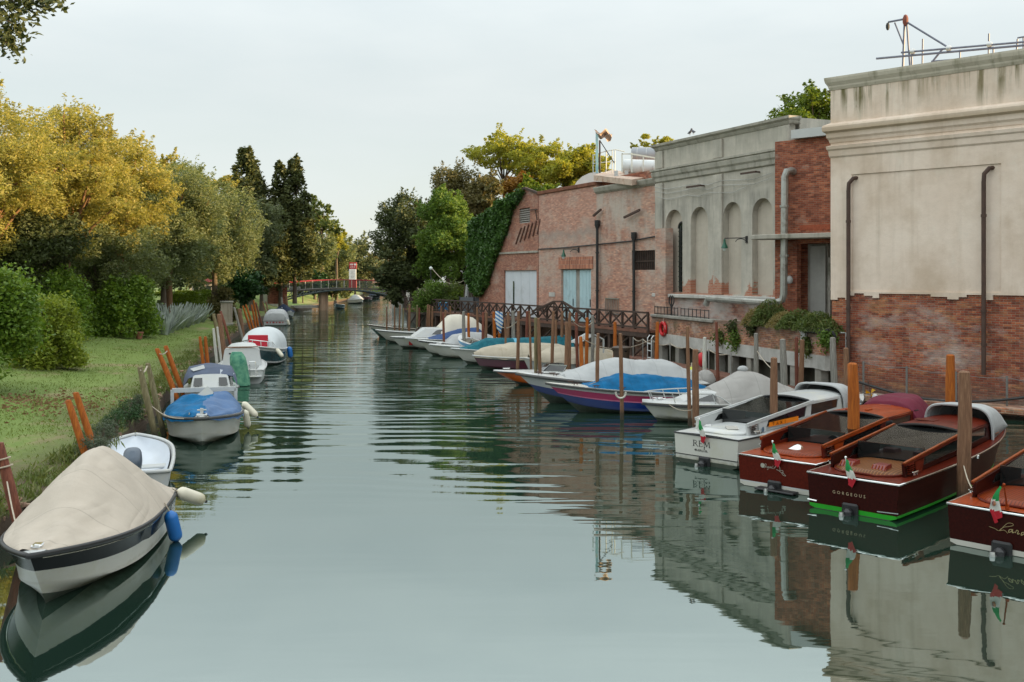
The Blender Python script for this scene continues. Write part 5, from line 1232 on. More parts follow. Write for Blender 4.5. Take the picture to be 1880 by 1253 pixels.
b = RB('orange_boat', 'orange hulled boat with a white deck, bow beside the maroon one', 906, 681, 45.0, 193, 5.6, 1.9, .55, 1.2, tf=.8, p=2.2)
b.hull([(.14, 0), (.95, 1), (1.1, 1), (1.3, 2), (2, 2)], [WHITE, ORANGEP, ANTIF]); b.deck(WHITE, camber=.05); b.edge(.03, RUBR)
b.screen(3.4, .7, .3); b.cleat(5.0, 0)
b = RB('maroon_boat', 'maroon hulled boat humped under a cream stained tarpaulin', 868, 653, 52.4, 194, 5.6, 2.1, .60, .5, tf=.85, p=3.2)
b.hull([(.22, 0), (.28, 2), (.85, 1), (1.2, 1), (1.5, 2), (2, 2)], [WHITE, MAROONP, ANTIF]); b.deck(WHITE); b.edge(.04, WHITE, 'gunwale', 0)
b.tarp([(-.05, .3), (.8, .66), (3.2, .72), (4.5, .55), (5.2, .34), (5.55, .12)], STAINC, e=2.6, skirt=.12, wr=.07, seed=12)
P = D(1040, 672, 51); b = Boat('tarped_skiff', 'low boat under a crumpled cream tarpaulin behind the orange boat', (P.x+2.6, P.y+.7), 195, 5.0, 2.0, .55, .8, .4, tf=.85)
b.hull([(.2, 0), (1.2, 0), (1.5, 1), (2, 1)], [WHITE, ANTIF]); b.deck(WHITE)
b.tarp([(0, .45), (1.2, .7), (3.4, .62), (4.7, .15)], STAINC, e=2.2, skirt=.15, wr=.10, seed=21)
m = MB(); m.tube([(.9, -.6, .7), (.9, -.6, 1.7), (1.4, -.6, 1.95), (2.3, -.6, 1.5)], .05, 6); m.tube([(.9, .6, .7), (.9, .6, 1.7), (1.4, .6, 1.95), (2.3, .6, 1.5)], .05, 6); m.add([(1.4, -.6, 1.95), (1.4, .6, 1.95), (2.3, .6, 1.5), (2.3, -.6, 1.5)], [(0, 1, 2, 3), (3, 2, 1, 0)]); m.build('white_frame', WHITE, b.o)
b = RB('teal_tarped_boat', 'white boat with a long faded teal tarpaulin', 828, 640, 55.5, 196, 7.2, 2.2, .62, .95, tf=.85)
b.hull([(.12, 0), (.9, 0), (1.3, 0), (2, 1)], [HULLW, ANTIF]); b.deck(WHITE); b.edge(.035, WHITE, 'gunwale', 0)
b.tarp([(.2, .95), (1.0, .85), (3.0, .74), (5.2, .66), (6.2, .22), (6.7, .04)], TEALT, e=1.9, skirt=.06, wr=.05, seed=14, m2=mat('light blue tarpaulin seam', rgb(86, 160, 186), .5), split=lambda u, v: .50 < u < .54)
b = RB('launch', 'white launch with an open foredeck, bow next to the teal tarpaulin', 788, 633, 59.5, 197, 5.6, 2.0, .58, .85)
b.hull([(.12, 0), (.9, 0), (1.3, 0), (2, 1)], [HULLW, ANTIF]); b.deck(WHITE, camber=.07); b.edge(.03, WHITE, 'gunwale', 0); b.screen(3.3, .75, .34); b.cleat(5.0, 0)
b = RB('launch', 'white launch with a small white canvas, second from the teal tarpaulin', 767, 625, 61.5, 198, 5.6, 2.0, .6, .95)
b.hull([(.12, 0), (.18, 1), (.9, 0), (1.3, 0), (2, 2)], [HULLW, BLACK, ANTIF]); b.deck(WHITE, camber=.05); b.edge(.03, RUBR)
b.tarp([(.2, .3), (1.4, .72), (2.4, .75), (3.4, .5), (3.9, .05)], WHITEC, e=2, skirt=.04, wr=.03, seed=31)
b = RB('navy_covered_boat', 'white boat with a navy blue canvas over its middle', 744, 621, 66.5, 198, 5.8, 2.1, .6, .95)
b.hull([(.12, 0), (.9, 0), (1.3, 0), (2, 1)], [HULLW, ANTIF]); b.deck(WHITE, camber=.05); b.edge(.03, WHITE, 'gunwale', 0)
b.tarp([(.0, .2), (.8, .78), (2.0, .72), (3.6, .25), (4.3, .03)], mat('bright navy canvas', rgb(30, 64, 112), .75, .1, 3), e=2, skirt=.05, wr=.04, seed=33)
b = RB('cabin_cruiser', 'white cabin cruiser with a cream tent and red bow stripe', 717, 619, 67.5, 199, 6.4, 2.3, .75, .85)
b.hull([(.1, 0), (.9, 0), (1.3, 0), (2, 1)], [HULLW, ANTIF]); b.deck(WHITE, camber=.05); b.edge(.035, RUBR)
b.cabin(2.2, 5.0, .62, .95, .55, WHITE, (.1, .9), win=[(2.5, 3.9, .35, .85)])
b.tarp([(-.0, .8), (.6, 1.25), (1.6, 1.5), (2.4, 1.42), (3.1, .68)], mat('cream tent canvas', rgb(206, 200, 186), .8, .05, 2), e=2.6, skirt=.05, wr=.04, seed=35, yw=.95)
for sg in (-1, 1):
    m = MB(); pts = [b.pt(x, k) for x, k in ((5.0, .35), (5.35, .35), (5.5, .95), (5.25, .95))]
    m.add([(a, sg*(q+.035), c) for a, q, c in pts], [(0, 1, 2, 3), (3, 2, 1, 0)]); m.build('red_flash', REDP, b.o)
b = RB('launch', 'white launch with a long flat foredeck, second boat from the far end', 689, 606, 73.0, 200, 6.0, 2.0, .65, 1.1)
b.hull([(.12, 0), (.9, 1), (1.3, 1), (2, 2)], [WHITE, OFFW, ANTIF]); b.deck(WHITE, camber=.05); b.edge(.03, RUBR); b.screen(3.0, .75, .34)
b = RB('lagoon_boat', 'wooden boat with a dark green lower hull, last before the bridge', 674, 596, 80.0, 201, 6.2, 1.9, .55, 1.0, tf=.55)
b.hull([(.12, 0), (.5, 0), (.9, 1), (1.3, 1), (2, 2)], [OFFW, mat('dark green hull paint', (.012, .06, .045, 1), .4), ANTIF]); b.deck(OFFW, hole=(1.2, 4.2), inner=mat('weathered boat wood', (.2, .16, .11, 1), .8)); b.edge(.04, DARKWOOD)
# white stern of a small skiff standing up behind the launches, blue crate on the walkway
P = D(895, 622, 58); b = Boat('skiff', 'white skiff with a blue end behind the launches', (P.x, P.y), 120, 3.6, 1.5, .9, 1.3, .4)
b.hull([(.2, 1), (.9, 0), (1.3, 0), (2, 2)], [WHITE, mat('sky blue paint', rgb(96, 150, 190), .5), ANTIF]); b.deck(WHITE, hole=(.5, 2.6), inner=OFFW)

# ---------- water taxis ----------
def strokes(o, name, mt, lines, frame, w=.012, lift=.004):
    """lettering: flat ribbons along pen strokes; frame(u,v)->(point, normal, du, dv)"""
    m = MB()
    for ln in lines:
        ww = ln[0] if isinstance(ln[0], (int, float)) else w; pts = ln[1:] if isinstance(ln[0], (int, float)) else ln
        P = [Vector((p[0], p[1])) for p in pts]
        L_, R_ = [], []
        for i, p in enumerate(P):
            d = (P[min(i+1, len(P)-1)]-P[max(i-1, 0)]); d = d.normalized() if d.length > 0 else Vector((1, 0)); nn = Vector((-d.y, d.x))*ww/2
            L_.append(p+nn); R_.append(p-nn)
        rows = [[frame(a.x, a.y), frame(c.x, c.y)] for a, c in zip(L_, R_)]
        m.grid(rows); m.grid(rows, flip=True)
    return m.build(name, mt, o, smooth=False)
def curve(pts, n=6):
    out = []; P = [Vector(p) for p in pts]
    for i in range(len(P)-1):
        p0, p1, p2, p3 = P[max(i-1, 0)], P[i], P[i+1], P[min(i+2, len(P)-1)]
        for k in range(n):
            t = k/n; out.append(tuple(.5*((2*p1)+(p2-p0)*t+(2*p0-5*p1+4*p2-p3)*t*t+(3*p1-p0-3*p2+p3)*t**3)))
    out.append(tuple(P[-1])); return out
def text_on(o, name, mt, txt, frame, size, spacing=1.0, shear=0):
    c = bpy.data.curves.new(name, 'FONT'); c.body = txt; c.size = size; c.space_character = spacing; c.align_x = 'CENTER'; c.shear = shear; c.resolution_u = 3
    ob = bpy.data.objects.new(name, c); COL.objects.link(ob); dg = bpy.context.evaluated_depsgraph_get()
    me = bpy.data.meshes.new_from_object(ob.evaluated_get(dg)); bpy.data.objects.remove(ob)
    for v in me.vertices: v.co = frame(v.co.x, v.co.y)
    me.materials.append(mt); q = bpy.data.objects.new(name, me); COL.objects.link(q); q.parent = o; return q
FG, FW, FR = mat('flag green', rgb(18, 128, 62), .8, .1, 9), mat('flag white', rgb(214, 212, 204), .8, .05, 9), mat('flag red', rgb(176, 24, 40), .8, .1, 9)
def flag(o, x, y, z, h, mt=CHROME, lean=.16, crest=False, k=1.0, sway=-1):
    m = MB(); m.tube([(x, y, z), (x-lean, y, z+h)], [.02*k, .012*k], 8); m.ball((x-lean, y, z+h+.015), .028*k, 8); m.lathe([(.04*k, 0), (.03*k, .08*k)], (x, y, z), 8); st = m.build('flagstaff', mt, o)
    rows = []
    for i in range(17):
        u = i/16; zz = z+h*.97-u*h*1.25; wd = .02+.21*k*math.sin(min(1, u*1.35)*PI*.55)*(1-.55*max(0, u-.6)/.4)
        rows.append([(x-lean-.03-.02*math.sin(u*5)-.05*v*math.sin(u*3), y-sway*(-.02)+sway*(wd*(v)*.9+.02)+.025*math.sin(v*9+u*4), zz-.10*v*u-.04*v) for v in np.linspace(0, 1, 9)])
    def ci(i, j):
        q = (i+j*.5)/19.0
        return 0 if q < .40 else (1 if q < .68 else 2)
    fl = MB().grid(rows, mi=ci).build('flag', [FG, FW, FR], st, angle=70)
    if crest:
        p = Vector(rows[8][4]); mm = MB(); mm.ball(p+Vector((-.015, 0, 0)), (.012, .035, .05), 8); mm.build('crest', mat('crest blue and gold', rgb(70, 74, 120), .6, .5, 40, c2=rgb(190, 120, 60)), fl)
def taxi(name, label, pos, head, HULL, DECK, RAIL, ROOFM, BOOT, hatch, L=8.9, trim=CHROME, roofz=1.36, sternz=.74, cabin=True, boot_k=.92, stripe=None, bootmat2=None):
    b = Boat(name, label, pos, head, L, 2.14, sternz, 1.12, .8, tf=.93, p=2.8, cat='water taxi')
    b.hull([(.05, 0), (boot_k-.04, 0), (boot_k, 2 if stripe else 0), (1.0, 1), (1.12, 1), (1.4, 3), (2, 3)], [HULL, BOOT, stripe or HULL, ANTIF], n=30)
    b.edge(.022, trim, 'rub_rail', -.012, out=.008)
    X0, X1 = 1.75, 6.9
    b.deck(DECK, hole=(X0, X1), camber=.03, hw=.74, floor=.25, inner=DARKIN if cabin else DECK)
    hw = lambda x: b.half(x)*.775
    zs = b.sheer
    # aft hatch: a low curved bench lid
    rows = []
    for i in range(13):
        x = .32+1.5*i/12; w_ = .78*(1-.55*max(0, (.75-(x-.32))/.75)**2.5)
        rows.append([(x, w_*v, zs(x)+.04+.085*(1-v**4)*min(1, (x-.30)/.12)) for v in np.linspace(-1, 1, 15)])
    m = MB(); m.grid(rows, flip=True); r = rows[-1]; m.grid([r, [(p[0], p[1], zs(1.8)) for p in r]], flip=True); m.build('hatch', hatch, b.o, angle=50)
    m = MB(); m.tube([(p[0], p[1], p[2]+.0) for p in [q[0] for q in rows][::-1]+rows[0][1:-1]+[q[-1] for q in rows]], .025, 6); m.build('hatch_edge', RAIL, b.o)
    # slanting side wings that rise from the aft deck to the roof
    if cabin:
        xw0, xr0, xr1 = .72, 4.10, 6.02; zw = zs(xw0)+.30
        def zt(x): return zw+(roofz-zw)*min(1, max(0, (x-xw0)/(xr0-xw0)))
        for sg in (-1, 1):
            y = lambda x: sg*(hw(x)+.02-.05*max(0, (zt(x)-1.0)))
            T3 = lambda u, v, d: (u, sg*(hw(u)+.045-.10*(v-.7)-d), v)
            w1 = [(1.55, zs(1.55)+.13), (3.65, zs(3.6)+.17), (3.78, zt(3.78)-.10), (1.75, zt(1.75)-.09)]
            w2 = [(3.95, zs(3.9)+.17), (5.62, zs(5.5)+.17), (5.76, roofz-.10), (4.05, zt(4.05)-.10)]
            out = [(xw0, zs(xw0)+.0), (6.1, zs(6.1)+.0), (xr1, roofz-.02), (xr0, roofz-.02), (xw0, zw)]
            m = MB()
            if sg > 0: m.poly(out, [w1, w2], .05, T3, 0, both=True)
            else: m.poly(out, [w1, w2], .05, T3, 0, both=True)
            sp = m.build('cabin_side', RAIL if HULL is WHITE or HULL is HULLW else HULL, b.o, smooth=False)
            for w_ in (w1, w2):
                mm = MB(); mm.poly(w_, [], .012, lambda u, v, d: T3(u, v, d+.02), 0, both=True); mm.build('window', TINT, sp, smooth=False)
            m = MB(); m.bar((xw0-.03, y(xw0)+sg*.005, zw+.012), (xr0, y(xr0), roofz+.002), .05, .03); m.build('rail_cap', MAHOT if RAIL is not WHITE else RAIL, sp)
            m = MB(); m.bar((xw0, y(xw0), zw-.03), (xr0, y(xr0), roofz-.045), .075, .05); m.build('rail', RAIL, sp)
            # louvred air intake
            m = MB()
            for k in range(5): m.bar((xw0+.10, y(.9)+sg*.035, zs(.9)+.07+k*.045), (xw0+.38, y(1.1)+sg*.04, zs(1.1)+.085+k*.045), .05, .014)
            m.build('louvre', CHROME if HULL is not MAHO else MAHOD, sp)
            m = MB(); m.add([T3(1.2, zs(1.2)+.03, -.03), T3(1.5, zs(1.5)+.03, -.03), T3(1.68, zt(1.6)-.08, -.03), T3(1.2, zt(1.1)-.06, -.03)], [(0, 1, 2, 3), (3, 2, 1, 0)]); m.build('intake_panel', RAIL, sp)
        # roof
        rows = []
        for i in range(9):
            x = xr0-.02+(xr1+.05-xr0)*i/8; w_ = hw(x)+.0
            rows.append([(x+.10*(1-abs(v))*(1 if i == 8 else 0), w_*v*.97, roofz+.005+.085*(1-v*v)-(.05 if abs(v) > .97 else 0)) for v in np.linspace(-1, 1, 15)])
        m = MB(); m.grid(rows, flip=True); m.grid([[(p[0], p[1], p[2]-.05) for p in r] for r in rows])
        for r, f in ((rows[0], False), (rows[-1], True)): m.grid([r, [(p[0], p[1], p[2]-.05) for p in r]], flip=f)
        m.build('roof', ROOFM, b.o, angle=50)
        m = MB(); r = rows[0]; m.tube([(p[0]-.02, p[1], p[2]-.03) for p in r], .035, 6); m.build('roof_trim', DARKIN if HULL is not HULLW else BLACK, b.o)
        # sloping glass under the roof, sill bar, dark bulkhead
        xg = 2.05; zg = zt(xg)-.03
        m = MB(); m.add([(xg, -hw(xg)+.05, zg), (xg, hw(xg)-.05, zg), (xr0+.02, hw(xr0)-.05, roofz+.0), (xr0+.02, -hw(xr0)+.05, roofz+.0)], [(0, 1, 2, 3), (3, 2, 1, 0)]); m.build('rear_glass', TINT, b.o, smooth=False)
        m = MB(); m.bar((xg, -hw(xg)+.05, zg), (xg, hw(xg)-.05, zg), .03); m.build('glass_sill', CHROME if HULL is HULLW else DARKIN, b.o)
        m = MB(); m.box((1.93, 0, zs(2)*.5+.42), (.04, 1.5, zg-.32)); m.build('bulkhead', TINT, b.o)
        for sg in (-1, 1): m = MB(); m.tube([(6.0, sg*hw(6.0), roofz-.02), (6.22, sg*hw(6.0), roofz-.02), (6.32, sg*hw(6.1), zs(6.2)+.06)], .014, 6); m.build('grab_hoop', BLACK, b.o)
    # stern gear
    m = MB(); m.box((-.03, .02, .08), (.08, .36, .30), ch=.05); m.build('drive_plate', BLACK, b.o)
    m = MB(); m.box((-.14, .02, .02), (.20, .18, .24), ch=.06); m.tube([(-.22, .06, -.02), (-.32, .08, -.08)], [.06, .05], 10); m.build('stern_drive', mat('dark drive casing', (.025, .025, .027, 1), .4, .3, 9), b.o)
    m = MB(); m.lathe([(.05, -.08), (.06, 0), (.045, .08)], (-.28, .09, .0), 10); m.build('drive_ram', STEEL, b.o)
    for sg in (-1, 1): b.cleat(1.0, sg*(b.half(1)-.09), rz=0, k=.9)
    for sg in (-1, 1): b.cleat(6.4, sg*(b.half(6.4)-.12), rz=0, k=.9)
    b.tf_x = lambda u, v: (-.012, -u, v)      # transom frame seen from astern: u to the right
    b.hwf = hw
    return b
def transom(b, u0=0, v0=0, k=1.0, lean=0):
    return lambda u, v: Vector((-.008, -(u0+u*k), v0+v*k))
def hood(b, x0, x1, h, mt, name='canvas_hood', liner=None, closed=False):
    """folding helm canvas, its mouth open aft"""
    zs = b.sheer; rows = []
    for i in range(13):
        t = i/12; x = x0+(x1-x0)*t; hh = h*(1-t**2.6)+.02; w_ = .82*(1-.30*t)
        rows.append([(x-(.12*math.sin(a) if i == 0 else 0), w_*math.copysign(abs(math.cos(a))**.45, math.cos(a)), zs(x)+hh*abs(math.sin(a))**.55+.015*noise.noise(Vector((x*3, a*3, 1)))) for a in np.linspace(0, PI, 21)])
    m = MB(); m.grid(rows); o = m.build(name, mt, b.o, angle=70)
    md = o.modifiers.new('thick', 'SOLIDIFY'); md.thickness = .03; md.offset = -1
    m = MB(); m.tube(rows[0], .035, 6); m.build('hem', mt, o)
    for q in (4, 8):
        m = MB(); m.tube([Vector(p)*.985+Vector((0, 0, .0)) for p in rows[q]], .018, 5); m.build('hoop', STEEL, o)
    return o
# white taxi
P = G(1242, 847); tx = taxi('water_taxi', 'white water taxi lettered REM manila on its stern', (P.x+.66, P.y-.62), 44.5, HULLW, WHITE, WHITE, WHITE, ANTIF, WHITE, trim=BLACK, sternz=.78, roofz=1.42)
REM = tx
blk = mat('black lettering', (.02, .02, .02, 1), .5)
s_ = .26
def SER(x, letters): pass
remL = []
def st(w_, *pts): remL.append([w_]+[tuple(p) for p in pts])
tk, tn = .042, .016
st(tk, (-.36, .0), (-.36, .30)); st(tn, *[(-.42, .0), (-.30, .0)]); st(tn, (-.42, .30), (-.33, .30)); st(tn*1.6, *curve([(-.36, .295), (-.22, .285), (-.18, .22), (-.24, .16), (-.36, .15)])); st(tk*.9, (-.27, .155), (-.12, .0)); st(tn, (-.14, 0), (-.08, 0))
st(tk, (.0, .0), (.0, .30)); st(tn, (-.05, 0), (.19, 0)); st(tn, (-.05, .30), (.17, .30)); st(tn, (0, .155), (.12, .155)); st(tn, (.19, 0), (.19, .06)); st(tn, (.17, .3), (.17, .25)); st(tn, (.12, .12), (.12, .19))
st(tn, (.30, 0), (.32, .30)); st(tk, (.32, .30), (.46, .02)); st(tn, (.46, .02), (.60, .30)); st(tk, (.60, .30), (.63, 0)); st(tn, (.25, 0), (.36, 0)); st(tn, (.57, 0), (.69, 0))
strokes(tx.o, 'name_lettering', blk, remL, transom(tx, -.19, .48, .50))
man = []
def cv(x, *pts): man.append([.013]+curve([(x+p[0], p[1]) for p in pts]))
cv(0, (0, .02), (.02, .08), (.03, .0), (.05, .08), (.07, .02), (.07, .0), (.09, .08), (.11, .02), (.13, .01)); cv(.15, (.06, .075), (.01, .06), (.01, .0), (.06, .06), (.065, .0), (.09, .02)); cv(.25, (0, .08), (.01, .0), (.04, .08), (.06, .01), (.09, .02)); cv(.35, (0, .08), (.0, .01), (.03, .0), (.05, .04)); man.append([.014, (.352, .105), (.358, .115)])
cv(.42, (0, .02), (.04, .16), (.02, .17), (.01, .02), (.05, .01)); cv(.49, (.06, .075), (.01, .06), (.01, .0), (.06, .06), (.065, .0), (.11, .03))
strokes(tx.o, 'small_lettering', blk, man, transom(tx, -.34, .35, .68))
m = MB(); pts = [(-.006, y, .22+.0) for y in (-.99, .99)]; m.tube(pts, .012, 5); m.build('transom_seam', BLACK, tx.o)
flag(tx.o, .1, .16, .80, .40)
m = MB(); m.tube([(.75, .55, .90), (.85, .4, .91), (.98, .48, .91), (.92, .62, .90)], .018, 6); m.build('deck_ring', STEEL, tx.o)
m = MB(); m.add([(.62, -.25, .915), (.8, -.5, .915), (1.0, -.32, .965), (.82, -.06, .965), (1.0, -.32, .92), (.82, -.06, .92)], [(0, 1, 2, 3), (2, 4, 5, 3), (0, 3, 5), (1, 4, 2)]); m.build('clam_vent', mat('smoky chrome', (.32, .30, .26, 1), .15, .1, 5, .9), tx.o)
TX = mat('orange taxi plate', rgb(232, 128, 18), .4, .05, 3)
m = MB(); yy = -(tx.hwf(2.3)+.075)
m.add([(1.62, yy, .93), (3.15, yy-.02, .95), (3.15, yy-.015, 1.08), (1.66, yy+.005, 1.05)], [(0, 1, 2, 3), (3, 2, 1, 0)]); tp = m.build('taxi_plate', TX, tx.o, smooth=False)
DO = mat('dark orange lettering', rgb(150, 60, 8), .5)
for i_, ch_ in enumerate(((( -.05, .08), (.05, .08), None, (0, .08), (0, 0)), ((-.05, 0), (0, .09), (.05, 0), None, (-.03, .035), (.03, .035)), ((-.05, 0), (.05, .09), None, (-.05, .09), (.05, 0)), ((0, 0), (0, .09)))):
    seg = []; cur = [.022]
    for p in ch_:
        if p is None: seg.append(cur); cur = [.022]
        else: cur.append(p)
    seg.append(cur); x_ = 1.85+i_*.2
    strokes(tp, 'lettering', DO, seg, lambda u, v, x_=x_: Vector((x_+u, yy-.012, .955+v)))
m = MB(); m.add([Vector((1.32+.06*math.cos(a), -(tx.hwf(1.3)+.105), .90+.07*math.sin(a))) for a in np.linspace(0, 2*PI, 16, endpoint=False)], [tuple(range(16)), tuple(reversed(range(16)))]); m.build('round_badge', mat('blue grey badge', rgb(110, 130, 150), .5, .3, 30), tx.o)
hood(tx, 6.0, 7.7, .74, WHITEC)
# orange-red mahogany taxi
P = G(1357, 890); tx = taxi('water_taxi', 'orange mahogany water taxi with a maroon canvas over its helm', (P.x+.70, P.y-.66), 45.5, MAHOR, MAHOO, MAHOO, MAHOO, OFFW, ORRIB, sternz=.74, roofz=1.36, stripe=WHITE)
silver = mat('silver lettering', rgb(196, 194, 180), .4, .05, 5)
lines = []
xx = 0
for k, pts in enumerate((((.10, .20), (.02, .14), (.05, .06), (.12, .08), (.04, .0), (0, -.04)), ((0, .04), (.04, .16), (.02, .16), (.01, .02), (.05, .0)), ((0, .07), (.03, .0), (.06, .08), (.05, -.08), (0, -.07)), ((0, .06), (.04, .05), (.04, .0), (.0, .02), (.06, .01)), ((0, .08), (.01, .0), (.05, .08), (.06, .0)), ((.04, .08), (0, .05), (.03, 0), (.06, .02)), ((0, .14), (.0, .01), (.04, .0), (.09, .03)))):
    lines.append([.018]+curve([(xx+p[0], p[1]) for p in pts])); xx += .08
lines.append([.03]+curve([(.55, .02), (.62, .12), (.70, .22), (.80, .18), (.86, .02), (.84, -.08)])); lines.append([.025]+curve([(.66, -.02), (.78, -.05), (.9, -.12), (1.0, -.16)])); lines.append([.025]+curve([(.84, -.06), (.98, -.02), (1.02, -.08), (.96, -.16), (1.02, -.24), (1.16, -.26), (1.05, -.16), (.98, -.10)]))
strokes(tx.o, 'script_lettering', silver, lines, transom(tx, -.30, .50, .48))
m = MB(); m.add([Vector((-.012, .34+.055*math.cos(a), .54+.055*math.sin(a))) for a in np.linspace(0, 2*PI, 18, endpoint=False)], [tuple(range(18)), tuple(reversed(range(18)))]); m.build('round_emblem', silver, tx.o)
flag(tx.o, .12, .06, .76, .36, mt=CHROME)
m = MB()
rows = [[(.72+.30*i/6, -.02+.16*v, .86+.10*math.sin(PI/2*(i/6))*(1-v*v)) for v in np.linspace(-1, 1, 9)] for i in range(7)]
m.grid(rows, flip=True); m.build('clam_vent', CHROME, tx.o)
tx.tarp([(5.9, .58), (6.2, .70), (7.1, .66), (7.7, .42), (8.2, .04)], MAROONC, e=4, skirt=.02, wr=.03, seed=40, yw=.95, name='helm_canvas')
m = MB(); m.box((5.88, .0, 1.44), (.05, .3, .025)); m.build('canvas_clip', CHROME, tx.o)
m = MB(); m.box((-.16, -.1, .04), (.28, 1.0, .05), ch=.02); m.box((-.2, -.1, -.02), (.3, .9, .03)); m.build('trim_platform', BLACK, tx.o)
m = MB(); m.box((4.5, -.15, 1.46), (.3, .10, .04), ch=.015); m.box((4.3, .3, 1.45), (.3, .08, .03), ch=.01); m.build('roof_handle', MAHOO, tx.o)
# dark mahogany taxi
P = G(1483, 931); tx = taxi('water_taxi', 'dark mahogany water taxi lettered GORGEOUS with a green waterline', (P.x+.72, P.y-.66), 46.0, MAHO, MAHOD, MAHOD, MAHOD, GREENP, TEAKRIB, sternz=.76, roofz=1.36, boot_k=.92)
text_on(tx.o, 'name_lettering', mat('dull bronze lettering', rgb(176, 158, 128), .45, .1, 9), 'GORGEOUS', transom(tx, -.06, .38), .090, 1.75)
flag(tx.o, .14, .12, .78, .38)
for y0 in (.42, -.28):
    m = MB(); m.add([(.62, y0-.17, .86), (.62, y0+.17, .86), (1.02, y0+.14, .87), (1.02, y0-.14, .87), (.74, y0-.15, .965), (.74, y0+.15, .965), (1.02, y0+.13, .965), (1.02, y0-.13, .965)], [(0, 1, 5, 4), (4, 5, 6, 7), (1, 2, 6, 5), (3, 0, 4, 7), (2, 3, 7, 6)]); v_ = m.build('hatch_vent', mat('red varnish vent', (.16, .012, .010, 1), .3, .2, 4, coat=.5), tx.o, smooth=False)
    m = MB()
    for k in range(5): m.bar((.615, y0-.14+.07*k, .875), (.715, y0-.14+.07*k, .96), .014, .012)
    m.build('slat', MAHOT, v_)
hood(tx, 6.0, 7.9, .78, WHITEC)
m = MB(); m.box((4.7, .3, 1.455), (.3, .5, .01)); m.build('roof_hatch', MAHOR, tx.o)
m = MB(); m.tube([(-.005, -.99, .17), (-.005, -.55, .15)], .014, 5); m.tube([(-.005, .99, .17), (-.005, .78, .16)], .014, 5); m.build('chine_strip', CHROME, tx.o)
for sg in (-1, 1): MB().ball((4.2, sg*(tx.half(4.2)+.01), tx.sheer(4.2)-.05), .05, 8).build('side_lamp', CHROME, tx.o)
# dark taxi cut by the picture edge
P = G(1738, 1000); tx = taxi('water_taxi', 'dark mahogany water taxi lettered Lara, cut off by the right edge', (P.x+.74, P.y-.64), 44.0, MAHO, MAHOO, MAHOD, MAHOD, OFFW, ORRIB, sternz=.76, roofz=1.40)
gold = mat('pale gold lettering', rgb(206, 190, 140), .4, .05, 5)
la = [[.012]+curve([(-.30, .05), (-.14, .02), (-.02, -.02), (.10, .12), (.22, .24), (.34, .25), (.36, .20), (.22, .14), (.10, .10), (-.02, -.02), (.12, .02), (.22, -.06)], 8),
      [.022]+curve([(.34, .08), (.26, .06), (.24, -.02), (.31, .02), (.35, .08), (.34, -.01), (.40, .02)]), [.02]+curve([(.42, .0), (.46, .08), (.50, .06), (.48, -.02), (.54, .0)]), [.022]+curve([(.68, .06), (.60, .04), (.58, -.04), (.64, .0), (.69, .06), (.68, -.03), (.76, .02)])]
strokes(tx.o, 'name_lettering', gold, la, transom(tx, -.06, .42, .62))
flag(tx.o, .12, -.02, .80, .44, mt=MAHOO, crest=True, k=1.0, sway=1)
# ---- mooring poles -------------------------------------------------------------------------------
def pole(kind, px, top, Y, dia, label, group=None, bpx=None, bpy=None, taper=.82, zb=-1.0, name='mooring_pole', cap=False):
    T = D(px, top, Y)
    if bpx is not None: Bp = D(bpx, bpy, Y); d = (Bp-T); base = T+d*((T.z-zb)/(T.z-Bp.z))
    else: base = Vector((T.x+random.uniform(-.12, .12), T.y+random.uniform(-.1, .1), zb))
    o = Vector((base.x+(T.x-base.x)*(-zb)/(T.z-zb), base.y+(T.y-base.y)*(-zb)/(T.z-zb), 0))
    k = 9; pts = []; rs = []
    for i in range(k+1):
        t = i/k; p = base.lerp(T, t)-o
        p += Vector((noise.noise(Vector((px, t*2, 0))), noise.noise(Vector((px, t*2, 9))), 0))*dia*.12
        pts.append(p); rs.append(dia/2*(1+(taper-1)*max(0, (t-.75)/.25))*(1+.06*noise.noise(Vector((px*.3, t*5, 4)))))
    pts.append(pts[-1]+Vector((0, 0, dia*.12))); rs.append(rs[-1]*.6)
    m = MB(); m.tube(pts, rs, 10); ob = m.build(name, POLE[kind], loc=o, angle=50)
    return tag(ob, label, 'pole', group)
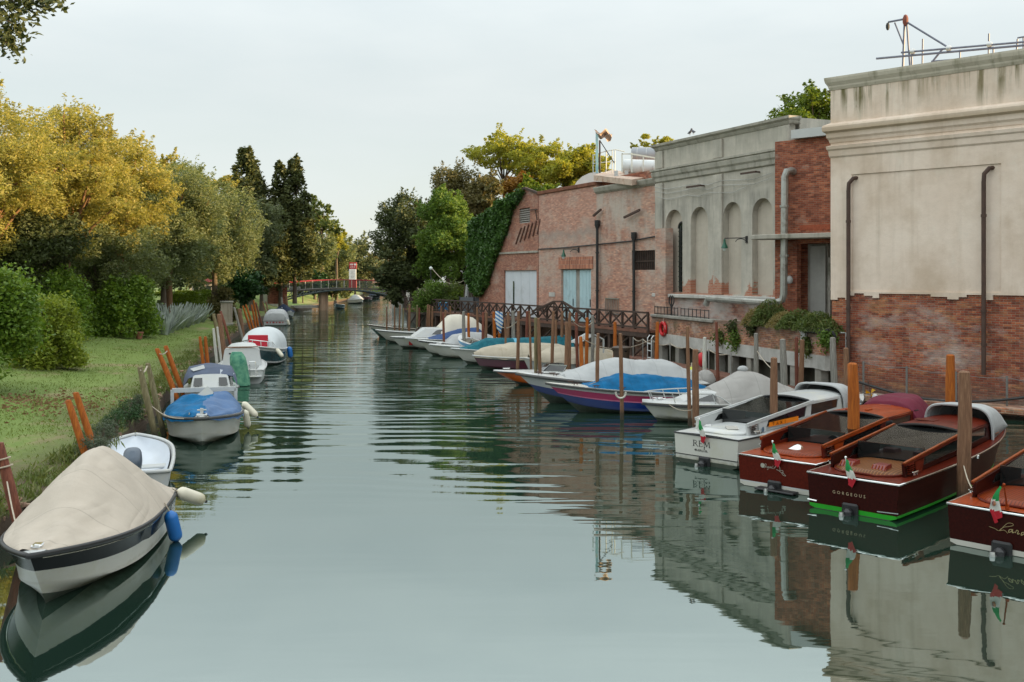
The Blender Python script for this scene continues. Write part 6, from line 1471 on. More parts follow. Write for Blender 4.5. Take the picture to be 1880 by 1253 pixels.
near = [('brown', 1770, 684, 21.8, .29, 'thick brown mooring pole between the GORGEOUS and Lara taxis'),
        ('orange', 1565, 669, 24.6, .29, 'thick orange mooring pole between the dark and the orange mahogany taxis'),
        ('brown', 1421, 658, 27.3, .21, 'light brown mooring pole on the side of the white taxi'),
        ('orange', 1745, 653, 31.0, .29, 'orange mooring pole against the brick, behind the GORGEOUS hood'),
        ('brown', 1553, 640, 34.0, .20, 'pale brown pole right behind the thick orange one'),
        ('brown', 1277, 643, 31.6, .22, 'brown pole at the bow side of the grey canvas cruiser, right of its thin twin'),
        ('brown', 1262, 600, 33.0, .13, 'thin dark pole at the bow of the grey canvas cruiser'),
        ('brown', 1139, 613, 34.3, .14, 'slim brown pole with a white hose ring beside the pink and blue hull'),
        ('brown', 1098, 613, 36.2, .14, 'slim brown pole before the blue tarpaulin of the pink boat'),
        ('orange', 1066, 619, 39.9, .17, 'orange pole rising from the long white cover'),
        ('orange', 1207, 592, 42.5, .17, 'tall orange pole with a dark top left of the lifebuoy'),
        ('orange', 1129, 592, 48.0, .19, 'orange pole behind the brown bin'),
        ('orange', 1077.7, 584, 48.5, .18, 'orange pole with a yellow foot behind the long white cover'),
        ('grey', 1387.5, 613, 41.0, .20, 'pale grey steel pole in front of the reddish gangway'),
        ('grey', 1437, 624, 39.0, .27, 'broad pointed grey pole beside the light brown one'),
        ('rust', 1462, 620, 40.0, .16, 'dark brown pole left of a pair below the canopy'),
        ('brown', 1473, 625, 39.4, .20, 'brown pole right of a pair below the canopy'),
        ('grey', 1529, 621, 38.6, .26, 'grey pole by the corner of the cream building'),
        ('rust', 1315, 592, 44.0, .15, 'tall rust brown pole in front of the beam, right of the ladder'),
        ('pale', 1294, 620, 43.0, .18, 'bleached pole in front of the steel ladder'),
        ('rust', 1058, 575, 50.0, .17, 'red brown pole behind the long white cover'),
        ('grey', 1088, 580, 49.5, .18, 'grey brown pole right of the orange one with a yellow foot'),
        ('brown', 1040, 592, 47.0, .18, 'shorter grey brown pole of two touching behind the cream tarpaulin'),
        ('brown', 1046, 575, 47.5, .18, 'taller grey brown pole of two touching behind the cream tarpaulin')]
for a in near: pole(*a)
GRP = 'wooden mooring poles along the right bank'
mid = [('brown', 1016, 572, 48, .17, 'tall thin brown pole crossing the crumpled cream tarpaulin'), ('brown', 1021, 588, 56, .15, 'short thin pole right behind the crumpled tarpaulin'),
       ('brown', 1032, 572, 57, .19, 'brown pole in front of the right half of the humped railing'), ('olive', 983.5, 584, 44.5, .17, 'left pole of two touching between maroon and orange boats'),
       ('brown', 988.5, 585, 44.2, .17, 'right pole of two touching between maroon and orange boats'), ('brown', 972, 572, 49, .12, 'very thin pole at the end of the teal tarpaulin'),
       ('brown', 952, 572, 50, .18, 'stout brown pole in front of the cream stained tarpaulin'), ('grey', 942, 572, 57, .24, 'broad grey pole below the white shed doors'),
       ('brown', 933, 574, 57, .20, 'brown pole left of the broad grey one'), ('brown', 927, 587, 54, .12, 'thin short pole over the teal tarpaulin'),
       ('rust', 968, 572, 60, .20, 'red brown pole at the left foot of the humped railing'), ('orange', 906.5, 574, 61, .20, 'orange brown pole left of the striped rope bundle'),
       ('orange', 916.5, 598, 60, .17, 'short orange pole under the striped rope bundle'), ('brown', 893, 575, 57, .17, 'brown pole left of the orange brown one'),
       ('rust', 887, 574, 61, .19, 'red brown pole beside the white skiff'), ('brown', 875.6, 565, 63, .17, 'brown pole between the orange pole and the skiff'),
       ('orange', 860, 576, 61, .18, 'bright orange pole right of the grey one at the cruiser stern'), ('grey', 851, 573, 60, .22, 'grey pole in front of the navy canvas end'),
       ('rust', 813.6, 575, 62, .16, 'red brown pole in front of the navy canvas'), ('brown', 817.8, 569, 69, .14, 'brown pole just right of the red brown one'),
       ('brown', 826.7, 563, 75, .16, 'pole behind the cream tent, right one'), ('brown', 810, 562.5, 76, .15, 'pole behind the cream tent, left one'),
       ('brown', 794, 563, 77, .17, 'pole left of the cream tent, near the blue crate'), ('brown', 785.5, 560, 78, .19, 'taller pole of two in front of the railing left end, left one'),
       ('brown', 789, 561, 77, .15, 'thin pole touching a thicker one left of the cream tent'), ('rust', 770, 566, 77, .15, 'reddish pole at the near end of the far railing'),
       ('olive', 766, 561, 78, .15, 'olive pole beside a reddish one at the far railing'), ('brown', 752, 560, 76, .20, 'stout pole at the far end of the railing'),
       ('olive', 740.6, 566, 76, .12, 'thin olive pole in open water, right of four'), ('brown', 734.5, 561, 76.5, .13, 'brown pole in open water, third of four'),
       ('brown', 724.6, 564, 77, .12, 'thin leaning pole in open water, second of four'), ('brown', 710, 563.5, 78, .13, 'thin pole in open water, leftmost of four')]
for a in mid: pole(*a, group=GRP)
# left bank: leaning posts at the water's edge
left = [('orange', 125, 736, 24.2, .17, 'orange post left of a leaning pair nearest on the lawn', 150, 815), ('orange', 139, 722, 24.8, .17, 'orange post right of a leaning pair nearest on the lawn', 171, 818),
        ('olive', 257, 675, 30.0, .19, 'mossy olive post at the blue tarped boat, front one of two', 285, 800), ('olive', 271, 668, 31.0, .17, 'mossy olive post at the blue tarped boat, rear one of two', 292, 760),
        ('orange', 288, 641, 37.5, .20, 'orange post left of a leaning pair behind the blue tarped boat', 314, 704), ('orange', 304, 636, 38.0, .19, 'orange post right of a leaning pair behind the blue tarped boat', 329, 703),
        ('orange', 367, 619, 46.0, .15, 'slim orange post left of an upright pair by the canvas topped boat', 374, 672), ('orange', 377, 619, 46.2, .17, 'slim orange post right of an upright pair by the canvas topped boat', 382, 672),
        ('pale', 392, 604, 52, .15, 'bleached white post left of two beside the domed tent boat', 397, 655), ('pale', 399, 601, 53, .13, 'bleached white post right of two beside the domed tent boat', 404, 645),
        ('brown', 402, 578, 57, .30, 'thick brown post behind the bleached white ones', 410, 640), ('olive', 391.5, 577, 60, .22, 'olive post left of the thick brown one', 397, 602),
        ('rust', 405, 572, 58, .16, 'white tipped rusty post leaning towards the domed tent', 421, 625), ('grey', 430, 565, 70, .18, 'grey leaning post beside the stone post', 438, 595),
        ('brown', 440, 568, 71, .30, 'stubby thick brown post beyond the domed tent', 443, 594), ('orange', 446, 562, 80, .17, 'orange post with a pale band, first of the far orange row', 455, 590),
        ('orange', 451.6, 560, 82, .18, 'orange post leaning right, second of the far orange row', 461, 590), ('orange', 462, 560, 86, .18, 'white tipped orange post, third of the far orange row', 467, 586),
        ('orange', 465.6, 552, 92, .19, 'tallest orange post of the far orange row', 471, 582), ('rust', 469.5, 556, 93, .17, 'red brown post, last of the far orange row', 475, 576),
        ('brown', 482, 554, 104, .14, 'thin brown stake left of two on the far lawn edge', 487, 572), ('brown', 488, 554, 105, .14, 'thin brown stake right of two on the far lawn edge', 492, 571),
        ('grey', 516.6, 547, 119, .25, 'grey post behind the navy covered boat', 519, 566), ('brown', 525.5, 544, 121, .32, 'stout brown post at the left foot of the bridge', 528, 571),
        ('rust', -2, 815, 18.0, .20, 'red brown post tied with rope at the left picture edge', 20, 905)]
for kd, px, tp, Y, dia, lb, bx, by in left: pole(kd, px, tp, Y, dia, lb, bpx=bx, bpy=by, group=None, zb=-.6)
for (x0, y0, Y) in ((4, 843, 18.0), (8, 857, 18.0)):
    p = D(x0, y0, Y); m = MB(); m.tube([(.13*math.cos(a), .13*math.sin(a), .03*math.cos(a)) for a in np.linspace(0, 2*PI, 15)], .016, 5)
    tag(m.build('rope_loop', ROPE, loc=p), ['pale rope loop round the edge post, upper one', 'pale rope loop round the edge post, lower one'][y0 > 850], 'rope')
# ---- ropes and loose gear ------------------------------------------------------------------------
p = D(1139, 729, 34.25); m = MB(); m.tube([(.17*math.cos(a), -.02, .17*math.sin(a)+.14) for a in np.linspace(PI*.92, PI*2.08, 14)], .034, 8)
tag(m.build('hose_ring', mat('white hose', rgb(190, 186, 176), .5), loc=p-Vector((0, .1, 0))), 'white hose loop hanging on the slim pole by the pink hull', 'hose')
ropeline('white rope tying the two olive posts together', D(258, 680, 29.9), D(270, 673, 30.9), .12, .025)
ropeline('thin rope between the two orange posts behind the blue boat', D(293, 650, 37.4), D(307, 645, 37.9), .06, .02)
ropeline('rope slanting from the bin pole to the slim pole right of it', D(1068, 622, 40), D(1129, 641, 47.9), .1, .022)
ropeline('rope slanting from the brown bin up to the quay wall', D(1148, 640, 48), D(1198, 623, 53), .05, .022)
ropeline('rope slanting down from the pale grey pole to the light brown pole', D(1390, 645, 40.8), D(1421, 682, 28), .05, .014)
ropeline('rope sagging between the poles under the white shed doors', D(906, 585, 61), D(952, 588, 50.2), .5, .022)
ropeline('rope sagging in front of the blue doors', D(1046, 583, 47.5), D(1088, 592, 49.4), .35, .02)
ropeline('rope dropping from the cruiser bow to its brown pole', COVC.world((5.3, -.1, .78)), D(1277, 752, 31.7), .2, .014)
ropeline('black cable sagging along the cream building base', CR.w(1.0, -.7, 1.0), CR.w(8.2, -.7, .95), .55, .05, 14, IRON)
sw = thing('striped_rope_bundle', 'blue and white striped rope bundle hanging over an orange pole', 'rope', D(916, 572, 59.6))
STR = NT('blue white striped cloth'); xx_ = STR.xyz(); s_ = STR.math('FRACT', STR.math('MULTIPLY', STR.math('ADD', xx_[2], STR.math('MULTIPLY', xx_[0], .7)), 4.5)); STR.color(STR.mix(STR.math('GREATER_THAN', s_, .5), rgb(206, 212, 214), rgb(70, 120, 170))); STR.set(Roughness=.9)
MB().tube([(-.1, 0, 0), (-.08, -.1, -.5), (.02, -.12, -1.0), (.1, -.08, -1.3)], [.12, .15, .14, .05], 8).tube([(.12, 0, -.05), (.14, -.1, -.6), (.1, -.12, -1.1)], [.1, .13, .06], 8).build('bundle', STR.mat, sw)
bn = thing('rubbish_bin', 'dark brown plastic bin standing behind the bright blue tarpaulin', 'bin', D(1141, 682, 45.5))
BN = mat('dark brown plastic', rgb(62, 48, 36), .5, .1, 4)
hh = 42/F*45.5; MB().lathe([(.30, 0), (.40, hh*.96), (.44, hh*.96), (.44, hh)], n=16).build('body', BN, bn); MB().lathe([(.46, hh), (.46, hh+.05), (.3, hh+.1), (.05, hh+.11)], n=16).build('lid', BN, bn)
MB().tube([(0, 0, -1.2), (0, 0, 0)], .09, 8).build('post', POLE['rust'], bn); MB().bar((-.42, -.08, hh*.9), (.2, -.42, hh*.9), .02, .05).build('band', BLKGLOSS, bn)
pt = thing('pallet_step', 'blue crate on the timber walkway beside the far poles', 'crate', RW.w(8.3, .5, ZD))
MB().box((0, 0, .35), (.8, .7, .7), ch=.03).build('box', mat('blue plastic crate', rgb(40, 104, 150), .5), pt); MB().box((0, 0, .72), (.86, .76, .06), ch=.02).build('lid', mat('pale blue plastic', rgb(90, 150, 186), .5), pt)
yb = thing('windmill_toy', 'small yellow propeller vane on a stick above the maroon canvas', 'vane', D(1599, 722, 28.0))
YEL = mat('yellow vane plastic', rgb(222, 176, 20), .4)
for a in range(3):
    q = a*2*PI/3+.5; MB().add([(0, 0, 0), (.16*math.cos(q), .02, .16*math.sin(q)), (.13*math.cos(q+.7), .05, .13*math.sin(q+.7))], [(0, 1, 2), (2, 1, 0)]).build('blade', YEL, yb)
MB().tube([(0, .02, 0), (-.08, .02, .35)], .012, 5).tube([(0, .02, 0), (.06, .02, -.7)], .014, 5).build('stick', DARKWOOD, yb)
MB().ball((.12, .02, -.12), (.09, .07, .1), 8).build('hub_lamp', WHITE, yb)
yb2 = thing('mooring_buoy', 'yellow green buoy hanging beside the ladder', 'buoy', D(1270, 688, 42.5)); MB().ball((0, 0, 0), (.26, .26, .34), 12).build('float', mat('yellow green vinyl', rgb(196, 206, 70), .5), yb2); MB().tube([(0, 0, .3), (0, .05, .5)], .03, 6).build('eye', ROPE, yb2)
rb2 = thing('mooring_buoy', 'red buoy hanging on the gangway beyond the ladder', 'buoy', D(1288, 661, 44.6)); MB().ball((0, 0, 0), (.2, .2, .34), 12).build('float', REDP, rb2); MB().tube([(0, 0, .3), (0, .05, .5)], .03, 6).build('eye', ROPE, rb2)
pv_ = thing('drain_pipe_end', 'black plastic drain with a white collar sticking out of the weeds', 'drain', PL.w(PL.s(1482), -.1, 2.72), PL.rz)
MB().tube([(0, 0, 0), (1.6, .1, .02)], .12, 10).build('pipe', BLACK, pv_); MB().tube([(-.2, 0, 0), (.02, 0, 0)], .17, 10).tube([(-.08, 0, .05), (-.08, 0, -.45)], .14, 10).build('collar', WHITE, pv_)
# railing posts on the brick of the cream building
pr = CR.empty('quay_railing', 'thin steel posts with a wire along the foot of the cream building', 'railing')
wire = []
for px, ty in ((1596, 662), (1675, 671), (1765, 681), (1858, 689), (1960, 700)):
    s_ = CR.s(px); z_ = CR.at(px, ty)[1]; m = MB(); m.tube([(s_, -.5, .4), (s_, -.5, z_)], .04, 7); m.build('post', STEELD, pr); wire.append((s_, z_-.05))
m = MB()
for (a, z0_), (c, z1_) in zip(wire, wire[1:]): m.tube([(a+(c-a)*i/6, -.5, z0_+(z1_-z0_)*i/6-.08*math.sin(PI*i/6)) for i in range(7)], .011, 5)
m.build('wire', STEELD, pr)
m = MB(); m.box((9, -.55, .3), (18, 1.0, .22), ch=.03); o = m.build('stone_ledge', PLB, None, loc=CR.p0, rz=CR.rz); tag(o, 'narrow stone ledge at the foot of the cream building', 'ledge')
s_ = CR.s(1545); z_ = CR.at(1545, 611)[1]
tag(MB().tube([(0, 0, 0), (.25, 0, 0), (.25, 0, -2.3)], .035, 6).build('conduit', WHITE, loc=CR.w(s_, -.1, z_), rz=CR.rz), 'thin white conduit on the brick base at the cream corner', 'pipe')

for lb_, a_, c_, sg_ in (('rope from the pink bow to the slim pole beside it', PINK.world((6.6, .1, .98)), D(1098, 700, 36.2), .12),
                   ('rope from the beige covered boat to the edge post', L1.world((5.45, -.1, .95)), D(12, 880, 18.0), .25),
                   ('rope from the blue tarped boat to the front olive post', L3.world((4.9, -.5, .85)), D(272, 740, 30.4), .15),
                   ('rope from the white taxi cleat to the light brown pole', REM.world((1.0, -.9, .86)), D(1421, 782, 27.2), .10),
                   ('rope from the Lara taxi deck to the thick brown pole', tx.world((1.0, .9, .84)), D(1768, 850, 21.9), .10)):
    ropeline(lb_, a_, c_, sg_, .014)
# ---- vegetation ----------------------------------------------------------------------------------
def leafmat(name, c1, c2, c3=None, trans=.35, rough=.6):
    n = NT(name); g_ = n.n.new('ShaderNodeNewGeometry')
    f = n.noise(None, .55, 3, .6)
    k = n.math('ADD', n.math('MULTIPLY', g_.outputs['Random Per Island'], .30), n.math('MULTIPLY', n.math('ADD', n.math('MULTIPLY', f, .6), n.math('MULTIPLY', n.noise(None, 1.9, 3, .6), .4)), .72))
    stops = [(.2, c1), (.75, c2)] if c3 is None else [(.15, c1), (.55, c2), (.85, c3)]
    col = n.ramp(k, stops); n.color(col); n.set(Roughness=rough, Specular_IOR_Level=.3)
    tr = n.n.new('ShaderNodeBsdfTranslucent'); n.lk(n.mix(1, col, (1.25, 1.2, .6, 1), 'MULTIPLY'), tr.inputs['Color'])
    ms = n.n.new('ShaderNodeMixShader'); ms.inputs[0].default_value = trans
    out = n.n['Material Output']; n.lk(n.b.outputs[0], ms.inputs[1]); n.lk(tr.outputs[0], ms.inputs[2]); n.lk(ms.outputs[0], out.inputs['Surface'])
    return n.mat
c = lambda r, g, b_: (r, g, b_, 1)
LF = {'olive': leafmat('silvery olive leaves', c(.075, .105, .042), c(.18, .215, .098), c(.31, .315, .155), .4),
      'gold': leafmat('yellow green feathery leaves', c(.14, .16, .045), c(.36, .335, .095), c(.64, .50, .18), .5),
      'cyp': leafmat('dark cypress foliage', c(.032, .048, .016), c(.085, .10, .032), c(.16, .145, .045), .2),
      'pine': leafmat('grey green pine needles', c(.055, .075, .032), c(.115, .14, .062), c(.18, .19, .09), .2),
      'laurel': leafmat('glossy dark laurel leaves', c(.014, .040, .014), c(.035, .085, .025), c(.06, .12, .035), .2, .4),
      'dark': leafmat('dark evergreen oak leaves', c(.032, .048, .019), c(.078, .098, .037), c(.15, .16, .065), .25),
      'fresh': leafmat('fresh green leaves', c(.055, .11, .018), c(.12, .20, .036), c(.20, .27, .06), .4),
      'brownish': leafmat('brown tinged oak leaves', c(.07, .072, .028), c(.15, .135, .052), c(.24, .185, .085), .3),
      'locust': leafmat('yellow green locust leaves', c(.16, .19, .025), c(.33, .33, .05), c(.46, .42, .08), .5),
      'rustl': leafmat('orange autumn leaves', c(.18, .09, .02), c(.32, .16, .03), c(.36, .22, .05), .35),
      'ivy': leafmat('deep green ivy leaves', c(.022, .056, .012), c(.055, .125, .024), c(.11, .20, .045), .15, .4),
      'hedge': leafmat('light green hedge leaves', c(.055, .10, .010), c(.13, .19, .020), c(.22, .28, .035), .35),
      'bush': leafmat('mixed green shrub leaves', c(.042, .095, .012), c(.145, .24, .030), c(.33, .40, .065), .35, .45),
      'bushv': leafmat('yellow tinged shrub leaves', c(.085, .13, .016), c(.225, .285, .036), c(.42, .42, .075), .35, .5),
      'sage': leafmat('sage bank plant leaves', c(.05, .07, .045), c(.10, .125, .08), c(.16, .17, .11), .2),
      'weed': leafmat('wild weeds', c(.05, .085, .022), c(.11, .15, .04), c(.25, .22, .09), .3),
      'straw': leafmat('dry straw weeds', c(.16, .14, .05), c(.27, .22, .09), c(.32, .26, .13), .3)}
BARK = mat('grey brown bark', (.11, .085, .06, 1), .95, .35, 3, bump=.7, bs=10, stretch=(1, 1, .3))
BARKR = mat('warm orange brown bark', (.20, .11, .055, 1), .95, .3, 3, bump=.6, bs=10, stretch=(1, 1, .3))
def leaves(name, C, size, mt, parent, elong=2.0, droop=0.0, jit=.5, up=.25, loc=None, flat=1.0):
    C = np.asarray(C, dtype=np.float32); N = len(C)
    if N == 0: return None
    d = RNG.normal(size=(N, 3)).astype(np.float32); d[:, 2] = (d[:, 2]*.6-droop)*flat; d /= np.linalg.norm(d, axis=1, keepdims=True)
    q = RNG.normal(size=(N, 3)).astype(np.float32); q[:, 2] = (q[:, 2]+up)*flat
    nrm = np.cross(d, q); w = nrm/np.maximum(1e-6, np.linalg.norm(nrm, axis=1, keepdims=True))
    s = size*(1+jit*(RNG.random((N, 1)).astype(np.float32)*2-1))
    a = C-d*s*.5; e = C+d*s*.5; l = C+w*s*.5/elong+d*s*.05; r = C-w*s*.5/elong+d*s*.05
    V = np.stack([a, r, e, l], axis=1).reshape(-1, 3)
    me = bpy.data.meshes.new(name); me.vertices.add(N*4); me.vertices.foreach_set('co', V.ravel())
    me.loops.add(N*4); me.loops.foreach_set('vertex_index', np.arange(N*4, dtype=np.int32))
    me.polygons.add(N); me.polygons.foreach_set('loop_start', np.arange(0, N*4, 4, dtype=np.int32)); me.polygons.foreach_set('loop_total', np.full(N, 4, dtype=np.int32))
    me.materials.append(mt); me.update(); me.validate()
    o = bpy.data.objects.new(name, me); COL.objects.link(o)
    if parent is not None: o.parent = parent
    if loc is not None: o.location = loc
    return o
def cloud(blobs, N, shell=.55, gaps=.0, gs=1.2):
    """points in the outer shells of many small clumps"""
    B_ = np.array([[*b[0], *(b[1] if isinstance(b[1], (tuple, list)) else (b[1],)*3)] for b in blobs], dtype=np.float32)
    wgt = (B_[:, 3]*B_[:, 5])**1.0; wgt /= wgt.sum(); idx = RNG.choice(len(B_), size=N, p=wgt)
    d = RNG.normal(size=(N, 3)); d /= np.linalg.norm(d, axis=1, keepdims=True)
    r = (shell+(1.04-shell)*RNG.random((N, 1))**.8)*(1+.42*RNG.random((N, 1))**5)
    P = B_[idx, :3]+d*r*B_[idx, 3:6]
    if gaps > 0:
        f = np.sin(P[:, 0]*gs*2.1+P[:, 2]*gs)+np.sin(P[:, 1]*gs*1.7-P[:, 2]*gs*1.9+1)+np.sin(P[:, 2]*gs*2.7+P[:, 0]*gs*1.3+2)
        P = P[(f > -3+3.2*gaps) | (RNG.random(N) < .25)]
    return P
def tree(name, label, cat, base, env, N, leaf, size, kind='round', bark=None, trunk_r=.25, nb=26, seed=0, br=(.20, .36), elong=2.0, droop=0.0, gaps=.25, limbs=9, group=None, lean=(0, 0), extra=None):
    """env: (centre offset xyz, radii xyz) of the crown; clumps crowd its outside"""
    rnd = random.Random(seed); t = thing(name, label, cat, base, 0, group)
    blobs = []; (cx, cy, cz), (rx, ry, rz) = env; rm = (rx+ry+rz)/3
    for i in range(nb):
        if kind == 'cone':
            h = rnd.random()**.9*.97; a = rnd.random()*2*PI; rr = (1-h)**.62*rnd.uniform(.5, 1.0)
            p = (cx+rx*rr*math.cos(a), cy+ry*rr*math.sin(a), cz-rz+2*rz*h); r = rm*.19*(1.3-h*.85)
            blobs.append((p, (r, r, r*1.9)))
        elif kind == 'flat':
            a = rnd.random()*2*PI; rr = rnd.random()**.5
            p = (cx+rx*rr*math.cos(a), cy+ry*rr*math.sin(a), cz+rz*(1-rr*rr*.9)*rnd.uniform(-.75, 1)); r = rm*rnd.uniform(*br)*.85
            blobs.append((p, (r*1.2, r*1.2, r*.62)))
        else:
            d = Vector((rnd.gauss(0, 1), rnd.gauss(0, 1), rnd.gauss(0, 1))).normalized(); k = rnd.uniform(.45, .92) if i % 4 else rnd.uniform(.1, .5)
            p = (cx+rx*d.x*k, cy+ry*d.y*k, cz+rz*d.z*k); r = rm*rnd.uniform(*br)
            blobs.append((p, (r, r, r*rnd.uniform(.75, 1.0)) if kind != 'weep' else (r*.8, r*.8, r*1.35)))
    P = cloud(blobs, N, gaps=gaps, gs=2.4/rm)
    if extra is not None: P = np.concatenate([P, extra])
    sp = []                    # loose sprigs that break the outline
    for i in range(nb*3 if kind != 'flat' else nb):
        (bx_, by_, bz_), br_ = blobs[rnd.randrange(len(blobs))]; o_ = Vector((bx_-cx, by_-cy, (bz_-cz)*1.1))+Vector((rnd.gauss(0, .5), rnd.gauss(0, .5), rnd.gauss(.2, .5)))*rm*.5
        if o_.length < 1e-3: continue
        o_.normalize(); L_ = br_[0]*rnd.uniform(.55, 1.15)*(.6 if kind == 'cone' else 1); st_ = Vector((bx_, by_, bz_))+o_*br_[0]*.75
        sp.append(np.array(st_)+np.linspace(0, 1, 30)[:, None]**.8*np.array(o_)*L_+RNG.normal(size=(30, 3))*(br_[0]*.13)*(1.1-np.linspace(0, 1, 30)[:, None]*.7))
    P = np.concatenate([P]+sp)
    leaves('crown', P, size, LF[leaf], t, elong, droop, .7)
    m = MB(); top = Vector((cx, cy, cz)); bk = bark or BARK
    mid = Vector((lean[0], lean[1], max(.8, (cz-rz)*.6+cz*.15)))
    m.tube([(0, 0, -.4), (mid.x*.5, mid.y*.5, mid.z*.5), mid, mid.lerp(top, .6), top+Vector((0, 0, rz*.35))], [trunk_r*1.25, trunk_r, trunk_r*.85, trunk_r*.5, trunk_r*.1], 9)
    for i in range(limbs):
        b_ = Vector(blobs[i % len(blobs)][0]); st_ = mid.lerp(top, rnd.uniform(.0, .55)); md_ = st_.lerp(b_, .5)+Vector((rnd.uniform(-.3, .3), rnd.uniform(-.3, .3), rnd.uniform(0, .5)))
        m.tube([st_, md_, b_, b_+(b_-md_)*.08], [trunk_r*.45, trunk_r*.3, trunk_r*.14, trunk_r*.03], 6)
    m.build('trunk', bk, t, angle=60)
    return t
def T(name, label, px, top, bot, hw, Y, leaf, N, size, kind='round', Yb=None, ground=None, depth=1.0, bx=None, **kw):
    """a tree whose crown spans top..bot (photo rows) and +-hw columns at distance Y"""
    a = D(px, top, Y); e = D(px, bot, Y); rz = (a.z-e.z)/2; rx = hw/F*Y*(1.12 if kind not in ('cone', 'flat') else 1.0); X = a.x if bx is None else D(bx, top, Y).x
    g0 = (gz(X, Y) if X < interp(LBANK, Y)+.5 else 1.7) if ground is None else ground
    return tree(name, label, 'tree', (X, Y, g0), ((a.x-X, 0, e.z+rz-g0), (rx, rx*depth, rz)), N, leaf, size, kind, **kw)
# left bank, from the near end to the bridge
T('feathery_tree', 'tall golden feathery tree at the left picture edge', -35, 148, 470, 165, 54, 'gold', 70000, .165, seed=1, nb=94, br=(.11, .21), bark=BARKR, trunk_r=.30, limbs=18, elong=2.6, gaps=.34)
T('feathery_tree', 'golden feathery tree with orange limbs, second from the left edge', 122, 172, 470, 118, 60, 'gold', 66000, .17, seed=2, nb=90, br=(.11, .21), bark=BARKR, trunk_r=.28, limbs=18, elong=2.6, gaps=.34)
T('feathery_tree', 'golden feathery tree sloping down to the right of two taller ones', 222, 240, 480, 95, 68, 'gold', 52000, .18, seed=3, nb=82, br=(.12, .22), bark=BARKR, trunk_r=.25, limbs=14, elong=2.6, gaps=.34)
T('olive_tree', 'golden topped olive tree behind the round bush', 310, 284, 520, 88, 77, 'olive', 56000, .19, seed=4, nb=56, br=(.18, .3), bark=BARKR, trunk_r=.3, limbs=10, elong=2.6, gaps=.12)
T('olive_tree', 'large rounded olive tree with sunlit cap beside the dark pine', 394, 332, 525, 78, 90, 'olive', 60000, .20, seed=5, nb=60, br=(.18, .3), trunk_r=.3, limbs=10, elong=2.6, gaps=.1, kind='weep')
T('olive_tree', 'shaded olive tree low in the middle of the left trees', 300, 385, 540, 95, 76, 'olive', 42000, .19, seed=6, nb=44, br=(.2, .34), elong=2.6, gaps=.05, kind='weep')
T('olive_tree', 'shaded grey olive tree behind the flowering shrub', 180, 395, 560, 100, 66, 'olive', 42000, .18, seed=7, nb=44, br=(.2, .34), elong=2.6, gaps=.05)
T('evergreen_tree', 'dark evergreen tree low behind the left shrubs', 45, 385, 560, 110, 58, 'dark', 36000, .19, seed=8, nb=44, br=(.22, .36), gaps=.05)
T('evergreen_tree', 'dark evergreen tree closing the gap behind the olive trees', 260, 400, 545, 120, 100, 'dark', 16000, .36, seed=81, nb=40, br=(.22, .36), gaps=0)
T('evergreen_tree', 'dark evergreen tree deep behind the golden trees', 80, 380, 545, 140, 82, 'dark', 16000, .34, seed=82, nb=40, br=(.22, .36), gaps=0)
T('olive_tree', 'grey olive tree standing behind the garden hut', 372, 420, 525, 70, 132, 'olive', 12000, .42, seed=83, nb=34, br=(.2, .34), gaps=0, elong=2.6)
T('umbrella_pine', 'thin topped pine with sunlit tufts behind the olive trees', 372, 316, 372, 58, 122, 'gold', 7000, .30, 'flat', seed=9, nb=36, br=(.16, .3), gaps=.4, trunk_r=.25)
T('umbrella_pine', 'small open pine crown left of the sunlit tufts', 310, 282, 345, 28, 112, 'gold', 4000, .28, 'flat', seed=10, nb=20, br=(.25, .45), gaps=.4, trunk_r=.22)
T('cypress', 'broad pointed cypress, leftmost of the three tall ones', 452, 274, 505, 66, 126, 'cyp', 24000, .42, 'cone', seed=11, nb=130, trunk_r=.3, limbs=4, elong=2.2, gaps=0)
T('cypress', 'slender cypress with a twin tip, middle of the three tall ones', 515, 296, 500, 34, 127, 'cyp', 13000, .40, 'cone', seed=12, nb=90, trunk_r=.25, limbs=4, gaps=0)
T('cypress', 'sun flecked cypress, rightmost of the three tall ones', 541, 286, 492, 40, 128, 'cyp', 17000, .40, 'cone', seed=13, nb=110, trunk_r=.25, limbs=4, gaps=0)
T('pine', 'dark spreading pine in front of the cypresses', 462, 350, 535, 56, 116, 'pine', 24000, .36, seed=14, nb=44, br=(.18, .32), trunk_r=.3, elong=3.2, gaps=.2)
T('evergreen_tree', 'dark tree with reddish branch ends above the bridge foot', 480, 450, 535, 24, 119, 'dark', 10000, .33, seed=15, nb=26, br=(.22, .36), gaps=.1)
T('laurel_bush', 'glossy dark green laurel bush behind the stone post', 442, 488, 560, 36, 108, 'laurel', 9000, .36, seed=16, nb=26, br=(.26, .42), elong=1.6, gaps=0, trunk_r=.12)
T('poplar', 'thin leaved tree standing behind the cypresses', 592, 356, 440, 32, 170, 'weed', 1800, .5, seed=17, nb=22, br=(.16, .3), gaps=.4)
T('poplar', 'small sparse tree at the right of the willows', 618, 412, 470, 16, 178, 'locust', 1800, .45, seed=18, nb=12, br=(.2, .35), gaps=.4)
T('willow', 'pale grey willow, left one behind the bridge', 578, 412, 545, 50, 168, 'olive', 12000, .48, seed=19, nb=34, br=(.22, .36), elong=2.8, gaps=.05, kind='weep')
T('willow', 'pale grey willow, middle one behind the bridge', 618, 434, 545, 38, 184, 'olive', 10000, .5, seed=20, nb=30, br=(.22, .36), elong=2.8, gaps=.05, kind='weep')
T('olive_tree', 'darker rounded tree behind the boat stop sign', 652, 446, 540, 38, 205, 'pine', 8000, .52, seed=21, nb=26, br=(.24, .36), gaps=.05)
T('umbrella_pine', 'rusty edged tree at the far bend of the canal', 680, 460, 532, 24, 232, 'brownish', 4500, .55, seed=22, nb=18, br=(.24, .4), gaps=.1)
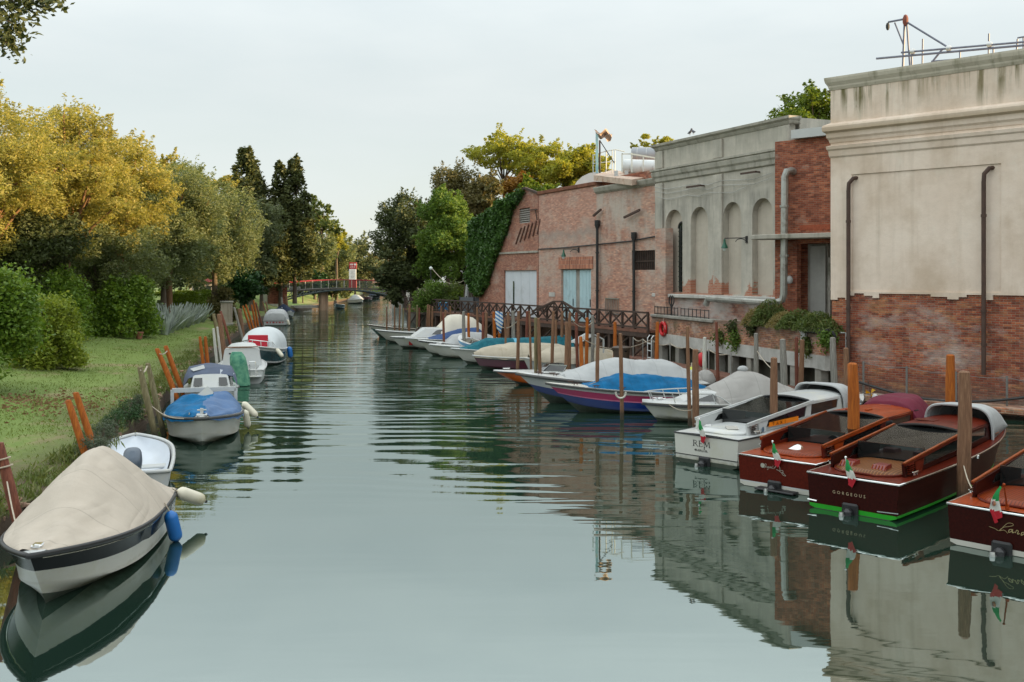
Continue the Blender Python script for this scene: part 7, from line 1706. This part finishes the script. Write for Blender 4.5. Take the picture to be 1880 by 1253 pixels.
T('hedge_tree', 'small green tree by the bridge landing', 524, 480, 535, 16, 140, 'fresh', 3500, .42, seed=23, nb=16, br=(.26, .42), gaps=.1)
for k_, (px_, Y_, hw_, tp_) in enumerate(((556, 152, 16, 500), (584, 162, 18, 503), (610, 176, 16, 505), (634, 192, 15, 507))):
    T('laurel_bush', ('low dark bush behind the left end of the bridge', 'low dark bush behind the bridge piles', 'low dark bush under the middle willow', 'low dark bush left of the boat stop sign')[k_], px_, tp_, 545, hw_, Y_, ('dark', 'laurel', 'dark', 'olive')[k_], 3000, .42, seed=120+k_, nb=16, br=(.26, .42), gaps=0, trunk_r=.1)
T('far_tree', 'hazy round tree behind the far pink house', 700, 470, 508, 32, 300, 'pine', 3500, .7, seed=24, nb=16, br=(.26, .42), gaps=.05, ground=1.5)
T('far_tree', 'rust coloured bush tree beside the far pink house', 712, 490, 515, 14, 236, 'rustl', 2200, .5, seed=25, nb=12, br=(.26, .42), gaps=.1, ground=1.5)
# right bank behind the buildings
T('evergreen_oak', 'big dark evergreen oak overhanging the water on the right', 757, 350, 552, 62, 104, 'dark', 52000, .24, seed=31, nb=56, br=(.18, .32), trunk_r=.3, gaps=.2)
T('evergreen_oak', 'low dark evergreen branches reaching over the water', 728, 450, 565, 32, 101, 'dark', 11000, .32, seed=32, nb=26, br=(.22, .36), gaps=.15, bx=745)
T('maple', 'bright green leafy tree in front of the dark oaks', 822, 338, 525, 52, 97, 'fresh', 44000, .23, seed=33, nb=50, br=(.18, .30), gaps=.25, droop=.3)
T('evergreen_oak', 'brown tinged oak rising behind the bright green tree', 842, 312, 480, 62, 116, 'brownish', 32000, .27, seed=34, nb=46, br=(.18, .32), gaps=.2)
T('evergreen_oak', 'dark oak between the bright green tree and the ivy', 872, 420, 545, 40, 104, 'dark', 12000, .34, seed=35, nb=28, br=(.22, .36), gaps=.1)
T('evergreen_oak', 'grey brown oak crown above the ivy wall', 895, 325, 420, 40, 108, 'brownish', 11000, .34, seed=36, nb=28, br=(.2, .34), gaps=.2)
T('locust_tree', 'airy yellow locust tree with a flat spreading crown', 925, 240, 330, 62, 128, 'locust', 12000, .30, 'flat', seed=37, nb=80, br=(.14, .26), gaps=.45, trunk_r=.24, limbs=16)
T('locust_tree', 'airy yellow locust tree right of the flat crowned one', 992, 256, 360, 60, 124, 'locust', 16000, .30, 'flat', seed=38, nb=60, br=(.16, .3), gaps=.4, trunk_r=.22, limbs=12)
T('locust_tree', 'fuller yellow green tree behind the roof terrace', 1055, 266, 380, 60, 116, 'locust', 22000, .34, seed=39, nb=36, br=(.18, .32), gaps=.3)
T('maple', 'orange tinged tree between locusts and shed roof', 958, 304, 400, 32, 112, 'rustl', 6500, .33, seed=40, nb=22, br=(.2, .34), gaps=.3)
T('maple', 'green tree behind the translucent rooflight', 985, 322, 410, 36, 110, 'hedge', 9000, .33, seed=41, nb=24, br=(.22, .36), gaps=.2)
T('locust_tree', 'sparse treetop behind the white roof tanks', 1200, 243, 300, 36, 92, 'locust', 3000, .22, 'flat', seed=42, nb=34, br=(.14, .26), gaps=.5, limbs=12, trunk_r=.18)
T('maple', 'green treetop behind the pale blue roof box', 1500, 170, 270, 70, 78, 'hedge', 14000, .26, seed=43, nb=36, br=(.2, .34), gaps=.25)
# branch hanging in at the top left from a tree on the bank
def overhang():
    t = thing('overhanging_tree', 'dark leafy branch hanging in at the top left corner', 'tree', (-11.6, 14.0, gz(-11.6, 14)))
    base = Vector((-11.6, 14, gz(-11.6, 14))); tips = []
    for px, py in ((-60, -40), (-25, 5), (10, 20), (30, 5), (55, 10), (25, 45), (10, 70), (75, -5), (0, -20), (-40, 40), (45, -35), (20, 85), (88, 2)):
        tips.append(D(px, py, 14+random.uniform(-.5, .5))-base)
    P = np.concatenate([np.array(q)+RNG.normal(size=(120, 3))*np.array((.12, .15, .09)) for q in tips]+[np.array(D(-230, -90, 14)-base)+RNG.normal(size=(2500, 3))*.6])
    leaves('crown', P, .10, LF['dark'], t, 2.2, .3)
    m = MB(); hub = D(-260, -60, 14)-base; m.tube([(0, 0, -.4), (.1, 0, 3), hub*.8+Vector((0, 0, .3)), hub], [.3, .24, .16, .1], 10)
    for q in tips: m.tube([hub, hub.lerp(q, .5)+Vector((0, 0, .2)), q], [.05, .03, .008], 6)
    m.build('trunk', BARK, t, angle=60)
overhang()
def shrub(name, label, P, rad, N, leaf, size, seed, nb=30, br=(.22, .38), elong=1.8, cat='shrub', top=0, droop=0, extra=None):
    rnd = random.Random(seed); g0 = gz(P.x, P.y) if P.x < interp(LBANK, P.y)+.5 else P.z
    t = thing(name, label, cat, (P.x, P.y, g0)); blobs = []
    rm = sum(rad)/3
    for i in range(nb):
        a = rnd.random()*2*PI; h = rnd.random(); k = rnd.uniform(.5, .9)*math.sqrt(max(.05, 1-(h*.92)**2.4))
        r = rm*rnd.uniform(*br); blobs.append(((rad[0]*k*math.cos(a), rad[1]*k*math.sin(a), .2+rad[2]*h*.86), (r, r, r)))
    P_ = cloud(blobs, N, .35); P_ = P_[P_[:, 2] > .0]
    if extra is not None: P_ = np.concatenate([P_, extra])
    leaves('foliage', P_, size, LF[leaf], t, elong, droop)
    m = MB()
    for b_ in blobs[:8]: m.tube([(0, 0, -.2), Vector(b_[0])*.5+Vector((0, 0, .1)), b_[0]], [.06, .04, .012], 6)
    m.build('stem', BARK, t)
    return t
gp_ = lambda px, py, z=1.0: G(px, py, z)
shrub('ivy_shrub', 'tall dark leafy shrub against the left picture edge', gp_(-40, 715), (2.1, 2.0, 4.6), 26000, 'bush', .15, 51, 46, (.2, .34), droop=.4)
shrub('laurel_shrub', 'broad mixed green shrub in front on the lawn, right of the edge shrub', gp_(82, 672), (1.75, 1.6, 2.9), 24000, 'bushv', .14, 52, 44, (.2, .34))
shrub('privet_shrub', 'green shrub rising behind the broad mixed shrub', gp_(95, 632), (2.2, 1.8, 4.2), 20000, 'bush', .17, 53, 40, (.2, .34))
t = shrub('trumpet_shrub', 'green shrub dotted with orange red flowers behind the round bush', gp_(190, 596, 1.3), (3.2, 2.6, 5.0), 24000, 'bush', .22, 54, 44, (.2, .34))
fl = cloud([((random.uniform(-2.4, 2.4), -1.6, random.uniform(2.4, 4.8)), .5) for _ in range(14)], 160, .1); leaves('flowers', fl, .20, mat('orange red blossom', (.42, .09, .02, 1), .7), t, 1.3)
shrub('round_bush', 'big round light green bush standing alone on the lawn', gp_(225, 613, 1.2), (2.25, 2.1, 3.5), 24000, 'bush', .20, 55, 46, (.22, .36), 1.6)
t = D(262, 612, 64); fp = thing('flower_pot', 'small terracotta pot at the foot of the round bush', 'pot', (t.x, t.y-.6, gz(t.x, t.y))); MB().lathe([(.16, 0), (.24, .38), (.27, .38), (.27, .46)], n=14).build('pot', ROOFT, fp); MB().lathe([(.23, .40), (.01, .43)], n=14).build('soil', DARKIN, fp)
for i, (px, py, Y, r, hh, lf, lb) in enumerate(((196, 815, 25.5, .42, .62, 'sage', 'grey sage clump at the bank edge beside the nearest orange posts'), (226, 800, 27.5, .36, .52, 'laurel', 'dark green clump at the bank edge left of the olive posts'), (247, 782, 29.5, .38, .6, 'laurel', 'dark green clump at the foot of the olive posts'), (213, 833, 24.2, .4, .4, 'sage', 'low grey clump above the white dinghy'), (272, 775, 31, .3, .5, 'sage', 'grey tuft behind the olive posts'))):
    P = D(px, py, Y); e = interp(LBANK, Y); shrub('bank_plant', lb, Vector((min(P.x, e-.05), Y, .5)), (r, r, hh), 2600, lf, .055, 60+i, 14, (.3, .5), 3.0, 'plant')
# clipped hedge, agaves
a = D(292, 585, 88); e = D(398, 562, 104); hd = thing('clipped_hedge', 'long clipped light green hedge behind the agaves', 'hedge', (a.x, a.y, gz(a.x, a.y)))
pts = []
for i in range(26000):
    u = random.random(); v = random.random(); s_ = random.choice((0, 0, 1)); w_ = random.uniform(-.55, .55)
    p = (Vector((e.x-a.x, e.y-a.y, 0))*u); hgt = 1.55
    off = Vector(((w_ if s_ else .5), (-.1 if u > .02 else w_), hgt if s_ else v*hgt)); n3 = Vector((random.gauss(0, .07), random.gauss(0, .07), random.gauss(0, .06)))
    pts.append(tuple(p+off+n3+Vector((0, 0, .10*math.sin(u*19)))))
leaves('foliage', pts, .22, LF['hedge'], hd, 1.7)
MB().bar((0, 0, .55), (e.x-a.x, e.y-a.y, .55), .35, 1.0).build('stem', LF['dark'], hd)
P = D(410, 548, 90); shrub('hedge_block', 'brownish clipped hedge block just behind the stone post', Vector((P.x, P.y, 1.4)), (1.3, .9, 3.0), 5500, 'brownish', .22, 71, 24, (.26, .4), cat='hedge')
AG = mat('grey blue agave leaf', rgb(146, 156, 146), .6, .12, 4, c2=rgb(178, 186, 178), dirt=rgb(120, 132, 116))
def agave_mesh(seed):
    rnd = random.Random(seed); m = MB()
    for i in range(26):
        a = i*2.4; el = R(rnd.uniform(38, 84)); ln = rnd.uniform(.9, 1.35); rows = []
        for k in range(6):
            t = k/5; r = .1+ln*t*math.cos(el)+.18*t*t*math.cos(el); z = ln*t*math.sin(el)-.06*t*t*math.cos(el); w_ = .085*math.sin(PI*(.12+.80*(1-(1-t)**1.4)))*(1-.9*t**4)
            cth = Vector((math.cos(a), math.sin(a), 0)); sd = Vector((-math.sin(a), math.cos(a), 0)); p = cth*r+Vector((0, 0, z)); upv = (Vector((0, 0, 1))*math.cos(el)-cth*math.sin(el))*.03
            rows.append([p-sd*w_+upv, p-upv*.4, p+sd*w_+upv])
        m.grid(rows); m.grid([[q-Vector((0, 0, .012)) for q in r_] for r_ in rows], flip=True)
    return m
ag_src = None
for i in range(8):
    t = i/7; P = D(303+68*t, 598-29*t, 69+17*t); z = gz(P.x, P.y); sc_ = 1.85-.5*t
    if ag_src is None: o = ag_src = agave_mesh(3).build('agave', AG, angle=60)
    else: o = ag_src.copy(); COL.objects.link(o)
    o.location = (P.x, P.y, z-.03); o.rotation_euler.z = i*1.3; o.scale = (sc_, sc_, sc_)
    tag(o, 'spiky grey blue agave in the row along the clipped hedge', 'agave', 'agaves in a row before the clipped hedge')
# ivy on the shed, hedge on the right bank, weeds on the quay wall
iv = SH.empty('wall_ivy', 'thick dark green ivy covering the left half of the gabled shed', 'ivy')
outl = [(966, 352), (940, 360), (905, 385), (868, 408), (862, 470), (868, 535), (885, 545), (900, 520), (912, 480), (922, 455), (935, 420), (945, 385), (966, 356)]
pol = [SH.at(*q) for q in outl]
def inside(x, y, P):
    c_ = False; j = len(P)-1
    for i in range(len(P)):
        if (P[i][1] > y) != (P[j][1] > y) and x < (P[j][0]-P[i][0])*(y-P[i][1])/(P[j][1]-P[i][1]+1e-9)+P[i][0]: c_ = not c_
        j = i
    return c_
s0_, s1_ = min(p[0] for p in pol), max(p[0] for p in pol); z0_, z1_ = min(p[1] for p in pol), max(p[1] for p in pol); pts = []
while len(pts) < 17000:
    u, v = random.uniform(s0_-.3, s1_+.3), random.uniform(z0_, z1_+.3)
    if inside(u+.25*noise.noise(Vector((u*2, v*2, 1))), v+.25*noise.noise(Vector((u*2, v*2, 8))), pol):
        bulge = .25+.75*abs(noise.noise(Vector((u*.6, v*.6, 3)))); pts.append((u, -random.uniform(.0, 1)*bulge-.05, v))
        if random.random() < .3 and u < s0_+2: pts.append((u, random.uniform(0, 2.2), v+random.uniform(-.2, .2)))
leaves('foliage', pts, .25, LF['ivy'], iv, 1.3, .5)
m = MB()
for k in range(7): m.tube([(.5+k*.3, -.06, 1.5), (.8+k*.4, -.06, 4), (1.2+k*.5, -.06, 6)], [.06, .05, .02], 6)
m.build('stem', BARK, iv)
for k, (px, w_, hh, lf, lb) in enumerate(((800, 2.0, 2.3, 'fresh', 'left clump of bamboo like hedge behind the far railing'), (828, 2.2, 2.2, 'weed', 'middle clump of yellowish hedge behind the far railing'), (848, 1.8, 2.0, 'hedge', 'right clump of hedge next to the closed parasol'))):
    P = D(px, 556, 87); shrub('hedge_clump', lb, Vector((P.x, P.y, 1.75)), (w_, 1.2, hh), 7000, lf, .2, 80+k, 26, (.24, .38), 2.6, 'hedge')
for k, (px, w_, d_, hh, lf, N, lb) in enumerate(((1385, 1.0, .8, .9, 'straw', 1700, 'dry straw coloured weed clump on the quay wall under the duct'), (1402, 1.0, .8, 1.25, 'weed', 2600, 'green weed clump on the quay wall under the duct'), (1432, 1.0, .8, .75, 'straw', 1500, 'short dry weed clump right below the duct bend'), (1455, 1.1, .8, .85, 'weed', 2200, 'green weed clump before the red brick block'), (1487, 1.1, .9, .8, 'weed', 2200, 'green weed clump before the pale door'), (1510, .7, .7, .55, 'weed', 1200, 'small weed clump at the foot of the cream corner'))):
    s_ = PL.s(px); P = PL.w(s_, .35, 2.6); t = thing('weed_clump', lb, 'weeds', P)
    q = []
    for i in range(N):
        a = random.random()*2*PI; r = random.random()**.5; h_ = random.random()
        q.append((w_*r*math.cos(a)*(1-.3*h_), d_*r*math.sin(a)*(1-.3*h_), .1+hh*h_*(1-.5*r*r)))
    leaves('foliage', q, .2, LF[lf], t, 5.0, -.6)
    m = MB()
    for i in range(14): a = random.random()*2*PI; m.tube([(0, 0, 0), (w_*.4*math.cos(a), d_*.4*math.sin(a), hh*.6), (w_*.6*math.cos(a), d_*.6*math.sin(a), hh)], [.02, .015, .005], 5)
    m.build('stem', LF['straw'], t)
for k, (px, py, r, lb) in enumerate(((1327, 620, .32, 'dark green tuft growing from the wall left of the weeds'), (1355, 627, .38, 'bright green tuft hanging over the concrete beam'), (1350, 603, .28, 'dark trailing plant below the straw weeds'), (1385, 601, .3, 'dark trailing plant in the middle of the quay wall'), (1487, 637, .35, 'green tuft low on the wall beside the brown pole pair'), (1522, 625, .3, 'green tuft on the corner by the grey pole'))):
    s_, z_ = PL.at(px, py); P = PL.w(s_, -.08, z_); t = thing('wall_plant', lb, 'plant', P)
    q = RNG.normal(size=(700, 3))*np.array((r*.6, r*.35, r*.6)); leaves('foliage', q, .13, LF[('weed', 'fresh', 'dark', 'dark', 'weed', 'fresh')[k]], t, 2.0, .5)
    MB().tube([(0, .1, r*.4), (0, -.05, 0), (0, -.1, -r*.5)], [.02, .02, .008], 5).build('stem', BARK, t)
P = BW.w(2.3, .35, bz(2)+.5); t = shrub('planter_plant', 'greenery growing in the planter on the bridge', Vector((P.x, P.y, P.z)), (.7, .3, .7), 900, 'fresh', .2, 95, 8, cat='plant'); t.location.z = P.z
# grass blades, litter and broken brick on the left bank
N = 70000; Yg = 15+60*RNG.random(N)**1.7; tt = .15+13*RNG.random(N)
Xg = np.interp(Yg, [a for a, _ in LBANK], [b_ for _, b_ in LBANK])-tt
keep = np.array([noise.noise(Vector((x_*.45, y_*.3, 7))) > -.12 for x_, y_ in zip(Xg, Yg)]) | (RNG.random(N) < .3)
Xg, Yg = Xg[keep], Yg[keep]
pts = np.array([(x_, y_, gz(x_, y_)+.035) for x_, y_ in zip(Xg, Yg)])
GRM = leafmat('grass blades', c(.11, .16, .030), c(.155, .205, .045), c(.21, .23, .068), .3)
o = leaves('grass', pts, .085, GRM, None, 4.0, -1.3); tag(o, 'short green grass on the left bank', 'grass', kind='stuff')
m = MB()
for i in range(900):
    Y = 17+75*random.random()**1.6; e = interp(LBANK, Y)+.22*noise.noise(Vector((0, Y*.8, 3))); cl = noise.noise(Vector((Y*.35, 2, 2)))
    if cl < -.05: continue
    x_ = e-random.uniform(-.05, .8)**1; m.box((x_, Y, gz(x_, Y)+random.uniform(-.1, .05)), (random.uniform(.1, .26), random.uniform(.08, .16), random.uniform(.05, .09)), random.uniform(0, PI), tilt=(random.uniform(-.4, .4), random.uniform(-.4, .4)))
o = m.build('brick_rubble', mat('broken red brick', (.30, .125, .07, 1), .95, .4, 1.5, c2=(.36, .27, .20, 1)), smooth=False); tag(o, 'broken red bricks and stones along the lawn edge', 'rubble', kind='stuff')
q = np.array([(x_, y_, gz(x_, y_)+.02) for x_, y_ in zip(RNG.normal(-15.7, 1.2, 600), RNG.normal(33.5, 1.6, 600))]); q = q[q[:, 0] < -12.8]
o = leaves('leaf_litter', q, .12, leafmat('dry leaf litter', c(.17, .08, .04), c(.30, .18, .10), None, .1), None, 1.6, 0, flat=.12); tag(o, 'dry brown leaf litter below the big shrubs', 'leaf litter', kind='stuff')

q = []
for i in range(260):
    Y = 17+70*random.random()**1.5; e = interp(LBANK, Y)+.22*noise.noise(Vector((0, Y*.8, 3))); x_ = e-random.uniform(.0, .9); z_ = gz(x_, Y); r_ = random.uniform(.08, .22); h_ = random.uniform(.08, .26)
    for k_ in range(34): q.append((x_+random.gauss(0, r_), Y+random.gauss(0, r_), z_+h_*random.random()))
o = leaves('edge_grass', q, .24, leafmat('rough edge grass', c(.07, .105, .025), c(.13, .165, .045), c(.24, .22, .09), .25), None, 7.0, -1.6); tag(o, 'rough uncut grass tufts along the broken lawn edge', 'grass', kind='stuff')
